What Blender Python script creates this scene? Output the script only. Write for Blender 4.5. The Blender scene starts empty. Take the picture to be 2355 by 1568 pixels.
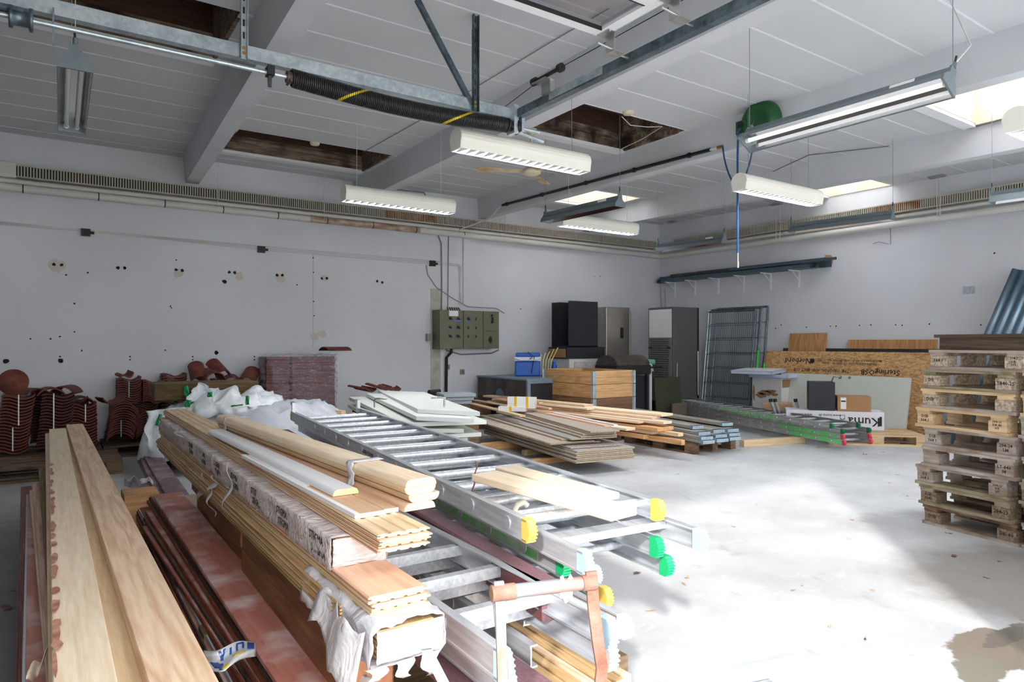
import bpy, math, random
from mathutils import Vector, Matrix
random.seed(7)
SC = bpy.context.scene
COL = SC.collection
# ------------------------------------------------------------------ camera data (metres; x along the left wall, y along the right wall)
F = 1547.9; H = 1.35; PT = math.radians(.1774); YW = math.radians(55.63)
FW = (math.cos(YW), math.sin(YW)); RT = (math.sin(YW), -math.cos(YW))
XR, YL = 10.6, 9.985            # planes of the right wall and the left wall
def ray(px, py):
    a = (px-1177.5)/F; b = -(py-784)/F
    f = math.cos(PT)-b*math.sin(PT); u = math.sin(PT)+b*math.cos(PT)
    return (FW[0]*f+RT[0]*a, FW[1]*f+RT[1]*a, u)
def G(px, py, z=0.0):
    r = ray(px, py); t = (z-H)/r[2]; return Vector((r[0]*t, r[1]*t, z))
def WL(px, py, y=YL):
    r = ray(px, py); t = y/r[1]; return Vector((r[0]*t, y, H+r[2]*t))
def WR(px, py, x=XR):
    r = ray(px, py); t = x/r[0]; return Vector((x, r[1]*t, H+r[2]*t))
def zc(y): return 3.85-.019*(YL-y)
def CP(px, py, off=0):
    r = ray(px, py); t = (3.85-.019*YL-off-H)/(r[2]-.019*r[1]); return Vector((r[0]*t, r[1]*t, H+r[2]*t))
# ------------------------------------------------------------------ materials
def lin(c):
    return tuple((v/12.92 if v <= .04045 else ((v+.055)/1.055)**2.4) for v in [x/255 for x in c])
MATS = {}
def base(name):
    m = bpy.data.materials.new(name); m.use_nodes = True
    return m, m.node_tree, m.node_tree.nodes['Principled BSDF']
def mat(name, rgb, rough=.6, metal=0., var=.12, scale=6., bump=.0, bscale=60., rgb2=None, spec=.5, stretch=None, emit=0, alpha=1, coat=0, trans=0):
    if name in MATS: return MATS[name]
    m, nt, b = base(name); N = nt.nodes; L = nt.links
    c = lin(rgb); c2 = lin(rgb2) if rgb2 else tuple(x*(1-var) for x in c)
    tc = N.new('ShaderNodeTexCoord'); mp = N.new('ShaderNodeMapping'); L.new(tc.outputs['Object'], mp.inputs['Vector'])
    if stretch: mp.inputs['Scale'].default_value = stretch
    no = N.new('ShaderNodeTexNoise'); no.inputs['Scale'].default_value = scale; no.inputs['Detail'].default_value = 5
    L.new(mp.outputs[0], no.inputs['Vector'])
    cr = N.new('ShaderNodeValToRGB'); cr.color_ramp.elements[0].position = .35; cr.color_ramp.elements[1].position = .68
    cr.color_ramp.elements[0].color = (*c2, 1); cr.color_ramp.elements[1].color = (*c, 1)
    L.new(no.outputs['Fac'], cr.inputs['Fac']); L.new(cr.outputs['Color'], b.inputs['Base Color'])
    b.inputs['Roughness'].default_value = rough; b.inputs['Metallic'].default_value = metal
    b.inputs['Specular IOR Level'].default_value = spec
    if coat: b.inputs['Coat Weight'].default_value = coat
    if trans: b.inputs['Transmission Weight'].default_value = trans
    if alpha < 1: b.inputs['Alpha'].default_value = alpha
    if bump:
        n2 = N.new('ShaderNodeTexNoise'); n2.inputs['Scale'].default_value = bscale; n2.inputs['Detail'].default_value = 3
        L.new(mp.outputs[0], n2.inputs['Vector'])
        bp = N.new('ShaderNodeBump'); bp.inputs['Strength'].default_value = bump; bp.inputs['Distance'].default_value = .02
        L.new(n2.outputs['Fac'], bp.inputs['Height']); L.new(bp.outputs[0], b.inputs['Normal'])
    if emit:
        L.new(cr.outputs['Color'], b.inputs['Emission Color']); b.inputs['Emission Strength'].default_value = emit
    MATS[name] = m; return m
def wood(name, light, dark, gs=1.0, rough=.65, knots=True, contrast=1., coat=0, dirt=None, axis=0):
    """grain runs along the object's local X"""
    if name in MATS: return MATS[name]
    m, nt, b = base(name); N = nt.nodes; L = nt.links
    tc = N.new('ShaderNodeTexCoord'); oi = N.new('ShaderNodeObjectInfo')
    off = N.new('ShaderNodeVectorMath'); off.operation = 'MULTIPLY_ADD'
    cx = N.new('ShaderNodeCombineXYZ')
    for i in range(3): L.new(oi.outputs['Random'], cx.inputs[i])
    L.new(cx.outputs[0], off.inputs[0]); off.inputs[1].default_value = (37, 23, 11); L.new(tc.outputs['Object'], off.inputs[2])
    mp = N.new('ShaderNodeMapping'); sc = [10, 10, 10]; sc[axis] = .9
    mp.inputs['Scale'].default_value = [s*gs for s in sc]; L.new(off.outputs[0], mp.inputs['Vector'])
    n1 = N.new('ShaderNodeTexNoise'); n1.inputs['Scale'].default_value = 1.1; n1.inputs['Detail'].default_value = 2; n1.inputs['Distortion'].default_value = .6
    L.new(mp.outputs[0], n1.inputs['Vector'])
    mu = N.new('ShaderNodeMath'); mu.operation = 'MULTIPLY'; mu.inputs[1].default_value = 34; L.new(n1.outputs['Fac'], mu.inputs[0])
    si = N.new('ShaderNodeMath'); si.operation = 'SINE'; L.new(mu.outputs[0], si.inputs[0])
    n2 = N.new('ShaderNodeTexNoise'); n2.inputs['Scale'].default_value = 9; n2.inputs['Detail'].default_value = 4; L.new(mp.outputs[0], n2.inputs['Vector'])
    ad = N.new('ShaderNodeMath'); ad.operation = 'MULTIPLY_ADD'; ad.inputs[1].default_value = .17*contrast; L.new(si.outputs[0], ad.inputs[0])
    m3 = N.new('ShaderNodeMapping'); s3 = [38, 38, 38]; s3[axis] = 1.3; m3.inputs['Scale'].default_value = [q*gs for q in s3]; L.new(off.outputs[0], m3.inputs['Vector'])
    n4 = N.new('ShaderNodeTexNoise'); n4.inputs['Scale'].default_value = 3; n4.inputs['Detail'].default_value = 4; L.new(m3.outputs[0], n4.inputs['Vector'])
    a4 = N.new('ShaderNodeMath'); a4.operation = 'MULTIPLY_ADD'; a4.inputs[1].default_value = .9*contrast; a4.inputs[2].default_value = -.45*contrast; L.new(n4.outputs['Fac'], a4.inputs[0])
    a5 = N.new('ShaderNodeMath'); L.new(a4.outputs[0], a5.inputs[0]); L.new(n2.outputs['Fac'], a5.inputs[1]); L.new(a5.outputs[0], ad.inputs[2])
    cr = N.new('ShaderNodeValToRGB'); e = cr.color_ramp.elements
    lc = lin(light); dc = lin(dark)
    e[0].position = .2; e[0].color = (*lc, 1); e[1].position = .95; e[1].color = (*dc, 1)
    L.new(ad.outputs[0], cr.inputs['Fac'])
    out = cr.outputs['Color']
    hs = N.new('ShaderNodeHueSaturation'); vm = N.new('ShaderNodeMath'); vm.operation = 'MULTIPLY_ADD'; vm.inputs[1].default_value = .18; vm.inputs[2].default_value = .91
    L.new(oi.outputs['Random'], vm.inputs[0]); L.new(vm.outputs[0], hs.inputs['Value']); L.new(out, hs.inputs['Color']); out = hs.outputs['Color']
    if knots:
        mk = N.new('ShaderNodeMapping'); sk = [9, 9, 9]; sk[axis] = 3.2; mk.inputs['Scale'].default_value = sk; L.new(off.outputs[0], mk.inputs['Vector'])
        vo = N.new('ShaderNodeTexVoronoi'); vo.inputs['Scale'].default_value = .8; L.new(mk.outputs[0], vo.inputs['Vector'])
        lt = N.new('ShaderNodeMapRange'); lt.inputs['From Min'].default_value = .04; lt.inputs['From Max'].default_value = .10
        lt.inputs['To Min'].default_value = .6; lt.inputs['To Max'].default_value = 0; L.new(vo.outputs['Distance'], lt.inputs['Value'])
        mx = N.new('ShaderNodeMix'); mx.data_type = 'RGBA'; L.new(lt.outputs[0], mx.inputs['Factor']); L.new(out, mx.inputs['A'])
        mx.inputs['B'].default_value = (*[v*.6 for v in dc], 1); out = mx.outputs['Result']
    if dirt:
        nd = N.new('ShaderNodeTexNoise'); nd.inputs['Scale'].default_value = dirt[1]; nd.inputs['Detail'].default_value = 6; L.new(off.outputs[0], nd.inputs['Vector'])
        rd = N.new('ShaderNodeMapRange'); rd.inputs['From Min'].default_value = .48; rd.inputs['From Max'].default_value = .68; L.new(nd.outputs['Fac'], rd.inputs['Value'])
        mx = N.new('ShaderNodeMix'); mx.data_type = 'RGBA'; L.new(rd.outputs[0], mx.inputs['Factor']); L.new(out, mx.inputs['A'])
        mx.inputs['B'].default_value = (*lin(dirt[0]), 1); out = mx.outputs['Result']
    L.new(out, b.inputs['Base Color']); b.inputs['Roughness'].default_value = rough
    if coat: b.inputs['Coat Weight'].default_value = coat
    bp = N.new('ShaderNodeBump'); bp.inputs['Strength'].default_value = .12; bp.inputs['Distance'].default_value = .004
    L.new(ad.outputs[0], bp.inputs['Height']); L.new(bp.outputs[0], b.inputs['Normal'])
    MATS[name] = m; return m
# ------------------------------------------------------------------ mesh building
class MB:
    def __init__(s): s.v = []; s.f = []; s.m = []; s.sm = []
    def add(s, vs, fs, mi=0, smooth=False):
        o = len(s.v); s.v += [tuple(v) for v in vs]
        for f in fs: s.f.append([i+o for i in f]); s.m.append(mi); s.sm.append(smooth)
        return s
    def hexa(s, p, mi=0):           # 4 bottom (ccw from above) + 4 top
        return s.add(p, [(3, 2, 1, 0), (4, 5, 6, 7), (0, 1, 5, 4), (1, 2, 6, 5), (2, 3, 7, 6), (3, 0, 4, 7)], mi)
    def box(s, x0, x1, y0, y1, z0, z1, mi=0, M=None):
        p = [(x0, y0, z0), (x1, y0, z0), (x1, y1, z0), (x0, y1, z0), (x0, y0, z1), (x1, y0, z1), (x1, y1, z1), (x0, y1, z1)]
        if M: p = [M @ Vector(q) for q in p]
        return s.hexa(p, mi)
    def cbox(s, c, sx, sy, sz, mi=0, M=None):
        return s.box(c[0]-sx/2, c[0]+sx/2, c[1]-sy/2, c[1]+sy/2, c[2]-sz/2, c[2]+sz/2, mi, M)
    def prism(s, prof, x0, x1, mi=0, M=None, smooth=False, cap=True, axis=0):
        """profile in the (y,z) plane swept along x (axis 0), or (x,z) along y (axis 1), or (x,y) along z (axis 2)"""
        n = len(prof); vs = []
        for t in (x0, x1):
            for a, b_ in prof:
                q = (t, a, b_) if axis == 0 else ((a, t, b_) if axis == 1 else (a, b_, t))
                vs.append(q)
        if M: vs = [M @ Vector(q) for q in vs]
        fs = [(i, (i+1) % n, (i+1) % n+n, i+n) for i in range(n)]
        s.add(vs, fs, mi, smooth)
        if cap: s.add(vs, [tuple(range(n-1, -1, -1)), tuple(range(n, 2*n))], mi)
        return s
    def tube(s, pts, r, n=8, mi=0, cap=True, smooth=True, closed=False):
        pts = [Vector(p) for p in pts]; k = len(pts); vs = []
        up = None
        for i, p in enumerate(pts):
            a = pts[max(i-1, 0)]; b_ = pts[min(i+1, k-1)]; d = (b_-a).normalized()
            if up is None:
                up = d.orthogonal().normalized()
            else:
                up = (up-d*up.dot(d)); up = up.normalized() if up.length > 1e-6 else d.orthogonal().normalized()
            w = d.cross(up); rr = r[i] if isinstance(r, (list, tuple)) else r
            for j in range(n):
                t = 2*math.pi*j/n; vs.append(p+(up*math.cos(t)+w*math.sin(t))*rr)
        fs = [(i*n+j, i*n+(j+1) % n, (i+1)*n+(j+1) % n, (i+1)*n+j) for i in range(k-1) for j in range(n)]
        s.add(vs, fs, mi, smooth)
        if cap: s.add(vs, [tuple(range(n-1, -1, -1)), tuple(range((k-1)*n, k*n))], mi)
        return s
    def cyl(s, p0, p1, r, n=16, mi=0, r2=None, smooth=True):
        return s.tube([p0, p1], [r, r if r2 is None else r2], n, mi, True, smooth)
    def lathe(s, prof, n=24, mi=0, M=None, smooth=True):
        vs = []
        for r, z in prof:
            for j in range(n):
                t = 2*math.pi*j/n; vs.append(Vector((r*math.cos(t), r*math.sin(t), z)))
        if M: vs = [M @ v for v in vs]
        k = len(prof)
        return s.add(vs, [(i*n+j, i*n+(j+1) % n, (i+1)*n+(j+1) % n, (i+1)*n+j) for i in range(k-1) for j in range(n)], mi, smooth)
    def grid(s, fn, nu, nv, mi=0, smooth=True, thick=0):
        vs = [fn(i/nu, j/nv) for i in range(nu+1) for j in range(nv+1)]
        s.add(vs, [(i*(nv+1)+j, (i+1)*(nv+1)+j, (i+1)*(nv+1)+j+1, i*(nv+1)+j+1) for i in range(nu) for j in range(nv)], mi, smooth)
        return s
    def build(s, name, mats, parent=None, M=None, solid=0, bevel=0):
        me = bpy.data.meshes.new(name); me.from_pydata(s.v, [], s.f)
        for m in (mats if isinstance(mats, (list, tuple)) else [mats]): me.materials.append(m)
        me.polygons.foreach_set('material_index', s.m); me.polygons.foreach_set('use_smooth', s.sm)
        me.validate(); me.update()
        o = bpy.data.objects.new(name, me); COL.objects.link(o)
        if parent: o.parent = parent
        if M is not None:
            if parent: o.matrix_local = M
            else: o.matrix_world = M
        if bevel:
            md = o.modifiers.new('edge', 'BEVEL'); md.width = bevel; md.segments = 2; md.limit_method = 'ANGLE'
        if solid:
            md = o.modifiers.new('thick', 'SOLIDIFY'); md.thickness = solid; md.offset = 0
        return o
def tag(o, label=None, cat=None, group=None, kind=None):
    if label: o['label'] = label
    if cat: o['category'] = cat
    if group: o['group'] = group
    if kind or cat: o['kind'] = kind or 'thing'
    return o
def thing(name, label, cat, M=None, group=None):
    o = bpy.data.objects.new(name, None); COL.objects.link(o); o.empty_display_size = .05
    if M is not None: o.matrix_world = M
    return tag(o, label, cat, group)
def struct(o): o['kind'] = 'structure'; return o
def frame(p0, p1, up=(0, 0, 1)):
    x = (Vector(p1)-Vector(p0)).normalized(); z = Vector(up); y = z.cross(x).normalized(); z = x.cross(y)
    return Matrix(((x[0], y[0], z[0], p0[0]), (x[1], y[1], z[1], p0[1]), (x[2], y[2], z[2], p0[2]), (0, 0, 0, 1)))
def TR(x, y, z, rz=0, rx=0, ry=0):
    return Matrix.Translation((x, y, z)) @ Matrix.Rotation(rz, 4, 'Z') @ Matrix.Rotation(ry, 4, 'Y') @ Matrix.Rotation(rx, 4, 'X')
def copy_tree(o, parent=None, M=None, label=None):
    c = o.copy(); COL.objects.link(c)
    if parent: c.parent = parent
    if M is not None: c.matrix_world = M
    if label: c['label'] = label
    for ch in list(o.children): 
        k = ch.copy(); COL.objects.link(k); k.parent = c; k.matrix_parent_inverse = ch.matrix_parent_inverse.copy()
        for g in list(ch.children):
            h = g.copy(); COL.objects.link(h); h.parent = k; h.matrix_parent_inverse = g.matrix_parent_inverse.copy()
    return c
ORD = ['first', 'second', 'third', 'fourth', 'fifth', 'sixth', 'seventh', 'eighth', 'ninth', 'tenth', 'eleventh', 'twelfth', 'thirteenth', 'fourteenth',
       'fifteenth', 'sixteenth', 'seventeenth', 'eighteenth', 'nineteenth', 'twentieth', 'twenty-first', 'twenty-second', 'twenty-third', 'twenty-fourth']
TXT = {}
def text(name, s, size, M, m, parent=None, align='CENTER', ext=.0004, sx=1., fat=.012):
    key = (s, size, align, m.name)
    if key not in TXT:
        cu = bpy.data.curves.new(name, 'FONT'); cu.body = s; cu.size = size; cu.align_x = align; cu.align_y = 'CENTER'; cu.extrude = ext
        cu.resolution_u = 1; cu.materials.append(m); cu.offset = fat*size
        o = bpy.data.objects.new(name, cu); COL.objects.link(o); bpy.context.view_layer.update()
        TXT[key] = bpy.data.meshes.new_from_object(o.evaluated_get(bpy.context.evaluated_depsgraph_get())); bpy.data.objects.remove(o)
    o = bpy.data.objects.new(name, TXT[key]); COL.objects.link(o)
    if parent: o.parent = parent
    M2 = M @ Matrix.Diagonal((sx, 1, 1, 1))
    if parent: o.matrix_local = M2
    else: o.matrix_world = M2
    return o
# ------------------------------------------------------------------ boards
def oct_prof(w, t, c):
    a = w/2
    return [(-a+c, -t), (a-c, -t), (a, -t+c), (a, -c), (a-c, 0), (-a+c, 0), (-a, -c), (-a, -t+c)]
def board(label, p0, p1, w, t, m, name='timber_board', cat='board', group=None, prof=None, c=None, parent=None, dy=0, mi=0, em=None):
    """p0, p1: centre line of the top face"""
    p0 = Vector(p0); p1 = Vector(p1); L = (p1-p0).length
    b = MB(); c = min(.003, t*.2) if c is None else c
    b.prism(prof or oct_prof(w, t, c), 0, L, mi)
    if em: b.m = [0 if i in (0, 4) else 1 for i in range(len(b.m))]; m = [m, em]
    o = b.build(name, m, parent, frame(p0, p1))
    if not parent: tag(o, label, cat, group)
    return o
def quad_board(label, fl, fr, nl, nr, zf, zn, t, m, ext=0, **k):
    a, b_, c, d = G(*fl, zf), G(*fr, zf), G(*nl, zn), G(*nr, zn)
    p0 = (a+b_)/2; p1 = (c+d)/2; dr = (p1-p0).normalized(); lat = Vector((0, 0, 1)).cross(dr).normalized()
    w = (abs((b_-a).dot(lat))+abs((d-c).dot(lat)))/2
    return board(label, p0, p1+dr*ext, k.pop('w', w), t, m, **k)
# ------------------------------------------------------------------ material library
WHITE = mat('white_wall_paint', (213, 215, 219), .85, var=.06, scale=.9, bump=.05, bscale=25)
def wall_material():
    m, nt, b = base('painted_plaster'); N = nt.nodes; L = nt.links
    tc = N.new('ShaderNodeTexCoord')
    n1 = N.new('ShaderNodeTexNoise'); n1.inputs['Scale'].default_value = .7; n1.inputs['Detail'].default_value = 6; L.new(tc.outputs['Object'], n1.inputs['Vector'])
    cr = N.new('ShaderNodeValToRGB'); cr.color_ramp.elements[0].position = .3; cr.color_ramp.elements[1].position = .75
    cr.color_ramp.elements[0].color = (*lin((208, 209, 213)), 1); cr.color_ramp.elements[1].color = (*lin((219, 222, 228)), 1)
    L.new(n1.outputs['Fac'], cr.inputs['Fac'])
    n2 = N.new('ShaderNodeTexNoise'); n2.inputs['Scale'].default_value = 3.2; n2.inputs['Detail'].default_value = 9; n2.inputs['Roughness'].default_value = .75; L.new(tc.outputs['Object'], n2.inputs['Vector'])
    r2 = N.new('ShaderNodeMapRange'); r2.inputs['From Min'].default_value = .66; r2.inputs['From Max'].default_value = .8; r2.inputs['To Max'].default_value = .35; L.new(n2.outputs['Fac'], r2.inputs['Value'])
    mx = N.new('ShaderNodeMix'); mx.data_type = 'RGBA'; L.new(r2.outputs[0], mx.inputs['Factor']); L.new(cr.outputs[0], mx.inputs['A']); mx.inputs['B'].default_value = (*lin((176, 170, 165)), 1)
    L.new(mx.outputs['Result'], b.inputs['Base Color']); b.inputs['Roughness'].default_value = .9
    n3 = N.new('ShaderNodeTexNoise'); n3.inputs['Scale'].default_value = 14; L.new(tc.outputs['Object'], n3.inputs['Vector'])
    bp = N.new('ShaderNodeBump'); bp.inputs['Strength'].default_value = .12; bp.inputs['Distance'].default_value = .01; L.new(n3.outputs['Fac'], bp.inputs['Height']); L.new(bp.outputs[0], b.inputs['Normal'])
    return m
WALL = wall_material()
def floor_material():
    m, nt, b = base('worn_concrete'); N = nt.nodes; L = nt.links
    tc = N.new('ShaderNodeTexCoord')
    def noise(sc, det=6, rough=.6, st=None, dist=0):
        v = tc.outputs['Object']
        if st:
            mp = N.new('ShaderNodeMapping'); mp.inputs['Scale'].default_value = st; L.new(v, mp.inputs['Vector']); v = mp.outputs[0]
        n = N.new('ShaderNodeTexNoise'); n.inputs['Scale'].default_value = sc; n.inputs['Detail'].default_value = det; n.inputs['Roughness'].default_value = rough; n.inputs['Distortion'].default_value = dist
        L.new(v, n.inputs['Vector']); return n.outputs['Fac']
    def rng(v, a, b_, c=0, d=1):
        r = N.new('ShaderNodeMapRange'); r.inputs['From Min'].default_value = a; r.inputs['From Max'].default_value = b_; r.inputs['To Min'].default_value = c; r.inputs['To Max'].default_value = d
        L.new(v, r.inputs['Value']); return r.outputs[0]
    def mix(f, a, col):
        x = N.new('ShaderNodeMix'); x.data_type = 'RGBA'; L.new(f, x.inputs['Factor']); L.new(a, x.inputs['A']); x.inputs['B'].default_value = (*lin(col), 1); return x.outputs['Result']
    cr = N.new('ShaderNodeValToRGB'); cr.color_ramp.elements[0].position = .32; cr.color_ramp.elements[1].position = .7
    cr.color_ramp.elements[0].color = (*lin((168, 168, 170)), 1); cr.color_ramp.elements[1].color = (*lin((197, 199, 200)), 1)
    L.new(noise(1.1, 8, .62), cr.inputs['Fac']); c = cr.outputs[0]
    c = mix(rng(noise(4.5, 9, .7, (1, 1.6, 1), .5), .56, .78, 0, .55), c, (214, 216, 220))
    c = mix(rng(noise(2.3, 10, .72, (1.4, 1, 1)), .58, .74, 0, .6), c, (128, 120, 112))
    c = mix(rng(noise(46, 3, .8), .68, .74, 0, .6), c, (92, 84, 78))
    # damp patch with a ragged outline near the gate
    def dist(px, py, r0, r1, sx=1, sy=1):
        p = G(px, py)
        mp = N.new('ShaderNodeMapping'); mp.inputs['Location'].default_value = (-p.x*sx, -p.y*sy, 0); mp.inputs['Scale'].default_value = (sx, sy, 1); L.new(tc.outputs['Object'], mp.inputs['Vector'])
        ln = N.new('ShaderNodeVectorMath'); ln.operation = 'LENGTH'; L.new(mp.outputs[0], ln.inputs[0])
        ad = N.new('ShaderNodeMath'); ad.operation = 'MULTIPLY_ADD'; ad.inputs[1].default_value = -.5; L.new(noise(5, 8, .65), ad.inputs[0]); L.new(ln.outputs['Value'], ad.inputs[2])
        return rng(ad.outputs[0], r0-.25, r1-.25, 1, 0)
    c = mix(dist(2300, 1492, .33, .36, 1.25, 2.0), c, (122, 112, 100))
    c = mix(dist(2250, 1545, .22, .25, 1.6, 2.4), c, (120, 116, 104))
    c = mix(dist(2330, 1452, .16, .18, .8, 3.2), c, (100, 92, 84))
    c = mix(dist(2400, 1340, .62, .95, 1, 1.2), c, (140, 136, 132))
    c = mix(dist(-60, 1420, 1.0, 1.7, 1, .6), c, (118, 118, 118))  # left floor: dirt together with painted shade beside the gate jamb
    c = mix(rng(noise(14, 6, .8), .63, .68, 0, .8), c, (96, 90, 86)) if False else c
    L.new(c, b.inputs['Base Color']); b.inputs['Specular IOR Level'].default_value = .4
    rr = rng(noise(3, 6), .3, .7, .38, .62); L.new(rr, b.inputs['Roughness'])
    bp = N.new('ShaderNodeBump'); bp.inputs['Strength'].default_value = .15; bp.inputs['Distance'].default_value = .01; L.new(noise(22, 8), bp.inputs['Height']); L.new(bp.outputs[0], b.inputs['Normal'])
    return m
FLOOR = floor_material()
CEIL = mat('ceiling_panel_paint', (206, 208, 211), .8, var=.05, scale=1.5)
BEAD = mat('ceiling_joint_filler', (226, 226, 230), .7, var=.03)
BEAM = mat('painted_concrete_beam', (208, 210, 214), .85, var=.07, scale=2.5, bump=.05, bscale=30)
ROTTEN = wood('weathered_shaft_timber', (150, 132, 112), (70, 48, 32), .6, .9, False, 1.3, dirt=((40, 26, 18), 3.))
DARKWOOD = mat('dark_roof_boarding', (78, 50, 34), .8, var=.5, scale=5, stretch=(1, 8, 8))
CREAMSHAFT = mat('cream_shaft_lining', (236, 222, 204), .8, var=.12, scale=4, rgb2=(226, 206, 180))
def galv(name, a, b_, rough=.38, sc=60, metal=.75):
    m, nt, bs = base(name); N = nt.nodes; L = nt.links
    tc = N.new('ShaderNodeTexCoord'); vo = N.new('ShaderNodeTexVoronoi'); vo.inputs['Scale'].default_value = sc; L.new(tc.outputs['Object'], vo.inputs['Vector'])
    n = N.new('ShaderNodeTexNoise'); n.inputs['Scale'].default_value = 7; n.inputs['Detail'].default_value = 5; L.new(tc.outputs['Object'], n.inputs['Vector'])
    sp = N.new('ShaderNodeSeparateColor'); L.new(vo.outputs['Color'], sp.inputs[0])
    ad = N.new('ShaderNodeMath'); ad.operation = 'MULTIPLY_ADD'; ad.inputs[1].default_value = .22; L.new(sp.outputs[0], ad.inputs[0]); L.new(n.outputs['Fac'], ad.inputs[2])
    cr = N.new('ShaderNodeValToRGB'); cr.color_ramp.elements[0].position = .35; cr.color_ramp.elements[1].position = .85
    cr.color_ramp.elements[0].color = (*lin(b_), 1); cr.color_ramp.elements[1].color = (*lin(a), 1); L.new(ad.outputs[0], cr.inputs['Fac'])
    L.new(cr.outputs[0], bs.inputs['Base Color']); bs.inputs['Metallic'].default_value = metal; bs.inputs['Roughness'].default_value = rough
    return m
GALV = galv('galvanised_steel', (208, 219, 224), (156, 172, 180), .4, 45, .7)
GALVD = galv('dark_galvanised_steel', (112, 128, 136), (66, 80, 88), .4, 45, .6)
ALU = mat('brushed_aluminium', (214, 217, 222), .36, .5, var=.16, scale=5, rgb2=(184, 188, 194), stretch=(1, 12, 12))
ALUD = mat('dull_aluminium', (182, 184, 186), .45, .3, var=.2, scale=5, rgb2=(146, 148, 150), stretch=(1, 12, 12))
STEEL = mat('bright_zinc_steel', (196, 198, 196), .3, .85, var=.15, scale=12)
CHROME = mat('satin_chrome', (200, 198, 196), .22, .95, var=.05)
BLACKSTEEL = mat('black_spring_steel', (44, 43, 44), .38, .5, var=.3, scale=20)
BLACK = mat('black_plastic', (28, 28, 30), .5, var=.2)
RUBBER = mat('black_rubber', (34, 34, 36), .7, var=.2)
CREAM = mat('cream_enamel', (232, 230, 218), .45, var=.03)
CREAMD = mat('aged_cream_plastic', (216, 206, 176), .5, var=.12, scale=8)
LAMPGREY = mat('grey_hammered_enamel', (112, 124, 130), .42, .35, var=.12, scale=30)
REFL = mat('polished_reflector', (222, 222, 222), .12, 1., var=.02)
TUBE = mat('fluorescent_tube_glass', (242, 244, 246), .25, var=.01, emit=.55)
PIPEW = mat('white_lacquered_pipe', (214, 213, 208), .5, var=.05, scale=3)
PIPERUST = mat('stained_pipe_paint', (206, 196, 184), .7, rgb2=(160, 122, 92), scale=5, stretch=(1.2, 4, 4))
GRILLE = mat('cream_grille_slat', (188, 184, 168), .5, var=.1)
GRILLER = mat('rusty_grille_slat', (196, 176, 150), .7, rgb2=(160, 104, 74), scale=4)
GRILLEB = mat('grille_interior', (62, 60, 54), .8, var=.1)
TUBEOFF = mat('unlit_tube_glass', (206, 208, 208), .3, var=.02)
CABLEW = mat('white_cable', (206, 206, 202), .5, var=.03)
CABLEG = mat('grey_cable', (128, 130, 132), .5, var=.05)
GREENP = mat('green_reel_plastic', (22, 88, 42), .38, var=.15)
BLUEHOSE = mat('blue_hose', (30, 72, 122), .4, var=.05)
CABINET = mat('olive_metal_cabinet', (104, 103, 82), .45, .1, var=.07)
PAPER = mat('white_paper', (232, 232, 234), .8, var=.02)
BLUETAPE = mat('blue_tape', (60, 130, 220), .5, var=.05)
CLAY = mat('fired_clay', (122, 60, 44), .75, var=.25, scale=9, rgb2=(84, 38, 30), bump=.1)
CLAYD = mat('dark_fired_clay', (96, 48, 36), .78, var=.25, scale=9, rgb2=(64, 30, 24), bump=.1)
CLAYW = mat('wine_clay', (116, 56, 54), .6, var=.25, scale=9, rgb2=(76, 34, 36))
STRAP = mat('white_strapping', (222, 226, 226), .4, var=.03)
STRAPG = mat('green_strapping', (120, 168, 142), .4, var=.03)
PALLET = wood('grey_pallet_wood', (184, 172, 162), (134, 118, 106), .8, .85, False, 1., dirt=((134, 112, 92), 6))
PALLETN = wood('fresh_pallet_wood', (216, 190, 152), (176, 140, 100), .8, .8, True, 1.)
PALLETB = wood('brown_pallet_wood', (134, 108, 84), (84, 62, 46), .8, .85, False, 1., dirt=((70, 52, 40), 5))
PALLETD = wood('dark_pallet_wood', (98, 80, 64), (58, 44, 34), .8, .85, False, 1.)
PALLETM = wood('mossy_pallet_wood', (168, 154, 130), (116, 102, 80), .8, .85, False, 1., dirt=((112, 104, 72), 9))
CHIPBLOCK = mat('pressed_chip_block', (202, 188, 170), .9, var=.3, scale=60, rgb2=(142, 122, 102))
CHIPBLOCKD = mat('aged_chip_block', (150, 130, 110), .9, var=.3, scale=60, rgb2=(106, 88, 70))
INK = mat('black_print', (34, 30, 28), .8, var=.05)
PINE = wood('fresh_pine', (236, 220, 196), (218, 192, 160), .9, .6, True, .8)
PINEO = wood('larch_board', (232, 206, 176), (204, 164, 130), .8, .6, True, 1.3)
PINEY = wood('planed_spruce', (228, 204, 166), (204, 170, 126), .9, .5, True, .9, coat=.1)
PINEP = wood('pink_planed_pine', (234, 198, 168), (214, 164, 132), .9, .5, True, .9, coat=.1)
HONEY = wood('honey_coloured_cladding', (200, 168, 124), (162, 124, 82), .9, .5, True, 1., coat=.1)
ENDG = mat('sawn_end_grain', (240, 204, 156), .75, var=.12, scale=40)
LARCH = wood('orange_construction_timber', (222, 176, 124), (188, 134, 86), .8, .6, True, 1.)
TREATED = wood('brown_glulam', (146, 100, 60), (104, 66, 38), .7, .6, True, 1.4)
ENDBROWN = mat('brown_end_grain', (206, 146, 104), .75, var=.2, scale=18, rgb2=(170, 108, 70))
PINKWOOD = wood('pinkish_rough_board', (206, 178, 160), (166, 132, 114), .8, .8, False, 1.)
OLDWOOD = wood('old_brown_board', (128, 104, 78), (86, 66, 46), .8, .85, False, 1.)
REDPLY = wood('red_film_plywood', (198, 138, 126), (176, 104, 88), .6, .45, False, .6, dirt=((232, 210, 208), 5.5))
REDPLYD = wood('dark_red_film_plywood', (126, 62, 54), (96, 44, 38), .6, .5, False, .6, dirt=((150, 100, 96), 4.))
PLYEDGE = wood('orange_ply_edge', (172, 104, 70), (110, 64, 44), 2., .7, False, 1.5)
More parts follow.
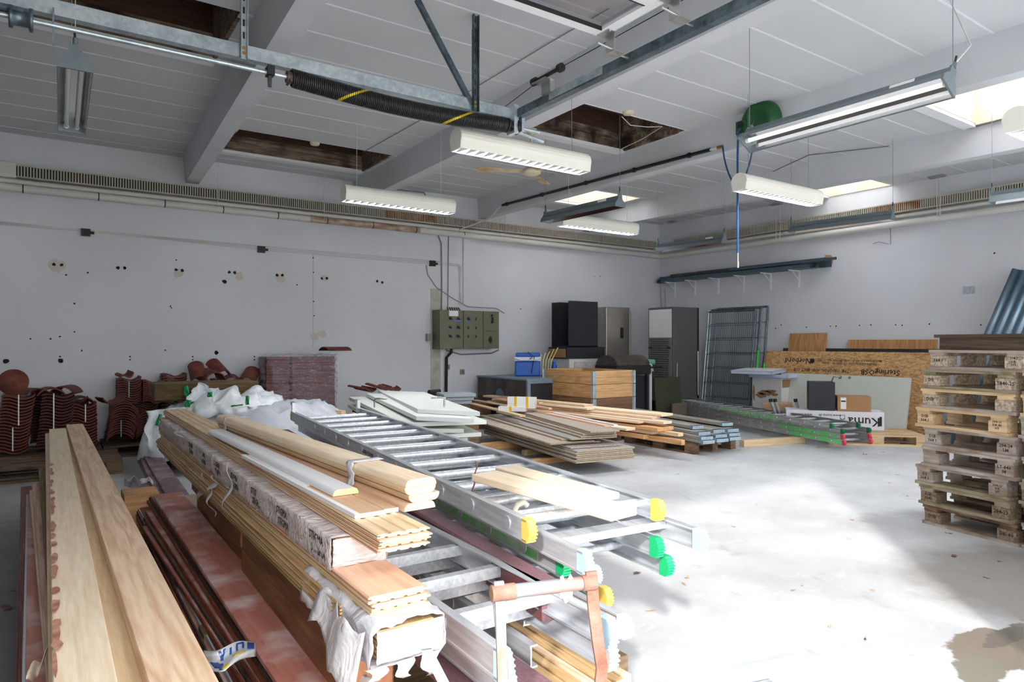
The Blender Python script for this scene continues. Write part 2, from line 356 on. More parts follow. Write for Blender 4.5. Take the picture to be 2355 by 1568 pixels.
PLYEDGED = mat('dirty_ply_edge', (104, 88, 74), .9, var=.4, scale=50, rgb2=(64, 50, 42), bump=.4, bscale=120)
GREYEDGE = mat('whitewashed_edge', (196, 204, 210), .8, var=.15, scale=30)
PURPLE = wood('purple_grey_painted_board', (112, 88, 98), (84, 64, 74), .8, .6, False, .7, dirt=((150, 132, 138), 6))
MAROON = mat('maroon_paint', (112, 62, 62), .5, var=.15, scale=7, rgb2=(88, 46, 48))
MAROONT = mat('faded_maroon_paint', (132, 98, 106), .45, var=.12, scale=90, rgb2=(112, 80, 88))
FILM = None
def film(name, rgb, tr=.35, rough=.28, bump=.6, sc=18, st=(1, 1, 1)):
    m, nt, b = base(name); N = nt.nodes; L = nt.links
    tc = N.new('ShaderNodeTexCoord'); mp = N.new('ShaderNodeMapping'); mp.inputs['Scale'].default_value = st; L.new(tc.outputs['Object'], mp.inputs['Vector'])
    n = N.new('ShaderNodeTexNoise'); n.inputs['Scale'].default_value = sc; n.inputs['Detail'].default_value = 5; n.inputs['Distortion'].default_value = 1.2; L.new(mp.outputs[0], n.inputs['Vector'])
    bp = N.new('ShaderNodeBump'); bp.inputs['Strength'].default_value = bump; bp.inputs['Distance'].default_value = .02; L.new(n.outputs['Fac'], bp.inputs['Height']); L.new(bp.outputs[0], b.inputs['Normal'])
    b.inputs['Base Color'].default_value = (*lin(rgb), 1); b.inputs['Roughness'].default_value = rough
    r = N.new('ShaderNodeMapRange'); r.inputs['From Min'].default_value = .3; r.inputs['From Max'].default_value = .7; r.inputs['To Min'].default_value = max(0, 1-tr-.25); r.inputs['To Max'].default_value = min(1, 1-tr+.25)
    L.new(n.outputs['Fac'], r.inputs['Value']); L.new(r.outputs[0], b.inputs['Alpha'])
    return m
FILMW = film('white_wrapping_film', (224, 224, 230), .0, .35, .7, 12)
FILMC = film('clear_wrapping_film', (232, 222, 222), .26, .22, .7, 10, (1, 4, 4))
FILMS = film('stretch_film', (200, 190, 200), .74, .12, .9, 14, (1, 1, 5))
SACK = film('white_sack_plastic', (224, 230, 234), .0, .4, .6, 7)
SACKG = mat('green_print_plastic', (20, 140, 78), .4, var=.1)
SHEET = film('grey_dust_sheet', (196, 200, 208), .0, .4, .8, 5)
INSUL = mat('mineral_wool', (124, 102, 66), .98, var=.4, scale=5, rgb2=(84, 66, 40), bump=1., bscale=25, stretch=(1, 1, 9))
DOORW = mat('grey_white_door_laminate', (218, 221, 218), .4, var=.03)
DOORG = mat('pale_green_door_laminate', (212, 217, 208), .4, var=.03)
WHITEP = mat('white_lacquer', (236, 237, 240), .4, var=.03)
CHIP = wood('chipboard_face', (176, 164, 150), (156, 142, 128), 1.5, .75, False, .4)
CHIPG = wood('grey_chipboard_face', (160, 154, 152), (140, 132, 130), 1.5, .7, False, .4)
CHIPE = mat('chipboard_edge', (186, 172, 150), .85, var=.25, scale=80, rgb2=(146, 130, 110))
YTAPE = mat('yellow_tape', (236, 184, 40), .45, var=.05)
CRATEW = wood('collar_pine', (212, 172, 122), (178, 134, 84), .8, .7, True, 1.)
CRATED = wood('collar_brown', (126, 92, 66), (86, 60, 44), .8, .75, True, 1.)
FRIDGE = mat('stainless_fridge', (172, 166, 160), .3, .75, var=.08, stretch=(1, 1, .1), scale=6)
FRIDGEG = mat('grey_fridge_side', (92, 94, 96), .5, .2, var=.05)
BLACKP = mat('black_furniture_board', (30, 32, 38), .6, var=.15)
GREYFR = mat('blue_grey_steel_frame', (124, 140, 156), .5, .3, var=.06)
TOOLBOX = mat('patinated_steel_sheet', (98, 92, 90), .5, .5, var=.25, scale=4, rgb2=(70, 64, 62))
COOLB = mat('blue_cooler_plastic', (22, 92, 184), .4, var=.05)
COOLW = mat('pale_cooler_plastic', (222, 224, 240), .4, var=.02)
OSB = None
def osb():
    m, nt, b = base('oriented_strand_board'); N = nt.nodes; L = nt.links
    tc = N.new('ShaderNodeTexCoord'); mp = N.new('ShaderNodeMapping'); mp.inputs['Scale'].default_value = (16, 16, 42); L.new(tc.outputs['Object'], mp.inputs['Vector'])
    n = N.new('ShaderNodeTexNoise'); n.inputs['Scale'].default_value = 1.; n.inputs['Distortion'].default_value = 2.2; L.new(mp.outputs[0], n.inputs['Vector'])
    vo = N.new('ShaderNodeTexVoronoi'); vo.inputs['Scale'].default_value = 1.3; L.new(mp.outputs[0], vo.inputs['Vector'])
    sp = N.new('ShaderNodeSeparateColor'); L.new(vo.outputs['Color'], sp.inputs[0])
    ad = N.new('ShaderNodeMath'); ad.operation = 'MULTIPLY_ADD'; ad.inputs[1].default_value = .5; L.new(sp.outputs[0], ad.inputs[0]); L.new(n.outputs['Fac'], ad.inputs[2])
    cr = N.new('ShaderNodeValToRGB'); cr.color_ramp.elements[0].position = .42; cr.color_ramp.elements[1].position = .98
    cr.color_ramp.elements[0].color = (*lin((158, 112, 68)), 1); cr.color_ramp.elements[1].color = (*lin((216, 174, 120)), 1); L.new(ad.outputs[0], cr.inputs['Fac'])
    L.new(cr.outputs[0], b.inputs['Base Color']); b.inputs['Roughness'].default_value = .7
    return m
OSB = osb()
OAK = wood('oak_veneer', (196, 146, 96), (152, 102, 60), .9, .5, False, 1.2, axis=2)
CARD = mat('brown_cardboard', (166, 126, 88), .85, var=.08, scale=3)
CARDW = mat('white_printed_cardboard', (222, 222, 232), .6, var=.03)
MELA = mat('white_melamine', (224, 224, 226), .4, var=.03)
CORRUG = mat('blue_grey_corrugated_sheet', (78, 98, 112), .4, .4, var=.1)
GREENPAINT = mat('green_spray_paint', (40, 196, 70), .5, var=.1)
FOOTG = mat('green_foot_plastic', (20, 176, 108), .45, var=.06)
FOOTGD = mat('dark_green_foot_plastic', (16, 112, 76), .45, var=.06)
FOOTY = mat('yellow_foot_plastic', (236, 190, 88), .5, var=.08)
FOOTB = mat('pale_blue_foot_plastic', (176, 208, 228), .5, var=.12, scale=30)
FOOTW = mat('ivory_foot_plastic', (240, 238, 226), .5, var=.03)
FOOTR = mat('red_foot_plastic', (206, 70, 84), .5, var=.06)
RUST = mat('rusty_steel', (150, 116, 102), .8, .2, var=.3, scale=16, rgb2=(120, 82, 66), bump=.3)
RUSTB = mat('blue_rusty_steel', (150, 164, 178), .55, .4, var=.3, scale=8, rgb2=(150, 122, 108))
CONCRETE = mat('bare_concrete', (196, 194, 184), .95, var=.15, scale=7, rgb2=(168, 166, 158), bump=.4, bscale=40)
PLASTER = mat('filler_patch', (206, 198, 188), .95, var=.06)
HOLE = mat('dark_hole', (38, 34, 32), .95, var=.1)
GREYSTONE = mat('grey_insulation_board', (150, 158, 164), .85, var=.08)
DGREEN = mat('dark_green_felt', (58, 62, 44), .95, var=.2)
LEAF = mat('dry_leaf', (206, 170, 138), .9, var=.3, scale=50)
LEAFD = mat('brown_leaf', (120, 84, 62), .9, var=.3, scale=50)
BLUEP = mat('blue_print', (50, 88, 176), .5, var=.04)
YPRINT = mat('yellow_print', (240, 216, 90), .5, var=.04)
PLATE = mat('blue_white_floor_plate', (206, 218, 232), .35, .25, var=.1, scale=20)
GREENG = mat('green_glazed', (96, 176, 136), .4, var=.05)
def pane_material():
    m = bpy.data.materials.new('acrylic_pane'); m.use_nodes = True; N = m.node_tree.nodes; L = m.node_tree.links; N.clear()
    o = N.new('ShaderNodeOutputMaterial'); t = N.new('ShaderNodeBsdfTransparent'); t.inputs[0].default_value = (.74, .74, .76, 1)
    g = N.new('ShaderNodeBsdfGlossy'); g.inputs['Roughness'].default_value = .08; g.inputs['Color'].default_value = (.8, .8, .8, 1)
    x = N.new('ShaderNodeMixShader'); f = N.new('ShaderNodeFresnel'); f.inputs[0].default_value = 1.45
    n = N.new('ShaderNodeTexNoise'); n.inputs['Scale'].default_value = 4
    ad = N.new('ShaderNodeMath'); ad.operation = 'MULTIPLY_ADD'; ad.inputs[1].default_value = .12; L.new(n.outputs['Fac'], ad.inputs[0]); L.new(f.outputs[0], ad.inputs[2])
    x.inputs[0].default_value = .1; L.new(t.outputs[0], x.inputs[1]); L.new(g.outputs[0], x.inputs[2]); L.new(x.outputs[0], o.inputs[0]); return m
PANE = pane_material()

def opal():
    m = bpy.data.materials.new('opal_glazing'); m.use_nodes = True; N = m.node_tree.nodes; L = m.node_tree.links; N.clear()
    o = N.new('ShaderNodeOutputMaterial'); t = N.new('ShaderNodeBsdfTranslucent'); t.inputs[0].default_value = (.9, .92, .95, 1)
    d = N.new('ShaderNodeBsdfDiffuse'); d.inputs[0].default_value = (.85, .87, .9, 1); x = N.new('ShaderNodeMixShader'); x.inputs[0].default_value = .25
    n = N.new('ShaderNodeTexNoise'); n.inputs['Scale'].default_value = 3
    L.new(t.outputs[0], x.inputs[1]); L.new(d.outputs[0], x.inputs[2]); L.new(x.outputs[0], o.inputs[0]); return m
OPAL = opal()
# ------------------------------------------------------------------ the room
XL, YF = -6.5, .47                 # far left wall, gate wall
DX0, DX1, DZ = -.38, 2.76, 2.95    # gate opening
struct(MB().box(XL-.2, XR+.2, YF-.2, YL+.2, -.2, 0).build('floor', FLOOR))
struct(MB().box(-30, 30, -30, YF-.2, -.2, -.01).build('ground_outside', mat('yard_concrete', (196, 194, 190), .8, var=.15)))
wl = struct(MB().box(XL-.2, XR+.2, YL, YL+.2, 0, 4.2).build('wall_left', WALL))
wr = struct(MB().box(XR, XR+.2, YF-.2, YL, 0, 4.2).build('wall_right', WALL))
struct(MB().box(XL-.2, XL, YF-.2, YL, 0, 4.2).build('wall_far_side', WALL))
wf = MB()
wf.box(XL-.2, DX0, YF-.2, YF, 0, 3.7); wf.box(DX0, DX1, YF-.2, YF, DZ, 3.7); wf.box(DX1, 3.4, YF-.2, YF, 0, 3.7)
wf.box(3.4, 10.2, YF-.2, YF, 0, 1.0); wf.box(3.4, 10.2, YF-.2, YF, 3.1, 3.7); wf.box(10.2, XR+.2, YF-.2, YF, 0, 3.7)
struct(wf.build('wall_gate', WALL))
for k, (a, b_) in enumerate(((3.4, 10.2),)):  # unseen window, added to throw even light on the back walls
    z0 = 1.0
    w = MB(); n = 5
    for i in range(n+1):
        x = a+(b_-a)*i/n; w.box(x-.03, x+.03, YF-.14, YF-.06, z0, 3.1)
    for z in (z0, 2.0, 3.04): w.box(a, b_, YF-.14, YF-.06, z, z+.06)
    wo = struct(w.build('window_%d' % (k+1), WHITEP))
    MB().box(a, b_, YF-.105, YF-.1, z0, 3.1).build('pane', OPAL, wo)
# beams: bottom right-hand edge at the wall and near the gate
BW = [((1.652, YL), (1.36, 3.93)), ((4.04, YL), (3.68, 2.24)), ((6.29, YL), (6.08, 2.0)), ((8.66, YL), (8.48, 2.8)), ((-.78, YL), (-1.1, 3.9)), ((-3.2, YL), (-3.5, 3.9)), ((-5.6, YL), (-5.9, 3.9))]
def bx(i, y):
    (x0, y0), (x1, y1) = BW[i]; return x0+(x1-x0)*(y-y0)/(y1-y0)
bm = []
for i in range(len(BW)):
    b = MB(); P = []
    for y in (YF, YL):
        r = bx(i, y); zb = zc(y)-.335
        P.append([(r-.165, y, zb), (r, y, zb), (r+.045, y, zc(y)+.1), (r-.205, y, zc(y)+.1)])
    p = [P[0][0], P[0][1], P[1][1], P[1][0], P[0][3], P[0][2], P[1][2], P[1][3]]
    b.hexa(p); struct(b.build('ceiling_beam', BEAM))
# ceiling panels with openings, bay by bay
OPEN = [  # x0, x1, y0, y1, kind
    (-.6, 1.13, 5.15, 6.15, 'dark'), (1.78, 3.68, 8.18, 9.2, 'dark'), (4.3, 5.92, 5.18, 6.18, 'dark'),
    (6.5, 8.27, 8.22, 9.2, 'lit'), (6.45, 8.22, 2.17, 3.17, 'lit'), (8.9, 10.585, 5.2, 6.22, 'lit')]
OPEN += [(x0, x1, .85, 1.65, 'lit') for x0, x1 in ((1.75, 3.3), (4.1, 5.6), (6.5, 8.0), (8.95, 10.5))]  # unseen skylights near the gate, added to even out the daylight
OPEN += [(-2.9, -1.5, 8.2, 9.2, 'lit')]  # one more unseen skylight, added to light the left side
edges = [XL]+sorted(bx(i, 5)-.08 for i in range(len(BW)))+[XR]
cb = MB(); jb = MB()
def slab(b, x0, x1, y0, y1, th=.1, up=0):
    if x1-x0 < .002 or y1-y0 < .002: return
    b.hexa([(x0, y0, zc(y0)+up), (x1, y0, zc(y0)+up), (x1, y1, zc(y1)+up), (x0, y1, zc(y1)+up), (x0, y0, zc(y0)+up+th), (x1, y0, zc(y0)+up+th), (x1, y1, zc(y1)+up+th), (x0, y1, zc(y1)+up+th)])
for a, b_ in zip(edges, edges[1:]):
    ops = [o for o in OPEN if o[0] < b_ and o[1] > a]
    ys = sorted({YF-.2, YL}|{o[2] for o in ops}|{o[3] for o in ops})
    for y0, y1 in zip(ys, ys[1:]):
        o = [o for o in ops if o[2] <= y0+.01 and o[3] >= y1-.01]
        if o: slab(cb, a, max(a, o[0][0]), y0, y1); slab(cb, min(b_, o[0][1]), b_, y0, y1)
        else: slab(cb, a, b_, y0, y1)
    k = 0
    while True:
        y = .64+.5025*k; k += 1
        if y > YL-.1: break
        segs = [(a, b_)]
        for o in ops:
            if o[2]-.01 < y < o[3]+.01: segs = [(a, o[0]), (o[1], b_)]
        for s0, s1 in segs: slab(jb, s0, s1, y-.007, y+.007, .01, -.004)
struct(cb.build('ceiling', CEIL)); struct(jb.build('trim_1', BEAD))
for i, (x0, x1, y0, y1, kd) in enumerate(OPEN):
    z0 = zc(y0)-.0; h = .42; w = MB(); t = .03
    mm = [ROTTEN, DARKWOOD, WHITEP] if kd == 'dark' else [CREAMSHAFT, CREAMSHAFT, WHITEP]
    zA, zB = zc(y0), zc(y1); zt = zB+h
    e = .006
    w.box(x0+e-t, x0+e, y0+e, y1-e, zA+.002, zt); w.box(x1-e, x1-e+t, y0+e, y1-e, zA+.002, zt)
    w.box(x0+e, x1-e, y0+e-t, y0+e, zA+.002, zt); w.box(x0+e, x1-e, y1-e, y1-e+t, zB+.002, zB+.2); w.box(x0+e, x1-e, y1-e, y1-e+t, zB+.2, zt, 1)
    w.box(x0-.02, x1+.02, y1+.0, y1+.12, zB-.035, zB+.0, 2)
    if kd == 'dark':
        w.box(x0-t, x1+t, y0-t, y1+t, zt, zt+.03, 1)
        for q in range(3):
            yy = y0+.2+.3*q; w.box(x0, x1, yy, yy+.06, zt-.06, zt, 1)
    wo = struct(w.build('window_%d' % (i+3), mm))
    if kd == 'lit': MB().box(x0-.02, x1+.02, y0-.02, y1+.02, zt+.01, zt+.018).build('pane', OPAL, wo)
# bare strip of wall, drill holes and filler patches (marks in the wall itself)
p = MB(); a = WL(990, 663); b2 = WL(1013, 663); p.box(a.x, b2.x, YL-.006, YL, 0, a.z); p.build('bare_concrete_strip', CONCRETE, wl)
hb = MB(); pb = MB()
def disc(b, c, r, n=8, sx=1, y=-.004, wall='L', mi=0):
    vs = []
    for j in range(n):
        t = 2*math.pi*j/n; rr = r*random.uniform(.75, 1.2)
        vs.append((c.x+rr*sx*math.cos(t), c.y+y, c.z+rr*math.sin(t)) if wall == 'L' else (c.x+y, c.y+rr*math.cos(t), c.z+rr*math.sin(t)))
    b.add(vs, [tuple(range(n))] if wall == 'L' else [tuple(range(n-1, -1, -1))], mi)
for x, y in [(124, 608), (142, 609), (271, 616), (287, 616), (405, 620), (419, 622), (527, 626), (540, 627), (637, 633), (649, 633), (740, 640), (752, 640), (867, 647), (879, 649)]:
    disc(hb, WL(x, y), .022)
for x, y, r in [(132, 612, .09), (410, 627, .07), (550, 636, .06), (645, 640, .07), (746, 641, .05), (723, 775, .06), (741, 768, .06)]:
    disc(pb, WL(x, y), r, 14, 1., -.002)
for x, y in [(138, 820), (141, 830), (299, 820), (299, 827), (443, 820), (443, 827), (585, 820), (585, 827), (202, 627), (171, 698), (171, 763), (116, 779), (138, 774), (70, 779), (188, 806), (380, 805), (497, 811), (683, 655), (392, 704), (394, 708), (405, 598), (512, 646), (152, 632), (720, 593), (721, 626), (721, 693), (722, 726), (1366, 636), (1380, 635), (1226, 530), (1197, 710)]:
    disc(hb, WL(x, y), .011)
for x, y in [(14, 831), (140, 829), (498, 811), (516, 647)]: disc(hb, WL(x, y), .03)
pa = WL(720.5, 582); pb.box(pa.x-.006, pa.x+.006, YL-.003, YL, WL(720, 800).z, pa.z)
for x, y in [(2003, 747), (2060, 747), (2075, 748), (2138, 745), (2256, 747), (1923, 750), (1910, 750), (1855, 752), (1784, 755), (1977, 748), (2287, 582), (1797, 747)]:
    disc(hb, WR(x, y), .012, 8, 1, -.004, 'R')
hb.build('drill_holes', HOLE, wl); pb.build('filler_patches', PLASTER, wl)
rb = MB(); q = WR(1905, 597); disc(rb, q, .09, 12, 1, -.002, 'R'); rb.build('rust_stain', mat('rust_stain_paint', (196, 156, 118), .9, var=.2, scale=20), wr)
# ------------------------------------------------------------------ heating grille and pipe
def grille(wall, a, b_, label):
    t = thing('convector_heater', label, 'heater', TR(0, 0, 0), 'grilled heaters under the ceiling')
    cas = MB(); sl = MB(); sl2 = MB(); rs = MB()
    n = int(abs(b_-a)/.03)
    for k in range(n+1):
        v = a+(b_-a)*k/n
        rusty = (wall == 'L' and 4.35 < v < 5.25) or (wall == 'R' and 4.75 < v < 5.4)
        s = rs if rusty else (sl if (wall == 'L' and v < 4.8) or (wall == 'R' and v > 5) else sl2)
        if wall == 'L': s.box(v-.007, v+.007, YL-.125, YL-.09, 3.325, 3.45)
        else: s.box(XR-.125, XR-.09, v-.007, v+.007, 3.325, 3.45)
    lo, hi = min(a, b_), max(a, b_)
    if wall == 'L':
        cas.box(lo-.02, hi+.02, YL-.1, YL-.0, 3.33, 3.445, 1); cas.box(lo-.02, hi+.02, YL-.13, YL, 3.445, 3.462); cas.box(lo-.02, hi+.02, YL-.13, YL, 3.312, 3.325)
    else:
        cas.box(XR-.1, XR, lo-.02, hi+.02, 3.33, 3.445, 1); cas.box(XR-.13, XR, lo-.02, hi+.02, 3.445, 3.462); cas.box(XR-.13, XR, lo-.02, hi+.02, 3.312, 3.325)
    cas.build('casing', [GRILLE, GRILLEB], t); sl.build('slats', GRILLE, t); sl2.build('slats', GRILLE, t); tag(rs.build('slats', GRILLER, t), 'rust-stained slats')
    return t
gl = grille('L', -.33, 10.38, 'cream slatted heater casing along the top of the long left wall')
MB().box(-.62, -.35, YL-.14, YL-.0, 3.3, 3.47).box(-.58, -.4, YL-.145, YL-.14, 3.35, 3.43).build('end_box', PIPEW, gl)
gr = grille('R', 9.45, 1.2, 'cream slatted heater casing along the top of the right wall')
t = thing('heating_pipe', 'thick white pipe running below the heaters round the corner of the room', 'pipe')
p = MB(); pr = MB()
p.cyl((-3, YL-.07, 3.19), (3.15, YL-.07, 3.19), .047); pr.cyl((3.15, YL-.07, 3.19), (4.95, YL-.07, 3.19), .0472)
p.tube([(4.95, YL-.07, 3.19), (10.4, YL-.07, 3.17), (10.48, YL-.09, 3.17), (XR-.09, YL-.2, 3.16), (XR-.07, 9.5, 3.155), (XR-.07, 1, 3.14)], .05, 14)
p.build('pipe_run', PIPEW, t); tag(pr.build('pipe_run', PIPERUST, t), 'brown-stained length of pipe')
for x in (53, 227, 379, 513, 639, 752, 857, 956, 1066):
    c = WL(x, 460, YL-.07).x; MB().cyl((c-.006, YL-.07, 3.19), (c+.006, YL-.07, 3.19), .0505, 16).build('pipe_clamp', BLACK, t)
hp = MB(); hp.cyl((-3, YL-.05, 3.27), (XR-.1, YL-.05, 3.27), .03); hp.build('return_pipe', PIPEW, t)
MB().cyl((XR-.05, 9.7, 3.27), (XR-.05, 1, 3.26), .03).build('return_pipe', PIPEW, t)
# ------------------------------------------------------------------ world, sun, camera
w = bpy.data.worlds.new('sky'); SC.world = w; w.use_nodes = True
bg = w.node_tree.nodes['Background']
sk = w.node_tree.nodes.new('ShaderNodeTexSky'); sk.sky_type = 'HOSEK_WILKIE'
sk.sun_direction = Vector((-.722, -.69, .56)).normalized(); sk.turbidity = 5; sk.ground_albedo = .5
mxw = w.node_tree.nodes.new('ShaderNodeMix'); mxw.data_type = 'RGBA'; mxw.inputs['Factor'].default_value = .9
w.node_tree.links.new(sk.outputs[0], mxw.inputs['A']); mxw.inputs['B'].default_value = (.98, .985, .98, 1)
w.node_tree.links.new(mxw.outputs['Result'], bg.inputs[0]); bg.inputs[1].default_value = 6.4
sl = bpy.data.lights.new('sun', 'SUN'); sl.energy = 4.6; sl.angle = math.radians(2.7); sl.color = (1, .97, .93)
so = bpy.data.objects.new('sun', sl); COL.objects.link(so)
so.rotation_euler = Vector((.722, .69, -.56)).to_track_quat('-Z', 'Y').to_euler()
def portal(x0, x1, y, z0, z1):
    l = bpy.data.lights.new('daylight_portal', 'AREA'); l.shape = 'RECTANGLE'; l.size = x1-x0; l.size_y = z1-z0; l.cycles.is_portal = True
    o = bpy.data.objects.new('daylight_portal', l); COL.objects.link(o); o.location = ((x0+x1)/2, y, (z0+z1)/2); o.rotation_euler = (math.radians(90), 0, math.radians(180))
    o.rotation_euler = Vector((0, 1, 0)).to_track_quat('-Z', 'Z').to_euler()
portal(DX0, DX1, YF-.21, 0, DZ)
cd = bpy.data.cameras.new('camera'); cd.sensor_width = 36; cd.lens = 36*F/2355; cd.clip_start = .02
cam = bpy.data.objects.new('camera', cd); COL.objects.link(cam); cam.location = (0, 0, H)
cam.rotation_euler = (math.radians(90)+PT, 0, math.atan2(FW[1], FW[0])-math.pi/2); SC.camera = cam
SC.view_settings.view_transform = 'Standard'; SC.view_settings.look = 'None'; SC.view_settings.gamma = 1; SC.view_settings.use_curve_mapping = False
SC.view_settings.exposure = .22
SC.cycles.use_denoising = True; SC.cycles.max_bounces = 8; SC.cycles.diffuse_bounces = 5; SC.cycles.transparent_max_bounces = 12; SC.cycles.sample_clamp_indirect = 6
# ------------------------------------------------------------------ gate hardware under the ceiling
TX, TZ, HY = 2.92, 3.08, 4.24
t = thing('door_header_rail', 'galvanised steel channel crossing above the piles and holding the gate springs', 'rail')
b = MB(); b.prism([(HY-.03, 3.05), (HY+.03, 3.05), (HY+.03, 3.058), (HY-.022, 3.058), (HY-.022, 3.122), (HY+.03, 3.122), (HY+.03, 3.13), (HY-.03, 3.13)], -.75, 3.0)
b.build('channel', GALV, t)
b = MB(); b.cyl((-.75, HY-.05, 2.985), (3.12, HY-.05, 2.985), .0135, 12); b.build('torsion_shaft', GALV, t)
b = MB(); b.cyl((-.45, HY+.03, 3.01), (1.2, HY+.03, 3.01), .009, 8); b.build('torsion_shaft', STEEL, t)
for px, w_ in ((562, .04), (1105, .045)):
    p = G(px, 110 if px < 700 else 230, 3.1); x = p.x
    b = MB(); y0 = HY-.035
    b.box(x-w_/2, x+w_/2, y0-.004, y0, 3.04, zc(HY)); b.box(x-w_/2, x-w_/2+.004, y0-.03, y0, 3.04, zc(HY)); b.box(x+w_/2-.004, x+w_/2, y0-.03, y0, 3.04, zc(HY))
    k = 0
    while 3.16+k*.075 < zc(HY)-.03: b.box(x-.006, x+.006, y0-.0048, y0-.0042, 3.16+k*.075, 3.2+k*.075, 1); k += 1
    b.build('hanger', [GALV if px < 700 else GALVD, BLACK], t)
    for z in (3.075, 3.105): MB().cyl((x, y0-.012, z), (x, y0-.002, z), .011, 6).build('bolt', mat('brass_bolt', (186, 150, 70), .4, .8), t)
b = MB(); xb = G(1105, 230, 3.1).x; p0 = Vector((xb-.02, HY-.04, 3.09)); p1 = Vector((xb-.45, HY-.04+.02, zc(HY)))
b.prism([(-.018, 0), (.018, 0), (.018, .004), (-.014, .004), (-.014, .03), (-.018, .03)], 0, (p1-p0).length, M=frame(p0, p1, (0, 1, 0))); b.build('diagonal_brace', GALVD, t)
# cable drum at the far end and at the track end
for x0, m in ((-.13, GALVD), (2.86, BLACKSTEEL)):
    b = MB(); Mx = Matrix.Translation((x0, HY-.05, 2.985)) @ Matrix.Rotation(math.radians(90), 4, 'Y')
    b.lathe([(.0, -.05), (.055, -.05), (.055, -.035), (.04, -.03), (.04, .03), (.058, .035), (.058, .05), (0, .05)], 24, 0, Mx); b.build('cable_drum', m, t)
b = MB(); b.box(-.3, -.12, HY-.1, HY+.0, 3.0, 3.02).box(-.3, -.29, HY-.1, HY, 2.93, 3.12); b.build('bearing_bracket', GALVD, t); b = MB(); b.prism([(-.02, .1), (.02, .1), (.0, -.09)], 0, .008, M=TR(-.0, HY-.05, 2.97)); b.build('bearing_bracket', GALVD, t)
b = MB(); b.box(2.86, 2.9, HY-.09, HY+.01, 2.93, 3.14); b.build('bearing_bracket', GALV, t); b = MB(); b.box(2.93, 2.95, HY-.09, HY+.04, 2.95, 3.12); b.box(2.83, 2.99, HY+.0, HY+.05, 3.06, 3.14); b.build('bearing_bracket', GALV, t)
p = G(627, 160, 2.985); b = MB(); b.box(p.x-.02, p.x+.02, HY-.09, HY-.02, 2.965, 3.02); b.prism([(-.015, 0), (.015, 0), (.004, -.07), (-.004, -.07)], -.01, .01, M=TR(p.x, HY-.05, 2.97)); b.build('shaft_key_clamp', BLACK, t)
# spring
sm, nt, bs = base('spring_with_yellow_marks'); N = nt.nodes; L = nt.links
tc = N.new('ShaderNodeTexCoord'); sx = N.new('ShaderNodeSeparateXYZ'); L.new(tc.outputs['Object'], sx.inputs[0])
ad = N.new('ShaderNodeMath'); ad.operation = 'MULTIPLY_ADD'; ad.inputs[1].default_value = -1.9; L.new(sx.outputs['Z'], ad.inputs[0]); a0 = N.new('ShaderNodeMath'); a0.operation = 'SUBTRACT'; a0.inputs[1].default_value = .45; L.new(sx.outputs['X'], a0.inputs[0]); L.new(a0.outputs[0], ad.inputs[2])
pp = N.new('ShaderNodeMath'); pp.operation = 'PINGPONG'; pp.inputs[1].default_value = .39; L.new(ad.outputs[0], pp.inputs[0])
gt = N.new('ShaderNodeMath'); gt.operation = 'LESS_THAN'; gt.inputs[1].default_value = .016; L.new(pp.outputs[0], gt.inputs[0])
mx = N.new('ShaderNodeMix'); mx.data_type = 'RGBA'; L.new(gt.outputs[0], mx.inputs['Factor']); mx.inputs['A'].default_value = (*lin((46, 45, 46)), 1); mx.inputs['B'].default_value = (*lin((214, 190, 40)), 1)
L.new(mx.outputs['Result'], bs.inputs['Base Color']); bs.inputs['Roughness'].default_value = .35; bs.inputs['Metallic'].default_value = .4
x0 = G(660, 180, 2.985).x+.02; x1 = 2.8; turns = 125; pts = []
for k in range(turns*10+1):
    f = k/(turns*10); a = 2*math.pi*k/10; sag = -.035*math.sin(math.pi*f)
    pts.append((f*(x1-x0), .052*math.cos(a), sag+.052*math.sin(a)))
t = thing('torsion_spring', 'long black coil spring with yellow twist marks under the galvanised channel', 'spring', TR(x0, HY-.05, 2.985))
MB().tube(pts, .0066, 5).build('coil', sm, t)
for xx in (0, x1-x0): MB().cyl((xx-.03, 0, 0), (xx+.012, 0, 0), .036, 16).cyl((xx-.012, -.045, -.03), (xx-.012, .045, -.03), .009, 6).build('winding_cone', mat('brown_cast_iron', (92, 78, 70), .6, .4), t)
# horizontal track
t = thing('door_track', 'dark galvanised gate track running from the spring end towards the open gate', 'track')
b = MB(); b.prism([(TX-.035, TZ-.03), (TX+.02, TZ-.03), (TX+.02, TZ-.026), (TX-.031, TZ-.026), (TX-.031, TZ+.026), (TX+.02, TZ+.026), (TX+.02, TZ+.03), (TX-.035, TZ+.03)], .5, HY-.05, axis=1)
b.build('rail', GALVD, t)
MB().box(TX-.042, TX-.036, 3.2, 3.75, TZ-.022, TZ+.03).build('splice_plate', GALV, t)
q = G(1250, 185, TZ+.12)
MB().box(TX-.07, TX-.03, 3.7, 3.8, TZ+.02, TZ+.1).box(TX-.13, TX-.05, 3.68, 3.84, TZ+.095, TZ+.1).build('bumper_bracket', STEEL, t)
b = MB(); b.cyl((TX-.1, 3.83, TZ+.12), (TX-.1, 3.55, TZ+.12), .014, 10); b.cyl((TX-.1, 3.56, TZ+.12), (TX-.1, 3.53, TZ+.12), .03, 16); b.cyl((TX-.1, 3.86, TZ+.12), (TX-.1, 3.82, TZ+.12), .028, 14); b.build('rubber_bumper', BLACK, t)
MB().tube([(TX-.1, HY+.0, TZ+.05), (TX-.1, 3.7, TZ+.12), (TX-.1, 2.4, TZ+.13), (TX-.1, .6, TZ+.13)], .003, 5).build('lift_cable', BLACK, t)
MB().cyl((TX-.02, HY-.02, 2.97), (TX+.32, HY+.06, 2.96), .014, 12).build('shaft_stub', GALV, t)
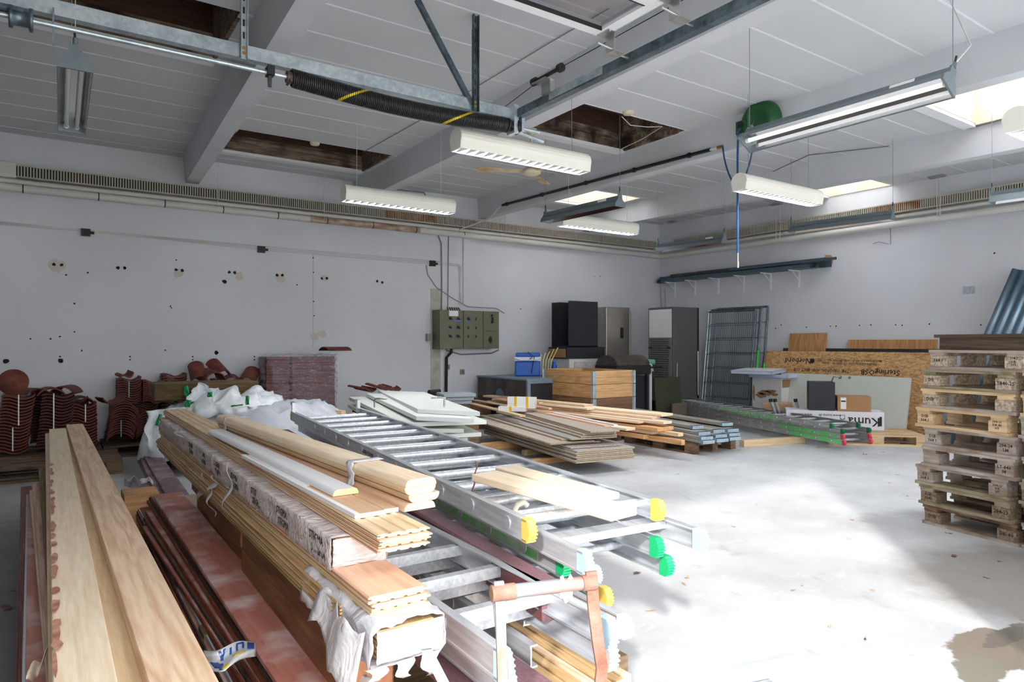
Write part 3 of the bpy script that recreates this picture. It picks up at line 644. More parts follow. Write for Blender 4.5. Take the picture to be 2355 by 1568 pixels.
# overhead glazed gate, open
t = thing('sectional_gate', 'white framed glazed gate sections lying open under the ceiling', 'gate', TR(0, 0, TZ+.1))
GX0, GX1, GY1 = DX0-.02, TX-.2, 3.02
frm = MB(); n = 5; sh = .5
for k in range(n):
    y1 = GY1-k*sh; y0 = y1-sh+.012
    b = MB(); e = .07
    b.box(GX0, GX1, y0, y0+e, 0, .045); b.box(GX0, GX1, y1-e, y1, 0, .045)
    nx = 3; ps = []
    for i in range(nx+1):
        x = GX0+(GX1-GX0)*i/nx; xa = max(GX0, x-e/2) if i else GX0; xb = min(GX1, x+e/2) if i < nx else GX1
        if i == 0: xb = GX0+e
        if i == nx: xa = GX1-e
        b.box(xa, xb, y0+e, y1-e, 0, .045); ps.append((xa, xb))
    s = b.build('gate_section', WHITEP, t)
    for i in range(nx): MB().box(ps[i][1]-.005, ps[i+1][0]+.005, y0+e-.005, y1-e+.005, .018, .024).box(ps[i][1]-.002, ps[i+1][0]+.002, y0+e-.002, y0+e+.006, -.002, .02, 1).box(ps[i][1]-.002, ps[i+1][0]+.002, y1-e-.006, y1-e+.002, -.002, .02, 1).build('pane', [PANE, BLACK], s)
for k in range(5):
    y = GY1-.05-k*sh
    b = MB(); b.box(GX1-.05, GX1+.01, y-.06, y+.04, -.006, 0); b.box(GX1+.01, GX1+.016, y-.045, y+.03, -.1, .02); b.box(GX1+.01, GX1+.1, y-.045, y+.03, -.105, -.1); b.cyl((GX1+.02, y, -.1), (TX, y, -.1), .006, 8); b.cyl((TX-.012, y, -.1), (TX+.008, y, -.1), .022, 14)
    b.cyl((GX1-.03, y-.05, -.012), (GX1-.03, y-.05, 0), .008, 6); b.cyl((GX1-.1, y-.02, -.08), (GX1+.02, y-.02, -.09), .008, 6)
    b.build('roller_bracket', STEEL, t)
# ------------------------------------------------------------------ trough lamps (grey) and round louvred lamps (cream)
def cables(t, x, y0, y1, z, m=CABLEG, sp=.0, r=.003):
    zz = zc(y0)-z; MB().tube([(0, y1, 0), (0, y1+sp, zz)], r, 5).build('suspension_cable', m, t)
def trough(label, A, B, tubes=1, roll=0, cable_m=CABLEG, sticker=False):
    A = Vector(A); B = Vector(B); L = (B-A).length; M0 = frame(A, B); M0.translation = A
    M = M0 @ Matrix.Translation((0, 0, .12)) @ Matrix.Rotation(roll, 4, 'X') @ Matrix.Translation((0, 0, -.12))
    t = thing('trough_lamp', label, 'lamp', M, 'grey trough lamps')
    pr = [(-.08, 0), (-.06, .05), (-.03, .075), (-.03, .115), (.03, .115), (.03, .075), (.06, .05), (.08, 0), (.077, 0), (.057, .046), (.027, .07), (-.027, .07), (-.057, .046), (-.077, 0)]
    b = MB(); b.prism(pr, 0, L, 0); b.build('housing', LAMPGREY, t)
    b = MB(); 
    ins = [(-.0765, .001), (-.0565, .045), (-.026, .069), (.026, .069), (.0565, .045), (.0765, .001)]
    for (a0, z0), (a1, z1) in zip(ins, ins[1:]):
        b.add([(0.004, a0, z0), (L-.004, a0, z0), (L-.004, a1, z1), (0.004, a1, z1)], [(0, 1, 2, 3)])
    b.build('reflector', REFL, t)
    for x in (0, L):
        e = MB(); e.prism([(-.08, -.002), (-.074, .03), (-.05, .065), (-.033, .08), (-.028, .13), (.028, .13), (.033, .08), (.05, .065), (.074, .03), (.08, -.002)], x-.006, x+.006, 0); e.cyl((x, 0, .13), (x, 0, .165), .012, 8); e.build('end_cap', LAMPGREY, t)
        zt = zc((M @ Vector((x, 0, 0))).y)-A.z
        c = MB(); c.tube([M.inverted() @ (M0 @ Vector((x, 0, .15))), M.inverted() @ (M0 @ Vector((x, 0, zt-.002)))], .0022, 5); c.build('suspension_cable', cable_m, t)
        MB().cyl((x, 0, .15), (x, -.004, .21), .006, 6).build('cable_hook', BLACK, t)
    for k in range(tubes):
        y = 0 if tubes == 1 else (-.03 if k == 0 else .03)
        MB().cyl((.03, y, .035), (L-.03, y, .035), .013, 12).build('tube', TUBE if tubes == 1 else TUBEOFF, t)
        for x in (.015, L-.015): MB().cyl((x-.013, y, .035), (x+.013, y, .035), .016, 12).build('lamp_holder', CREAM, t)
    if sticker: MB().box(L-.3, L-.17, -.0315, -.0305, .088, .11).build('sticker', PAPER, t)
    return t
Z28 = 2.78
def lp(a, b_, z): return G(a[0], a[1], z), G(b_[0], b_[1], z)
A, B = lp((240, 312), (215, 305), 2.78)
trough('grey trough lamp with two tubes, seen end-on near the top left beam', (.11, 5.5, 2.79), (.10, 4.22, 2.79), 2, cable_m=CABLEW)
trough('large grey trough lamp hanging in front of the green hose reel', (3.83, 2.80, 2.64), (3.84, 1.58, 2.64), 1, -.5, sticker=True)
trough('grey trough lamp above the smallest cream lamp, over the electric cabinet side', (4.88, 6.42, 2.79), (4.95, 5.22, 2.79), 1, sticker=True)
trough('grey trough lamp closest to the room corner', (7.9, 7.46, 2.79), (7.98, 6.26, 2.79), 1, sticker=True)
trough('grey trough lamp halfway along the right wall, in front of the rusty grille', (7.98, 5.2, 2.79), (8.12, 3.98, 2.79), 1)
trough('grey trough lamp cut by the right picture edge, over the leaning boards', (8.0, 2.93, 2.79), (8.1, 1.7, 2.79), 1)
LAMPW = 78
def louvre_lamp(label, x0, y, L=1.25, z=2.8, cm=CABLEG):
    t = thing('louvred_lamp', label, 'lamp', TR(x0, y, z), 'cream louvred lamps')
    arc = []
    for k in range(13):
        a = math.radians(205-230*k/12); arc.append((.088*math.cos(a), .085+.08*math.sin(a)))
    out = [(-.072, 0)]+arc+[(.072, 0)]
    inn = [(q[0]*.95, q[1]*.96+.004) for q in reversed(out)]; inn[0] = (.069, 0); inn[-1] = (-.069, 0)
    MB().prism(out+inn, 0, L, 0, smooth=False).build('housing', CREAM, t)
    for x in (0, L): MB().prism(out, x-.004, x+.004, 0).build('end_cap', CREAM, t)
    b = MB(); n = 16
    for k in range(n):
        x = (k+.5)*L/n; w = L/n*.42
        b.add([(x-w, -.066, .0), (x+w, -.066, .0), (x+w*.1, -.06, .05), (x-w*.1, -.06, .05), (x-.004, .066, .0), (x+.004, .066, .0), (x+.002, .06, .05), (x-.002, .06, .05)], [(0, 1, 2, 3), (7, 6, 5, 4), (0, 3, 7, 4), (1, 5, 6, 2), (0, 4, 5, 1)])
    b.box(0, L, -.069, -.067, 0, .05); b.box(0, L, .067, .069, 0, .05); b.box(0, L, -.069, .069, .05, .051, 0)
    b.build('louvre', mat('satin_louvre_blades', (240, 240, 244), .3, .1, var=.02), t)
    MB().cyl((.03, 0, .078), (L-.03, 0, .078), .013, 10).build('tube', TUBE, t)
    for x in (.14, L-.14):
        MB().tube([(x, 0, .16), (x, 0, zc(y)-z)], .0022, 5).build('suspension_cable', cm, t)
    l = bpy.data.lights.new('lamp_fill', 'AREA'); l.shape = 'RECTANGLE'; l.size = L-.06; l.size_y = .115; l.energy = LAMPW; l.color = (.96, .98, 1.0)  # fill light added inside the lamp to brighten the back walls
    lo = bpy.data.objects.new('lamp_fill', l); COL.objects.link(lo); lo.parent = t; lo.location = (L/2, 0, .049)
    return t
louvre_lamp('large cream louvred lamp hanging below the black spring end', 2.50, 4.40, 1.26)
louvre_lamp('dingy cream louvred lamp in front of the long wall grille', 2.45, 6.62, 1.26, cm=CABLEW)
louvre_lamp('cream louvred lamp under the lit skylight, partly behind the thin grey lamp', 5.17, 6.52, 1.28, cm=CABLEW)
louvre_lamp('cream louvred lamp to the right of the hanging blue hose', 5.38, 4.05, 1.28)
for x_, y_ in ((8.9, 2.2),): louvre_lamp('cream louvred lamp outside the picture, in the %s row' % {(-3.2, 6.6): 'long wall', (-3.2, 3.2): 'left gate', (-5.8, 5.0): 'far left', (8.9, 2.2): 'right gate'}[(x_, y_)], x_, y_, 1.28)  # unseen lamp, added only to brighten the interior
q = G(2338, 300, 2.8); louvre_lamp('cream louvred lamp cut off by the right picture edge', q.x, q.y, 1.28)
# ------------------------------------------------------------------ fan, detectors, reel, black pipe
p = G(1222, 398, 3.28); t = thing('ceiling_fan', 'yellowed cream ceiling fan with flat blades behind the large cream lamp', 'fan', TR(p.x, p.y, 3.28))
b = MB(); b.lathe([(0, -.035), (.05, -.03), (.075, -.015), (.1, -.012), (.115, .01), (.1, .035), (.05, .06), (.018, .07), (.014, zc(p.y)-3.28-.06), (.06, zc(p.y)-3.28-.05), (.06, zc(p.y)-3.28)], 28); b.build('motor', CREAMD, t)
for a in (158, 38, -82):
    M = Matrix.Rotation(math.radians(a), 4, 'Z') @ Matrix.Rotation(math.radians(9), 4, 'X')
    MB().add([M @ Vector(v) for v in [(.09, -.03, .01), (.62, -.065, .01), (.62, .065, .01), (.09, .03, .01), (.09, -.03, .018), (.62, -.065, .018), (.62, .065, .018), (.09, .03, .018)]], [(3, 2, 1, 0), (4, 5, 6, 7), (0, 1, 5, 4), (1, 2, 6, 5), (2, 3, 7, 6), (3, 0, 4, 7)]).build('blade', mat('stained_fan_blade', (214, 200, 166), .6, rgb2=(176, 140, 96), scale=5), t)
for px, py, lb in ((1445, 257, 'round cream smoke detector at the edge of the dark roof opening above the fan'), (724, 328, 'round cream smoke detector beside the long narrow roof opening')):
    c = CP(px, py); M = Matrix.Translation(c)
    b = MB(); b.lathe([(0, -.035), (.02, -.035), (.05, -.028), (.058, -.012), (.06, 0)], 24, 0, M)
    o = b.build('smoke_detector', CREAMD); tag(o, lb, 'smoke detector')
cpt = [CP(1430, 268, .01), CP(1450, 288, .05), CP(1490, 292, .04), CP(1523, 291, .01), CP(1480, 318, .02), CP(1424, 345, .06)]
tag(MB().tube(cpt, .005, 6).build('loose_cable', CABLEW), 'loose white cable hanging across the square roof opening near the fan', 'cable')
# reel on beam 3
rx, ry, rz_ = bx(2, 4.1)-.2, 4.15, 3.56
t = thing('hose_reel', 'green enclosed hose reel fixed to the beam behind the large trough lamp', 'hose reel', TR(rx, ry, rz_))
Mr = Matrix.Rotation(math.radians(-90), 4, 'Y')
pt0 = G(1715, 287, 3.5)
b = MB()
b.lathe([(0, .0), (.17, .0), (.2, .02), (.215, .05), (.215, .1), (.2, .13), (.17, .15), (.165, .158), (.12, .158), (.115, .15), (0, .15)], 40, 0, Mr)
b.cbox((-.1, .17, -.02), .14, .12, .13); b.cbox((-.08, .0, .2), .12, .16, .05); b.build('casing', GREENP, t)
MB().cyl((-.172, 0.17, -.0), (-.18, .17, -.0), .035, 16).build('hose_guide', BLACK, t)
MB().box(-.0, .06, -.06, .06, -.05, .3).build('wall_bracket', GREENP, t)
h0 = Vector((rx-.16, ry+.17, rz_-.02))
hose = MB(); pe = G(1640, 342, 3.32)
hp_ = [h0, h0+Vector((-.05, 0, -.05)), h0+Vector((-.06, .0, -.3)), h0+Vector((-.06, 0, -.9)), h0+Vector((-.06, 0, -1.28))]
hose.tube(hp_, .011, 8)
o = hose.build('air_hose', BLUEHOSE); tag(o, 'blue hose hanging straight down from the green reel to a metal nozzle', 'hose')
e = hp_[-1]; MB().cyl(e, e+Vector((0, 0, -.09)), .009, 8).cyl(e+Vector((0, 0, -.09)), e+Vector((0, 0, -.15)), .013, 8).build('nozzle', STEEL, o)
# black compressed-air pipe along the beam
t = thing('air_pipe', 'black air pipe clipped along the concrete beam up to the hose reel', 'pipe')
P0 = Vector((bx(2, 9.2)-.2, 9.15, 3.60)); P1 = Vector((bx(2, 4.9)-.2, 4.86, 3.47))
MB().cyl(P0, P1, .02, 12).build('pipe_run', BLACK, t)
for f in (.03, .26, .5, .72, .93):
    c = P0.lerp(P1, f); MB().cyl(c-Vector((0, .015, 0)), c+Vector((0, .015, 0)), .03, 10).box(c.x, c.x+.06, c.y-.012, c.y+.012, c.z-.012, c.z+.012).build('pipe_clip', BLACK, t)
d = (P1-P0).normalized(); MB().cyl(P1, P1+d*.1, .012, 10).build('connector', PIPEW, t); MB().cyl(P1+d*.1, P1+d*.17, .018, 10).build('coupling', mat('brass', (176, 130, 70), .35, .8), t)
s0 = P1+d*.17; s1 = Vector((rx-.12, ry+.05, rz_-.2))
pts = []
for k in range(21):
    f = k/20; q = s0.lerp(s1, f); q.z -= .42*math.sin(math.pi*min(1, f*1.02))**.7; pts.append(q)
o = MB().tube(pts, .009, 8).build('air_hose', BLUEHOSE); tag(o, 'short blue hose looping from the black pipe end to the green reel', 'hose')
# white conduit from wall to pipe
tag(MB().tube([(bx(2, 9.15)-.2, 9.2, 3.59), (6.02, 9.5, 3.42), (5.75, YL-.13, 3.3), (5.62, YL-.02, 3.2)], .013, 8).build('conduit', PIPEW), 'white conduit bending from the black pipe down behind the wall heater', 'conduit')
# fixing wires for the heaters
for i, (px, py0, py1) in enumerate(((501, 365, 478), (745, 470, 515), (1152, 490, 545), (1162, 488, 548), (1376, 530, 572), (1388, 530, 573))):
    c = WL(px, py1, YL-.13); 
    tag(MB().cyl((c.x, YL-.135, 3.2), (c.x, YL-.135, zc(YL)), .004, 6).build('support_wire', PIPEW), 'thin white wire holding the %s span of heater from the left along the long wall' % ORD[i], 'wire', 'heater support wires')
for i, (px) in enumerate((1785, 1794, 2155, 2162)):
    c = WR(px, 550, XR-.135); tag(MB().cyl((XR-.135, c.y, 3.15), (XR-.135, c.y, zc(c.y)), .004, 6).build('support_wire', PIPEW), 'thin white wire holding the heater on the right wall, %s from the corner' % ORD[i], 'wire', 'heater support wires')
for i, (px, ww) in enumerate(((1785, .2), (2155, .2), (1545, .15))):
    c = WR(px, 500, XR-.15); zt = zc(c.y); tag(MB().box(XR-.2, XR-.1, c.y-ww/2, c.y+ww/2, zt-.03, zt-.002).build('ceiling_bracket', mat('grey_bracket', (150, 152, 152), .6)), ['small grey ceiling bracket above the middle of the right wall heater', 'small grey ceiling bracket near the right end of the right wall heater', 'small grey ceiling bracket next to the room corner'][i], 'bracket')
# wire along ceiling of beam 4 and wire to lamp 2
tag(MB().tube([CP(1505, 462, .02), CP(1700, 430, .01), CP(1860, 355, .0)+Vector((0, 0, -.01)), CP(2100, 330, .02), CP(2354, 262, .02)], .006, 6).build('ceiling_cable', CABLEG), 'dirty cable pinned along the ceiling edge beside the right-hand beams', 'cable')
tag(MB().tube([CP(834, 349, .0)-Vector((0, 0, .01)), CP(1000, 258, .012), CP(1265, 98, .012), CP(1400, 20, .012)], .004, 6).build('ceiling_cable', CABLEG), 'thin grey cable stretched over the ceiling towards the open gate', 'cable')
tag(MB().tube([G(2176, 170, 2.82), G(2225, 100, 3.3)+Vector((.05, 0, 0)), CP(2180, -10)], .004, 6).build('lamp_cable', CABLEW), 'white lamp cable curving up from the large trough lamp end', 'cable')
# ------------------------------------------------------------------ wall wiring, junction boxes, electric cabinet, sockets
YW2 = YL-.012
def lc(pts, r, m, label, name='wall_cable', grp='wall cables'): 
    return tag(MB().tube([WL(x, y, YW2) for x, y in pts], r, 6).build(name, m), label, 'cable', grp)
for k, dy_ in enumerate((0, 4, 8)):
    lc([(-150, 495+dy_), (190, 528+dy_*.3), (600, 566+dy_), (1000, 600+dy_), (1055+k*3, 607+dy_*.6), (1062-k*3, 700)], .006, CABLEW, '%s of the white cables running between the black wall boxes' % ['upper', 'middle', 'lower'][k])
lc([(980, 610), (984, 632), (1003, 660), (1040, 685), (1075, 705), (1142, 709), (1160, 720)], .007, CABLEG, 'grey cable looping from the third wall box to the electric cabinet')
lc([(910, 436), (975, 443), (990, 470), (993, 500), (1015, 560), (1016, 640), (1015, 780), (1028, 806), (1060, 815), (1130, 812), (1147, 804)], .013, CABLEG, 'thick grey cable curving around the left of the electric cabinet')
lc([(1033, 470), (1031, 600), (1030, 706)], .008, CABLEG, 'thin grey cable dropping straight to the left edge of the electric cabinet')
lc([(1066, 540), (1066, 700)], .01, CABLEW, 'white cable dropping to the top of the electric cabinet')
for i, (px, py) in enumerate(((197, 535), (600, 574), (993, 606))):
    c = WL(px, py); t = thing('junction_box', ['black wall box at the left end of the cable run', 'black wall box in the middle of the cable run', 'black wall box close to the concrete strip'][i], 'junction box', TR(c.x, YL, c.z), 'black wall boxes')
    MB().box(-.05, .05, -.05, 0, -.045, .045).cyl((.03, -.03, 0), (.09, -.03, .0), .018, 10).build('box', BLACK, t)
    MB().cyl((0, -.052, 0), (0, -.05, 0), .025, 16).build('lid', RUBBER, t)
a = WL(1030, 711, YL-.24); c = WL(1162, 803, YL-.24); zt = 1.895; zb = 1.255; xa, xb = 5.22, 6.385
t = thing('electric_cabinet', 'olive grey metal switch cabinet with rotary switches on the long wall', 'electric cabinet', TR(0, 0, 0))
MB().box(xa, xb, YL-.24, YL, zb, zt).build('body', CABINET, t)
yf = YL-.24; W_ = xb-xa
def door(x0, x1, z0, z1):
    o = MB().box(x0+.006, x1-.006, yf-.018, yf, z0+.006, z1-.006).build('door', CABINET, t); return o
d1 = door(xa, xa+W_*.385, zb, zt); d2 = door(xa+W_*.385, xa+W_*.72, zb, zt); d3 = door(xa+W_*.72, xb, zb+.3, zt); d4 = door(xa+W_*.72, xb, zb, zb+.3)
def knob(p, x, z, s=1): MB().cyl((x, yf-.02, z), (x, yf-.035, z), .022*s, 12).box(x-.03*s, x+.03*s, yf-.05, yf-.03, z-.008, z+.008, 0, Matrix.Translation((x, 0, z)) @ Matrix.Rotation(.5, 4, 'Y') @ Matrix.Translation((-x, 0, -z))).build('rotary_switch', BLACK, p)
for r in range(3):
    for q in (0, 1): knob(d1, xa+W_*(.17+.13*q), zt-.14-.145*r)
knob(d2, xa+W_*.47, zt-.14)
for r in range(3):
    for q in (0, 1):
        if (r, q) != (0, 0): MB().box(xa+W_*(.46+.13*q), xa+W_*(.475+.13*q), yf-.026, yf-.018, zt-.165-.145*r, zt-.12-.145*r).build('push_button', BLACK, d2)
MB().cyl((xa+W_*.87, yf-.02, zt-.07), (xa+W_*.87, yf-.04, zt-.07), .02, 12).box(xa+W_*.865, xa+W_*.885, yf-.05, yf-.03, zt-.2, zt-.1).cyl((xa+W_*.87, yf-.02, zt-.19), (xa+W_*.87, yf-.04, zt-.19), .02, 12).build('plug', BLACK, d3)
MB().cyl((xa+W_*.84, yf-.02, zb+.15), (xa+W_*.84, yf-.035, zb+.15), .035, 12).box(xa+W_*.83, xa+W_*.85, yf-.05, yf-.03, zb+.09, zb+.21).build('main_switch', BLACK, d4)
MB().box(xa+W_*.15, xa+W_*.3, yf-.022, yf-.02, zt-.1, zt-.01).build('paper_note', PAPER, d1)
MB().box(xa+W_*.24, xa+W_*.34, yf-.0205, yf-.019, zt-.185, zt-.165).box(xa+W_*.12, xa+W_*.22, yf-.0205, yf-.019, zt-.315, zt-.3).build('tape_label', BLUETAPE, d1)
MB().box(xa+W_*.42, xa+W_*.52, yf-.0205, yf-.019, zt-.185, zt-.17).build('tape_label', BLUETAPE, d2)
for k in range(6): MB().cyl((xa+.2+.045*k, yf+.05, zt), (xa+.19+.04*k, yf+.06, zt+.05), .012, 8).build('cable_gland', BLACK, t)
MB().cyl((xa-.05, YL-.03, zb+.17), (xa-.05, YL-.03, zb+.25), .0, 4)
tag(MB().box(xa-.12, xa-.04, YL-.06, YL, zb+.13, zb+.25).build('small_switch_box', mat('grey_plastic_box', (150, 146, 134), .6)), 'small grey box on the wall touching the left of the electric cabinet', 'junction box')
tag(MB().tube([(xa+.31, YL-.1, zb), (xa+.31, YL-.1, zb-.06), (xa+.25, YL-.04, zb-.15), (xa+.24, YL-.035, .1)], .025, 10).build('supply_pipe', BLACK), 'black supply pipe coming down from the electric cabinet', 'pipe')
for px, py, lb in ((1028, 844, 'small grey wall socket left of the black supply pipe'), (1062, 855, 'grey wall socket right of the black supply pipe')):
    c = WL(px, py); t = thing('wall_socket', lb, 'socket', TR(c.x, YL, c.z), 'grey wall sockets'); MB().box(-.04, .04, -.03, 0, -.045, .045).build('plate', mat('grey_plastic_box', (150, 146, 134), .6), t); MB().box(-.025, .025, -.034, -.03, -.03, .03).build('switch', mat('darker_switch', (110, 110, 106), .6), t)
c = WR(2048, 505); tag(MB().tube([WR(2048, 520, XR-.02), WR(2048, 562, XR-.02), WR(2038, 560, XR-.03), WR(2022, 556, XR-.03), WR(2008, 560, XR-.02)], .005, 6).build('wall_cable', CABLEG), 'thin grey cable hanging from the heating pipe on the right wall', 'cable', 'wall cables')
def dirvp(px):
    a = (px-1177.5)/F; v = Vector((FW[0]+RT[0]*a, FW[1]+RT[1]*a, 0)); return v.normalized()
def mbox(name, x0, x1, y0, y1, z0, z1, m, label, cat, M=None, bevel=.004, group=None):
    o = MB().box(x0, x1, y0, y1, z0, z1).build(name, m, None, M, bevel=bevel); return tag(o, label, cat, group)
# ------------------------------------------------------------------ pallets
def pallet(label, M, mt=PALLETB, L=1.2, W=.8, group='wooden pallets on the floor', name='pallet', parts=True):
    """deck boards run along local x; front long side at y=0"""
    t = thing(name, label, 'pallet', M, group)
    for k in range(5):
        w = .14 if k in (0, 2, 4) else .1; y = [0, .19, W/2-.07, W-.29, W-.14][k]
        MB().box(0, L, y, y+w, .122, .144).build('deck_board', mt, t)
    for x in (0, L/2-.07, L-.145):
        MB().box(x, x+.145, 0, W, .1, .122).build('stringer_board', mt, t)
        for y in (0, W/2-.05, W-.1): MB().box(x, x+.145, y, y+.1, .022, .1).build('block', mt, t)
    for y in (0, W/2-.05, W-.1): MB().box(0, L, y, y+.1, 0, .022).build('bottom_board', mt, t)
    return t
pa_ = pallet('empty brown pallet lying in front of the clay tile stacks', TR(-.59, 8.05, 0))
pallet('brown pallet at the left edge beside the empty one', TR(-1.85, 8.08, 0))
pallet('pallet carrying the clay tile stacks on the left', TR(-.72, 8.9, 0), PALLETD)
pallet('pallet carrying the fanned tile stacks beside the white sacks', TR(.5, 9.15, 0), PALLETD)
pallet('pallet under the film-wrapped tiles', TR(2.28, 9.1, 0), PALLETD)
pallet('pallet under the white sacks and the mineral wool bale', TR(1.05, 7.95, 0), PALLETD)
# ------------------------------------------------------------------ clay tiles
def s_prof(w=.3, th=.019, amp=.021, n=14, flat=.0):
    up = []; lo = []
    for k in range(n+1):
        f = k/n; x = (f-.5)*w; z = amp*math.sin(2*math.pi*f*1.0+.6)+(.012 if f > .93 else 0)
        up.append((x, z+th/2)); lo.append((x, z-th/2))
    return lo+up[::-1]
def arch_prof(r=.165, th=.016, a0=28, a1=152, n=12):
    o = [(r*math.cos(math.radians(a0+(a1-a0)*k/n)), r*math.sin(math.radians(a0+(a1-a0)*k/n))) for k in range(n+1)]
    i = [((r-th)*math.cos(math.radians(a0+(a1-a0)*k/n)), (r-th)*math.sin(math.radians(a0+(a1-a0)*k/n))) for k in range(n+1)]
    return o+i[::-1]
def proto(name, prof, d, m): return MB().prism(prof, 0, d, 0, axis=1).build(name, m)
TILE = proto('roof_tile', s_prof(), .36, CLAY); TILE2 = proto('roof_tile', s_prof(.3, .019, .021), .36, CLAYD)
ARCH = proto('ridge_tile', arch_prof(), .36, CLAY)
protos = [TILE, TILE2, ARCH]
def stack(src, n, x, y, z0, dz, where, fan=0., sx=1., lean=0., grp=None, wig=.004, kind='roof tile', yr=0):
    top = None
    for k in range(n):
        o = src.copy(); COL.objects.link(o)
        a = fan*k; xx = x+lean*k*dz+random.uniform(-wig, wig)
        o.matrix_world = Matrix.Translation((xx, y+random.uniform(-wig, wig), z0+k*dz)) @ Matrix.Rotation(yr, 4, 'Z') @ Matrix.Rotation(a, 4, 'Y') @ Matrix.Diagonal((sx, 1, 1, 1))
        tag(o, '%s %s up in %s' % (ORD[k], kind, where), kind, grp or ('clay tiles in '+where)); top = o
    return top
stack(TILE, 18, -.36, 8.93, .19, .034, 'the leftmost front tile stack', sx=.98, lean=.12)
stack(TILE2, 18, .01, 8.95, .19, .034, 'the second front tile stack', lean=.1)
stack(TILE, 14, .31, 9.12, .19, .034, 'the low front tile stack beside the bare wall', sx=.86, lean=-.02)
stack(TILE2, 15, .26, 9.52, .19, .034, 'the rear tile stack beside the bare wall', sx=.8, lean=-.02)
stack(TILE2, 18, -.05, 9.5, .19, .034, 'the rear tile stack behind the second one')
for i, (x, y, z0, z1, n_) in enumerate(((-.34, 8.92, .2, .45, 'leftmost'), (-.29, 8.92, .47, .8, 'upper leftmost'), (.02, 8.94, .2, .8, 'second'), (.32, 9.11, .45, .65, 'low'))):
    tag(MB().box(x-.006, x+.006, y-.012, y-.008, z0, z1).build('strapping_band', STRAP), 'white strap down the %s front tile stack' % n_, 'strap', 'white straps on the tile stacks')
tag(MB().lathe([(0, 0), (.135, 0), (.14, .012), (.135, .024), (0, .024)], 32, 0, TR(-.34, 9.0, .93, 0, math.radians(78))).build('round_end_tile', CLAY), 'round clay end disc standing on the leftmost tile stack', 'roof tile')
def loose(src, M, label): o = src.copy(); COL.objects.link(o); o.matrix_world = M; return tag(o, label, 'roof tile')
loose(ARCH, TR(-.12, 9.1, .72, .5) @ Matrix.Diagonal((.85, .9, .8, 1)), 'curved ridge tile lying between the first two tile stacks')
loose(ARCH, TR(.0, 9.0, .70, .1) @ Matrix.Diagonal((.95, .9, .95, 1)), 'curved ridge tile with a white strap on the second tile stack')
loose(ARCH, TR(.09, 9.12, .70, -.3) @ Matrix.Diagonal((.9, .9, 1, 1)), 'curved ridge tile behind the strapped one')
loose(ARCH, TR(.3, 9.25, .58, .1) @ Matrix.Diagonal((.85, .9, .9, 1)), 'curved ridge tile over the low tile stack')
stack(ARCH, 13, .67, 9.2, .13, .029, 'the large fanned stack left of the sacks', fan=.022, sx=1.0, kind='ridge tile', lean=.12)
stack(ARCH, 9, .95, 9.25, .12, .029, 'the small fanned stack left of the sacks', sx=.8, fan=.01, kind='ridge tile')
stack(TILE, 10, .80, 9.55, .63, .029, 'the strapped stack above the fanned tiles', sx=.85, fan=-.01)
stack(TILE2, 16, .98, 9.57, .17, .029, 'the low rear stack behind the fanned tiles', sx=.85)
stack(TILE2, 19, .72, 9.57, .17, .024, 'the rear left tile stack on the same pallet', sx=.8)
stack(TILE, 10, 1.06, 9.5, .62, .026, 'the tile stack left of the mineral wool bale', sx=.8)
stack(TILE, 12, 1.30, 9.5, .60, .03, 'the tall tile stack behind the mineral wool bale', sx=.9)
stack(TILE2, 12, 1.28, 9.55, .17, .034, 'the lower tiles hidden behind the bale', sx=.9)
loose(ARCH, TR(.60, 9.12, .80, .25, 0) @ Matrix.Rotation(math.pi*.97, 4, 'Y') @ Matrix.Diagonal((.9, .7, 1, 1)), 'upturned curved tile balanced left of the tile stacks')
loose(TILE, TR(.76, 9.35, .95, .2, .1, -.25) @ Matrix.Diagonal((.5, .6, 1, 1)), 'tilted clay tile on top of the strapped stack')
for i, (x, y_, s_) in enumerate(((.79, 9.54, .68), (1.06, 9.49, .64), (.68, 9.19, .24), (.96, 9.24, .24))): tag(MB().box(x-.006, x+.006, y_-.002, y_+.002, s_, s_+.2).build('strapping_band', STRAPG), 'green strap on the %s tile stack over the second pallet' % ['strapped upper', 'upper bale-side', 'fanned', 'small fanned'][i], 'strap', 'green straps on tiles')
for i, (px, py, yy, rx_, rz_, s_) in enumerate(((455, 860, 9.4, 90, 0, .9), (492, 862, 9.3, 20, .2, 1.3), (510, 848, 9.5, 70, .3, .9), (562, 865, 9.4, 60, -.5, 1.), (527, 868, 9.45, 15, -.2, 1.))):
    c = WL(px, py, yy)
    b = MB(); b.prism(arch_prof(.11*s_, .014, 5, 175, 14), 0, .32, 0, axis=1)
    tag(b.build('ridge_tile', CLAY, None, TR(c.x, c.y-.1, c.z-.1, rz_, math.radians(rx_)*.4)), '%s loose ridge tile from the left on top of the rear stack' % ORD[i], 'roof tile', 'loose ridge tiles')
stack(TILE, 20, 1.95, 9.5, .2, .034, 'the stack between the bale and the film-wrapped tiles', sx=1.2)
stack(TILE2, 19, 1.62, 9.52, .2, .034, 'the stack right behind the bale', sx=.9)
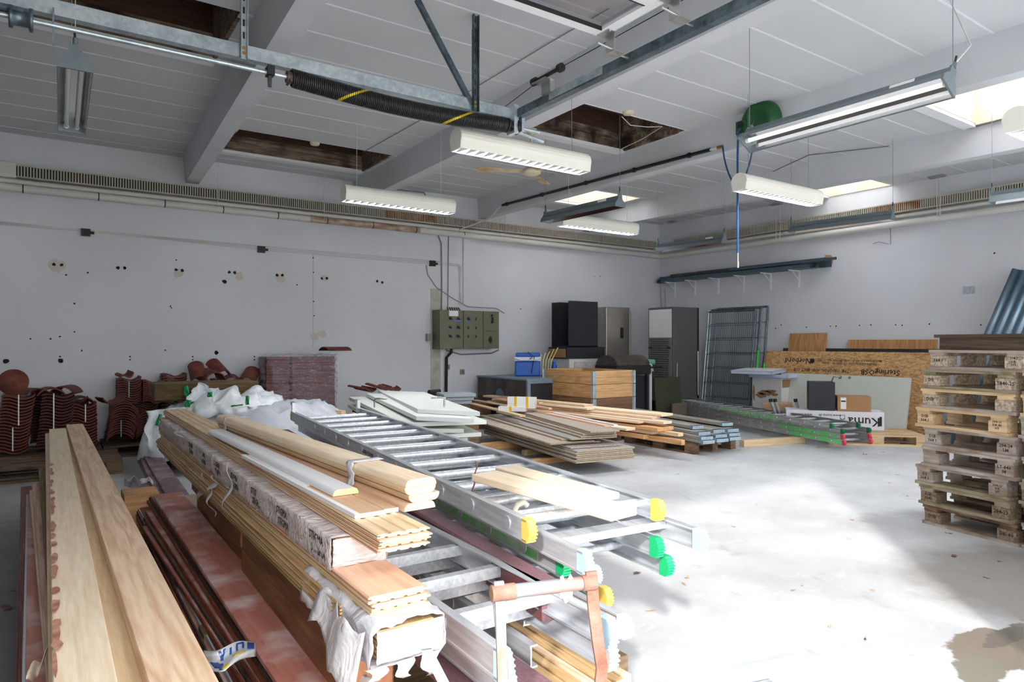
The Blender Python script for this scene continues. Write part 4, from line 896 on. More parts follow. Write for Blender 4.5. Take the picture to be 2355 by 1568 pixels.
# film-wrapped tiles: four columns of flat tiles on the pallet, film around them
FT = MB().box(-.15, .15, 0, .4, 0, .0125).build('flat_clay_tile', CLAYW); protos.append(FT)
for ci, (x, y, n) in enumerate(((2.5, 9.2, 26), (2.83, 9.15, 26), (3.14, 9.22, 26))):
    for k in range(n):
        o = FT.copy(); COL.objects.link(o); o.matrix_world = TR(x+random.uniform(-.006, .006), y, .15+k*.039, random.uniform(-.02, .02)) @ Matrix.Diagonal((1, 1, 2.9, 1))
        tag(o, '%s flat tile from the bottom of the %s film-wrapped column' % ('%s' % (ORD[k] if k < 24 else ['twenty-fifth', 'twenty-sixth'][k-24]), ['left', 'middle', 'right'][ci]), 'roof tile', 'flat tiles wrapped in film')
b = MB(); pr = [(2.31, 9.32), (2.42, 9.15), (2.68, 9.12), (3.0, 9.1), (3.14, 9.18), (3.31, 9.2), (3.33, 9.62), (2.36, 9.66)]
def rp(f):
    n = len(pr); t = f*n; i = int(t) % n; j = (i+1) % n; u = t-int(t); return pr[i][0]*(1-u)+pr[j][0]*u, pr[i][1]*(1-u)+pr[j][1]*u
def fn(u, v):
    x, y = rp(u % 1); k = .012*math.sin(v*70+u*9)+.01*math.sin(u*60+v*13); return (x+k, y+k, .14+v*1.06)
b.grid(fn, 96, 60); b.grid(lambda u, v: (2.36+u*.95, 9.14+v*.46, 1.19+.02*math.sin(u*14)*math.cos(v*8)), 20, 10)
tag(b.build('stretch_film', FILMS), 'shiny clear stretch film wrapped around the red tile columns', 'plastic film')
loose(ARCH, TR(3.12, 9.2, 1.2, math.radians(-80), 0) @ Matrix.Diagonal((1, 1, .6, 1)), 'curved clay tile lying on top of the film-wrapped tiles')
# ------------------------------------------------------------------ bale, sacks, dust sheet
pB = WL(363, 915, 8.05); 
tag(MB().box(0, 1.02, 0, .55, 0, .17).build('mineral_wool_bale', INSUL, None, TR(.87, 7.78, .755, math.radians(-3)), bevel=.012), 'brown mineral wool bale lying on the white sacks in front of the tiles', 'insulation bale')
def cloth(name, fn, nu, nv, m, label, cat, th=.004, par=None):
    o = MB().grid(fn, nu, nv).build(name, m, par, solid=th); return tag(o, label, cat) if not par else o
def noise3(x, y, z=0):
    from mathutils import noise; return noise.noise(Vector((x, y, z)))
def hump(cx, cy, rx, ry, h, z0, rot=0, amp=.05, fr=3., seed=0, p=2.6):
    def fn(u, v):
        a = u*2*math.pi; r = v; x = rx*r*math.cos(a); y = ry*r*math.sin(a)
        z = h*max(0, (1-r**p))**.55; 
        q = noise3(x*fr*2+seed, y*fr*2, z*4)*amp+(.5-abs(noise3(x*fr*3.1+seed*2, y*fr*3.1, z*6)))*amp*.7-.35*amp
        xx = x*math.cos(rot)-y*math.sin(rot); yy = x*math.sin(rot)+y*math.cos(rot)
        return (cx+xx+q*.6, cy+yy+q*.6, z0+z+q*(1 if r < .9 else .4))
    return fn
c0 = G(640, 990, 0); 
cloth('dust_sheet', hump(2.12, 7.45, .82, .5, .72, 0, .1, .06, 3.4, 3, 3.4), 90, 44, SHEET, 'grey white dust sheet draped over a mound left of the ladders', 'dust sheet')
s1 = cloth('sack', hump(1.35, 7.95, .62, .42, .6, .15, -.1, .08, 3, 9), 80, 36, SACK, 'white plastic sack under the mineral wool bale, left part hanging down', 'sack')
s2 = cloth('sack', hump(1.62, 7.55, .5, .26, .26, .60, -.15, .09, 4, 21), 80, 36, SACK, 'white sack with green print slumped in front of the mineral wool bale', 'sack')
def strip(par, pts, w, m, name='green_band'):
    b = MB()
    for a, c in zip(pts, pts[1:]): b.add([a, c, c+Vector((0, -.01, w)), a+Vector((0, -.01, w))], [(0, 1, 2, 3)])
    return b.build(name, m, par, solid=.004)
def patch(par, px, py, d, w, h, rot, m=SACKG):
    r = ray(px, py); c = Vector((r[0]*d, r[1]*d, H+r[2]*d))
    fwd = Vector((FW[0], FW[1], 0)); rt = Vector((RT[0], RT[1], 0)); up = Vector((0, 0, 1))
    ca, sa = math.cos(rot), math.sin(rot)
    def f(u, v):
        a = (u-.5)*w; b_ = (v-.5)*h; x = a*ca-b_*sa; y = a*sa+b_*ca
        return c+rt*x+up*y-fwd*(.012+.01*math.sin(u*7+v*5))
    return MB().grid(f, 4, 4).build('green_band', m, par, solid=.004)
# peak of the sack standing up
def peak(u, v):
    c = Vector((1.30, 7.62, .74)); a = u*math.pi; w = .17*(1-v)**.8+.01
    return c+Vector((math.cos(a)*w+v*-.02+.012*math.sin(v*17), -.03+.05*math.sin(a)+.012*math.sin(u*19), v*.2))
cloth('sack_peak', peak, 18, 10, SACK, '', '', par=s2)
patch(s2, 430, 899, 6.98, .055, .11, .25); patch(s2, 484, 907, 6.85, .05, .05, .1); patch(s2, 434, 927, 6.82, .05, .07, -.2); patch(s2, 570, 920, 6.75, .035, .09, .05); patch(s2, 546, 932, 6.75, .12, .012, .1); patch(s2, 405, 918, 7.05, .1, .02, .3)
patch(s1, 366, 965, 6.75, .03, .12, -.3); patch(s1, 372, 985, 6.75, .05, .03, .5)
# hanging flap left of the sack
def flap(u, v):
    c = Vector((.78, 7.62, .70)); return c+Vector((u*.34+.02*math.sin(v*9), -.02*math.sin(u*15+v*4)-.05*u, -v*(.34+.08*math.sin(u*11))-.03*(1-u)))
cloth('sack_flap', flap, 22, 14, SACK, '', '', par=s1)
# ------------------------------------------------------------------ low stuff along the long wall
for i, (x0, x1, y0, y1, zt, lb) in enumerate(((3.75, 4.7, 9.0, 9.55, .42, 'open brown box of stones behind the door leaves'), (4.75, 5.75, 9.0, 9.6, .45, 'open brown crate under the electric cabinet'))):
    t = thing('open_crate', lb, 'crate', TR(x0, y0, 0)); w, d = x1-x0, y1-y0; mm = mat('rust_brown_board', (112, 78, 62), .85, var=.2)
    MB().box(0, w, 0, .02, 0, zt).build('side_panel', mm, t); MB().box(0, w, d-.02, d, 0, zt).build('side_panel', mm, t)
    MB().box(0, .02, .02, d-.02, 0, zt).build('end_panel', mm, t); MB().box(w-.02, w, .02, d-.02, 0, zt).build('end_panel', mm, t); MB().box(.02, w-.02, .02, d-.02, 0, .02).build('bottom_panel', mm, t)
for k in range(9):
    x = 3.85+.09*k; r = random.uniform(.05, .07); b = MB()
    b.grid(lambda u, v: (x+r*math.sin(v*math.pi)*math.cos(u*6.283)*(1+.25*noise3(u*4, v*4, k)), 9.25+.05*math.sin(k*5)+r*math.sin(v*math.pi)*math.sin(u*6.283), .38+r*.8*math.cos(v*math.pi)), 10, 7, smooth=False)
    tag(b.build('stone', mat('grey_green_stone', (150, 150, 142), .9, var=.25, scale=14)), 'grey stone in the brown box, %s from the left' % ORD[k], 'stone', 'stones in the brown box')
for i, (px, py) in enumerate(((840, 892), (872, 888), (890, 892))):
    c = WL(px, py, 8.85); loose(TILE, TR(c.x, 8.7, c.z-.02, .4-.3*i, .1, .1) @ Matrix.Diagonal((.9, .8, 1, 1)), '%s loose clay tile lying beside the stone box' % ORD[i])
mbox('support_block', 3.45, 3.95, 8.65, 8.98, 0, .44, PALLETD, 'dark wooden block under the loose tiles beside the stone box', 'block')
for k in range(3): mbox('insulation_board', 0, .42, 0, .4, .58+.045*k, .62+.045*k, GREYSTONE, ['lowest', 'middle', 'topmost'][k]+' grey insulation board beside the black cordless drill', 'insulation board', TR(4.0+.02*k, 7.45-.02*k, 0, -.25), group='grey insulation boards')
mbox('support_box', 4.05, 4.4, 7.38, 7.7, 0, .578, PALLETD, 'dark box carrying the grey insulation boards', 'box')
c = G(1000, 897, .68); t = thing('cordless_drill', 'black cordless tool lying behind the door leaves', 'tool', TR(4.28, 8.12, .64, .3))
MB().cyl((-.1, 0, .05), (.1, 0, .05), .032, 12).build('body', BLACK, t); MB().box(-.03, .03, -.03, .03, -.04, .05).build('grip', BLACK, t); MB().box(-.06, .06, -.04, .04, -.07, -.04).build('battery', RUBBER, t)
mbox('support_box', 4.1, 4.45, 7.95, 8.3, 0, .57, PALLETD, 'dark box under the black cordless tool', 'box')
# ------------------------------------------------------------------ stack of door leaves
def slabq(name, cs, t, m, label, cat, group=None, parent=None):
    cs = [Vector(c) for c in cs]; b = MB(); dn = Vector((0, 0, -t))
    b.hexa([c+dn for c in cs]+cs); o = b.build(name, m, parent, bevel=.002)
    return o if parent else tag(o, label, cat, group)
def leaf(name, near_l, near_r, zn, vp, L, zf, t, m, label, group='door leaves in the pile'):
    a, b_ = G(*near_l, zn), G(*near_r, zn); d = dirvp(vp)*L; d.z = zf-zn
    return slabq(name, [a, b_, b_+d, a+d], t, m, label, 'door', group)
d1 = leaf('door_leaf', (960, 940), (1104, 947), .715, 560, 2.05, .76, .04, DOORW, 'topmost grey white door leaf with a handle near its right side')
d2 = leaf('door_leaf', (957, 957), (1090, 962), .665, 470, 2.15, .735, .04, DOORW, 'second door leaf from the top, with a handle on its left edge')
d3 = leaf('door_leaf', (925, 972), (1119, 966), .60, 400, 2.15, .69, .04, DOORG, 'wide pale green door leaf, third from the top')
d4 = leaf('door_leaf', (905, 985), (1067, 986), .53, 420, 2.0, .6, .04, DOORG, 'fourth door leaf, a narrow one under the wide pale green leaf')
d5 = leaf('door_leaf', (930, 1003), (1107, 994), .47, 480, 2.0, .53, .04, DOORG, 'fifth door leaf from the top of the pile')
d6 = leaf('door_leaf', (920, 1018), (1076, 1006), .415, 470, 2.0, .46, .04, DOORG, 'lowest door leaf of the pile')
mbox('bearer', 3.1, 3.7, 6.2, 6.3, 0, .36, OLDWOOD, 'brown bearer under the near end of the door pile', 'bearer')
mbox('bearer', 3.4, 4.3, 7.0, 7.1, 0, .4, OLDWOOD, 'brown bearer under the far end of the door pile', 'bearer')
def handle(par, px, py, d, s=1):
    r = ray(px, py); c = Vector((r[0]*d, r[1]*d, H+r[2]*d)); rt = Vector((RT[0], RT[1], 0)); u = Vector((0, 0, 1))
    MB().tube([c-u*.09, c-u*.02, c+rt*.012, c+rt*.03*s+u*.004, c+rt*.13*s], .009, 8).build('door_handle', CHROME, par)
handle(d2, 861, 917, 7.0); handle(d1, 1022, 915, 6.6, -1)
def plate(par, px, py, d, w, h, m=BLACK):
    r = ray(px, py); c = Vector((r[0]*d, r[1]*d, H+r[2]*d)); b = MB(); rt = Vector((RT[0], RT[1], 0)); u = Vector((0, 0, 1)); f = Vector((FW[0], FW[1], 0))
    b.add([c-rt*w-u*h*.4, c+rt*w-u*h*1.2, c+rt*w+u*h*.6, c-rt*w+u*h*1.4], [(0, 1, 2, 3)]); b.build('lock_plate', m, par, solid=.002)
q_ = G(851, 920, .70)
# timbers in the gap around the doors
board('short pine batten sticking out left of the door pile', G(722, 938, .6), G(790, 944, .6), .06, .05, PINEY, name='batten', cat='batten')
for k in range(3): mbox('wood_offcut', 0, .35, 0, .09, .3+.05*k, .345+.05*k, LARCH, '%s orange offcut seen between the ladder rungs' % ['lowest', 'middle', 'topmost'][k], 'offcut', TR(2.55+.02*k, 6.2, 0, .2+.12*k), group='orange offcuts')
mbox('support_block', 2.5, 2.95, 6.15, 6.4, 0, .299, OLDWOOD, 'block under the orange offcuts', 'block')
# ------------------------------------------------------------------ pallet collars and what stands behind
def collar(label, x, y, z, L, W, m, grp='pallet collars of the crate'):
    t = thing('pallet_collar', label, 'pallet collar', TR(x, y, z), grp); h = .195; e = .02
    for k in (0, 1):
        z0 = k*.098; z1 = z0+.096
        MB().box(0, e, .03, W-.03, z0, z1).build('side_board', m[0], t); MB().box(L-e, L, .03, W-.03, z0, z1).build('side_board', m[0], t)
        MB().box(.03, L-.03, 0, e, z0, z1).build('end_board', m[1], t); MB().box(.03, L-.03, W-e, W, z0, z1).build('end_board', m[1], t)
    for (hx, hy) in ((0, 0), (L, 0), (0, W), (L, W)):
        b = MB(); sx = 1 if hx == 0 else -1; sy = 1 if hy == 0 else -1
        b.box(min(hx-sx*.004, hx+sx*.05), max(hx-sx*.004, hx+sx*.05), min(hy-sy*.005, hy-sy*.001), max(hy-sy*.005, hy-sy*.001), 0, .19)
        b.box(min(hx-sx*.005, hx-sx*.001), max(hx-sx*.005, hx-sx*.001), min(hy-sy*.004, hy+sy*.05), max(hy-sy*.004, hy+sy*.05), 0, .19)
        b.cyl((hx-sx*.004, hy-sy*.004, 0), (hx-sx*.004, hy-sy*.004, .19), .011, 8)
        for z in (.03, .08, .12, .16): b.cyl((hx+sx*.03, hy-sy*.01, z), (hx+sx*.03, hy-sy*.002, z), .007, 6)
        b.build('hinge', GALV, t)
CW = wood('collar_side_y', (208, 164, 112), (166, 120, 74), .8, .7, True, 1., axis=1); CDY = wood('collar_brown_y', (150, 108, 76), (104, 70, 48), .8, .75, True, 1., axis=1)
cx_, cy_ = 6.45, 7.35
pallet('pallet under the four-collar crate', TR(cx_+.8, cy_, 0, math.radians(90)), PALLETD)
for k, (lb, m) in enumerate((('lowest', (CDY, CRATED)), ('second-lowest', (CDY, CRATED)), ('third', (CW, CRATEW)), ('topmost', (CW, CRATEW)))):
    collar('%s pallet collar of the wooden crate' % lb, cx_, cy_, .15+k*.2, .82, 1.2, m)
mbox('crate_filling', cx_+.03, cx_+.79, cy_+.03, cy_+1.17, .16, .8, PALLETD, 'brown boards lying inside the collar crate', 'board')
# steel chest with cooler
t = thing('steel_chest', 'patinated steel chest with a blue grey frame, carrying the blue cooler', 'chest', TR(5.97, 8.31, 0))
MB().box(.0, .8, .02, 1.45, 0.05, .775).build('body', TOOLBOX, t, bevel=.01)
b = MB(); b.box(-.01, .82, -.0, 1.47, .775, .8); b.box(.8, 1.02, -.0, .05, .775, .8); b.build('lid', GREYFR, t)
b = MB(); b.box(-.005, .05, -.01, .03, 0, .78); b.box(.75, .805, -.01, .03, 0, .78); b.box(0.05, .75, -.01, .02, .73, .78); b.build('frame', GREYFR, t)
MB().box(.05, .75, .005, .02, .05, .73).build('black_panel', BLACKP, t)
b = MB(); n = 14; b.prism([(.75+.12*math.cos(math.pi*k/n), .5+.12*math.sin(math.pi*k/n)) for k in range(n+1)]+[(.63, .1), (.87, .1)], -.014, .001); b.build('recessed_grip', mat('blue_grey_sheen', (112, 132, 150), .3, .6), t)
t = thing('cooler', 'blue electric cooler with a pale lid rim and a black cord, on the steel chest', 'cooler', TR(6.35, 9.2, .8, math.radians(-38)))
MB().box(-.0, .42, 0, .28, 0, .25).build('tub', COOLB, t, bevel=.02); MB().box(-.01, .43, -.01, .29, .25, .32).build('rim', COOLW, t, bevel=.01); MB().box(.01, .41, .0, .28, .32, .39).build('lid', COOLB, t, bevel=.02)
MB().tube([(.0, -.03, .30), (.1, -.04, .27), (.32, -.04, .27), (.42, -.03, .3)], .012, 8).build('carrying_handle', COOLW, t)
MB().tube([(.22, -.02, .4), (.3, -.04, .34), (.24, -.05, .28), (.33, -.04, .33), (.3, -.05, .2), (.28, -.05, .05)], .007, 6).build('power_cord', BLACK, t)
for i in range(5):
    a = .1*i; tag(MB().tube([(6.8+.05*i, 9.1, .8), (6.84+.06*i, 9.15, 1.05), (6.9+.09*i, 9.2, 1.15+.03*i)], .01, 6).build('flexible_tube', mat('pale_yellow_tube', (214, 204, 130), .5)), '%s of the pale yellow tubes bunched right of the blue cooler' % ORD[i], 'tube', 'pale yellow tubes')
tag(MB().cyl((6.98, 8.95, .8), (6.98, 8.95, .98), .045, 14).cyl((6.98, 8.95, .98), (6.98, 8.95, 1.04), .03, 14).build('bottle', COOLB), 'dark blue bottle between the yellow tubes and the crate', 'bottle')
mbox('tube_shelf', 6.79, 7.3, 8.9, 9.5, 0, .79, BLACKP, 'black case standing behind the crate, left of the white box', 'case')
# white box, black box and cabinet
mbox('white_carton', 7.35, 8.15, 9.0, 9.55, 0, 1.08, MELA, 'white lacquered cabinet under the black furniture, behind the crate', 'cabinet')
mbox('film_bag', 7.45, 7.75, 8.97, 8.995, .86, 1.03, FILMC, 'clear bag hanging on the front of the white cabinet', 'bag')
t = thing('flat_box', 'low black box with a brown end on the white cabinet', 'box', TR(7.28, 8.98, 1.08))
MB().box(0, .86, .0, .52, 0, .2).build('carcass', BLACKP, t); MB().box(-.004, 0, .03, .5, .02, .17).build('brown_end', CARD, t); 
t = thing('black_cabinet', 'tall black open cabinet standing on the low black box', 'cabinet', TR(7.34, 9.0, 1.28))
h = .8
b = MB(); b.box(0, .66, 0, .02, 0, h); b.box(0, .66, .46, .48, 0, h); b.box(.64, .66, .02, .46, 0, h); b.box(0, .66, 0, .48, 0, .02); b.build('carcass', BLACKP, t)
MB().box(0, .01, .0, .48, h-.015, h).build('top_edge', MELA, t)
b = MB()
for z in (.2, .4, .6):
    for y in (.08, .4): b.cyl((.63, y, z), (.6, y, z), .008, 6)
b.build('shelf_pins', STEEL, t)
# fridges
t = thing('fridge', 'stainless steel fridge freezer with a small display, next to the black cabinet', 'fridge', TR(8.42, 9.25, .02))
MB().box(0, .6, .05, .65, .0, 2.0).build('body', mat('stainless_side', (158, 152, 146), .4, .5, var=.06), t, bevel=.01)
MB().box(0, .6, -.01, .045, .0, .8).build('door', FRIDGE, t, bevel=.01); dd = MB().box(0, .6, -.01, .045, .81, 2.0).build('door', FRIDGE, t, bevel=.01)
MB().box(.35, .43, -.014, -.01, 1.42, 1.62).build('display', BLACK, dd); MB().box(.595, .61, -.02, .04, .5, 1.95).build('door_edge', STEEL, t)
mbox('plinth', 8.4, 9.04, 9.2, 9.9, 0, .02, PALLETD, 'low board under the stainless fridge', 'board')
t = thing('fridge', 'dark grey fridge turned with its coil back to the room', 'fridge', TR(9.14, 8.29, 0))
MB().box(0.01, .66, 0, .6, .05, 2.0).build('body', FRIDGEG, t, bevel=.008)
MB().box(-.0, .012, .03, .57, 1.45, 1.96).build('back_panel', MELA, t); MB().box(.0, .012, .03, .57, .3, 1.45).build('back_panel', mat('fridge_back', (120, 120, 122), .6), t)
pts = []
for k in range(26):
    z = 1.42-.04*k; y0, y1 = (.08, .5) if k % 2 == 0 else (.5, .08); pts += [(-.03, y0, z), (-.03, y1, z)]
MB().tube(pts, .005, 5).build('condenser_coil', BLACKSTEEL, t)
for z in (1.25, .45): MB().box(-.04, .0, .05, .1, z, z+.03).box(-.04, .0, .5, .55, z, z+.03).build('coil_clip', BLACK, t)
MB().box(0, .3, .05, .55, .05, .3).build('compressor', BLACKSTEEL, t); MB().cyl((.64, -.03, .4), (.64, -.03, 1.2), .012, 8).build('door_handle', STEEL, t)
MB().box(.655, .7, 0.0, .6, .05, 2.0).build('door', BLACKP, t)
# barbecue
t = thing('barbecue', 'black barbecue with a domed lid standing behind the crate', 'barbecue', TR(7.62, 8.1, 0))
pr = [(-.0, .98)]+[(.26-.26*math.cos(math.pi*k/10), .98+.17*math.sin(math.pi*k/10)) for k in range(1, 10)]+[(.52, .98)]
MB().prism(pr, 0, .75).build('lid', mat('dusty_black_enamel', (44, 42, 42), .35, .1, var=.4, scale=6, rgb2=(84, 76, 70)), t)
MB().box(-.02, .78, 0, .52, .82, .98).build('firebox', BLACK, t); MB().box(.78, 1.1, .05, .5, .92, .95).build('side_shelf', BLACK, t)
for x, m in ((.02, BLACK), (.7, BLACK)): MB().box(x, x+.05, .02, .07, 0, .82).build('leg', m, t); MB().box(x, x+.05, .45, .5, 0, .82).build('leg', m, t)
MB().box(.05, .7, .07, .45, .12, .8).build('cupboard', BLACKP, t); MB().box(.76, .8, .0, .04, .0, .84).build('white_leg', MELA, t)
MB().cyl((.95, .2, .95), (1.1, .25, .95), .0, 3)
tag(MB().cyl((8.5, 8.35, 1.02), (8.68, 8.3, 1.02), .05, 16).build('paper_roll', GREENG), 'mint green roll lying on the barbecue shelf', 'roll')
tag(MB().grid(lambda u, v: (8.42+.2*u, 8.3-.06*v, 1.0-.16*v+.03*math.sin(u*9)), 8, 8).build('rag', MELA, solid=.004), 'white rag hanging over the barbecue shelf', 'cloth')
o = MB().box(0, .55, 0, .03, 0, .75).build('felt_board', DGREEN, None, TR(8.42, 7.98, 0.02, -.15, math.radians(-6)), bevel=.03); tag(o, 'dark green rounded board leaning between the barbecue and the grey fridge', 'board')
mbox('brown_board', 8.55, 8.9, 7.75, 7.78, 0, .34, mat('grey_brown_card', (104, 92, 82), .9), 'small grey brown board in front of the dark green one', 'board')
tag(MB().tube([(9.02, 8.1, .1), (9.1, 8.15, .9), (9.13, 8.17, 1.0)], .008, 6).build('metal_rod', STEEL), 'thin metal rod leaning against the coil back of the fridge', 'rod')
# ------------------------------------------------------------------ mesh fence panels by the right wall
def fence(label, xb, xt, y0, y1, h, gp, grp='mesh fence panels'):
    t = thing('fence_panel', label, 'fence panel', Matrix.Translation((xb, 0, 0)) @ Matrix.Rotation(math.atan2(xt-xb, h), 4, 'Y'), grp); hh = math.hypot(h, xt-xb); r = .019
    b = MB(); b.cyl((0, y0, .02), (0, y0, hh), r, 10, 0); b.tube([(0, y0, hh), (0, y1, hh)], r, 10); b.tube([(0, y0, .1), (0, y1, .1)], r, 10); b.build('frame', GALVD, t)
    b = MB(); b.cyl((0, y1, .02), (0, y1, hh+.03), r, 10); b.build('frame_post', GALV, t)
    if gp: MB().cyl((0, y0, hh*gp[0]), (0, y0, hh*gp[1]), r+.001, 10).build('green_paint', GREENPAINT, t)
    b = MB(); n = 26
    for k in range(1, n): y = y0+(y1-y0)*k/n; b.cyl((.0, y, .1), (.0, y, hh), .003, 5)
    for k in range(1, 7): b.cyl((-.005, y0, .1+(hh-.1)*k/7), (-.005, y1, .1+(hh-.1)*k/7), .005, 5)
    b.build('mesh', GALVD, t)
fence('front mesh fence panel leaning by the grey fridge', 9.95, 10.18, 7.32, 8.34, 1.93, None)
fence('second mesh fence panel with a green painted post', 10.05, 10.28, 7.28, 8.36, 1.97, (.3, .62))
fence('rearmost mesh fence panel with green paint low on its post', 10.14, 10.36, 7.2, 8.3, 1.99, (.05, .5))
# ------------------------------------------------------------------ boards leaning on the right wall
def lean(name, label, cat, y0, y1, h, xb, xt, t, m, z0=0., off=0., grp=None, parent=None):
    a = math.atan2(xt-xb, h-z0); L = math.hypot(xt-xb, h-z0)
    o = MB().box(-t, 0, y0, y1, 0, L).build(name, m, parent, Matrix.Translation((xb, 0, z0)) @ Matrix.Rotation(a, 4, 'Y') @ Matrix.Translation((0, 0, 0)), bevel=.001)
    return tag(o, label, cat, grp)
ob = lean('osb_sheet', 'strand board sheet with upside-down black print leaning on the right wall', 'board', 4.52, 7.25, 1.21, 10.12, 10.40, .018, OSB)
lean('osb_sheet', 'rear strand board sheet showing at the left of the printed one', 'board', 4.75, 7.36, 1.205, 10.2, 10.48, .018, OSB)
lean('black_strip', 'long black board edge showing above the strand board', 'board', 4.5, 7.0, 1.26, 10.26, 10.52, .016, BLACKP)
lean('oak_board', 'small oak board standing above the strand board on the left', 'board', 6.22, 6.9, 1.515, 10.3, 10.56, .018, OAK, grp='oak boards behind the strand board')
lean('oak_board', 'long oak board standing above the strand board on the right', 'board', 4.55, 5.86, 1.40, 10.3, 10.56, .018, OAK, grp='oak boards behind the strand board')
dw = lean('white_door_leaf', 'pale green door leaf on its side with curved handle before the strand board', 'door', 4.72, 6.78, .845, 9.98, 10.16, .04, DOORG)
da = math.atan2(.18, .845)
q = Matrix.Rotation(0, 4, 'Z')
MB().tube([(-.04, 5.75, .83), (-.09, 5.75, .83), (-.095, 5.83, .82), (-.095, 5.86, .72)], .011, 8).cyl((-.05, 5.75, .83), (-.04, 5.75, .83), .026, 14).build('door_handle', CHROME, dw)
MB().cyl((-.055, 5.6, .83), (-.04, 5.6, .83), .02, 14).build('lock_rosette', CHROME, dw)
def wtxt(par, s, size, y, z, x=-.0195, flip=True, m=INK, sx=1.):
    """lettering on a sheet facing -x; upside down when flip"""
    R_ = Matrix(((0, 0, -1, 0), (-1, 0, 0, 0), (0, 1, 0, 0), (0, 0, 0, 1)))
    M = Matrix.Translation((x, y, z)) @ R_ @ (Matrix.Rotation(math.pi, 4, 'Z') if flip else Matrix())
    return text('printed_lettering', s, size, M, m, par, sx=sx)
wtxt(ob, 'Norbord', .13, 6.62, 1.08); wtxt(ob, 'SterlingOSB', .12, 5.25, .93); wtxt(ob, 'THE ORIGINAL AND BEST OSB', .07, 6.2, .93)
wtxt(ob, 'Manufactured in the EU to BS EN 300, type OSB/3', .05, 5.75, 1.10); wtxt(ob, 'Norbord Europe Ltd  CE 0502  E1  18 mm', .05, 5.75, 1.05)
MB().cyl((-.0195, 6.36, 1.08), (-.0185, 6.36, 1.08), .04, 16).build('printed_mark', INK, ob)
# white battered box with trays
t = thing('battered_box', 'white box with torn brown paper on its side, standing by the fence panels', 'box', TR(9.85, 6.6, 0))
MB().box(0, .65, 0, .55, 0, .77).build('carcass', MELA, t); MB().box(.02, .62, -.004, 0, .62, .75).build('brown_rail', CARD, t)
tb = MB()
for (y, z, w, h) in ((.3, .52, .16, .05), (.2, .55, .12, .03), (.52, .5, .03, .14), (.38, .47, .12, .05), (.12, .5, .07, .03)):
    n = 12; tb.add([(-.002, y+w*math.cos(6.283*k/n)*random.uniform(.6, 1.1), z+h*math.sin(6.283*k/n)*random.uniform(.6, 1.2)) for k in range(n)], [tuple(range(n))])
tb.build('torn_paper', CARD, t); MB().tube([(-.004, 0, .6), (-.004, .55, .56)], .003, 4).tube([(0, -.006, .6), (.65, -.006, .67)], .003, 4).build('string', MELA, t)
t = thing('white_tray', 'lower blue white tray on the battered box', 'tray', TR(9.8, 6.45, .775, .12), 'trays on the battered box')
b = MB(); b.box(0, .72, 0, .68, 0, .008); b.box(0, .72, 0, .01, 0, .06); b.box(0, .72, .67, .68, 0, .06); b.box(0, .01, 0, .68, 0, .06); b.box(.71, .72, 0, .68, 0, .06); b.build('shell', mat('pale_blue_tray', (196, 210, 238), .4), t)
t = thing('white_tray', 'upper white tray turned over the lower one', 'tray', TR(9.6, 6.6, .84, .28, 0, -.03), 'trays on the battered box')
b = MB(); b.box(0, .72, 0, .68, .045, .055); b.box(0, .72, 0, .01, 0, .055); b.box(0, .01, 0, .68, 0, .055); b.box(.71, .72, 0, .68, 0, .055); b.box(0, .72, .67, .68, 0, .055); b.build('shell', mat('pale_blue_tray', (196, 210, 238), .4), t); MB().box(.0, .72, 0, .68, .055, .058).build('lid_face', WHITEP, t)
# long printed carton on a pallet, black box and brown carton on it
kd = (Vector((8.8, 5.6, 0))-Vector((9.43, 4.74, 0))).normalized(); ka = math.atan2(kd.y, kd.x)
pallet('pallet under the long white printed carton by the right wall', TR(9.95, 4.72, 0, ka+.15), PALLETN, 1.2, .8)
t = thing('long_carton', 'long white carton with upside-down black print, lying on the pallet by the wall', 'carton', TR(9.43, 4.74, .146, ka)); 
MB().box(0, 1.25, -.42, 0, 0, .25).build('carton', CARDW, t, bevel=.004)
def ktxt(s, size, x, z, flip=True): 
    M = Matrix.Translation((x, .001, z)) @ Matrix(((-1, 0, 0, 0), (0, 0, 1, 0), (0, 1, 0, 0), (0, 0, 0, 1))) @ (Matrix.Rotation(math.pi, 4, 'Z') if flip else Matrix()); return text('printed_lettering', s, size, M, INK, t)
ktxt('Kuma', .17, .25, .12); ktxt('www.kuma.dk', .05, .68, .19); ktxt('www.kuma.dk', .05, 1.05, .19); ktxt('X', .08, .52, .13); ktxt('i', .08, .42, .13, False)
MB().box(.03, .06, .0, .002, .06, .19).box(.49, .495, 0, .002, .06, .2).box(.545, .55, 0, .002, .06, .2).box(.49, .55, 0, .002, .06, .065).box(.49, .55, 0, .002, .195, .2).build('printed_mark', INK, t)
q = Vector((9.43, 4.74, 0))+kd*.95
mbox('black_box', 0, .34, -.36, -.02, 0, .4, mat('black_faced_board', (34, 38, 46), .6, var=.2, scale=12), 'tall black box standing on the long white carton', 'box', TR(q.x-kd.x*.34, q.y-kd.y*.34, .397, ka))
q = Vector((9.43, 4.74, 0))+kd*.16
t = thing('brown_carton', 'brown cardboard box with a white label on the long white carton', 'carton', TR(q.x, q.y, .397, ka)); MB().box(0, .42, -.3, -.02, 0, .21).build('carton', CARD, t, bevel=.003); MB().box(.31, .38, -.022, -.018, .03, .19).build('shipping_label', PAPER, t); MB().box(.315, .375, -.0185, -.0175, .13, .15).build('barcode', INK, t)
q = G(1760, 960, .3)
mbox('brown_flap_box', 0, .5, 0, .35, 0, .42, mat('light_cardboard', (196, 160, 124), .85), 'low brown cardboard box between the battered box and the black box', 'carton', TR(9.15, 6.05, 0, .4))
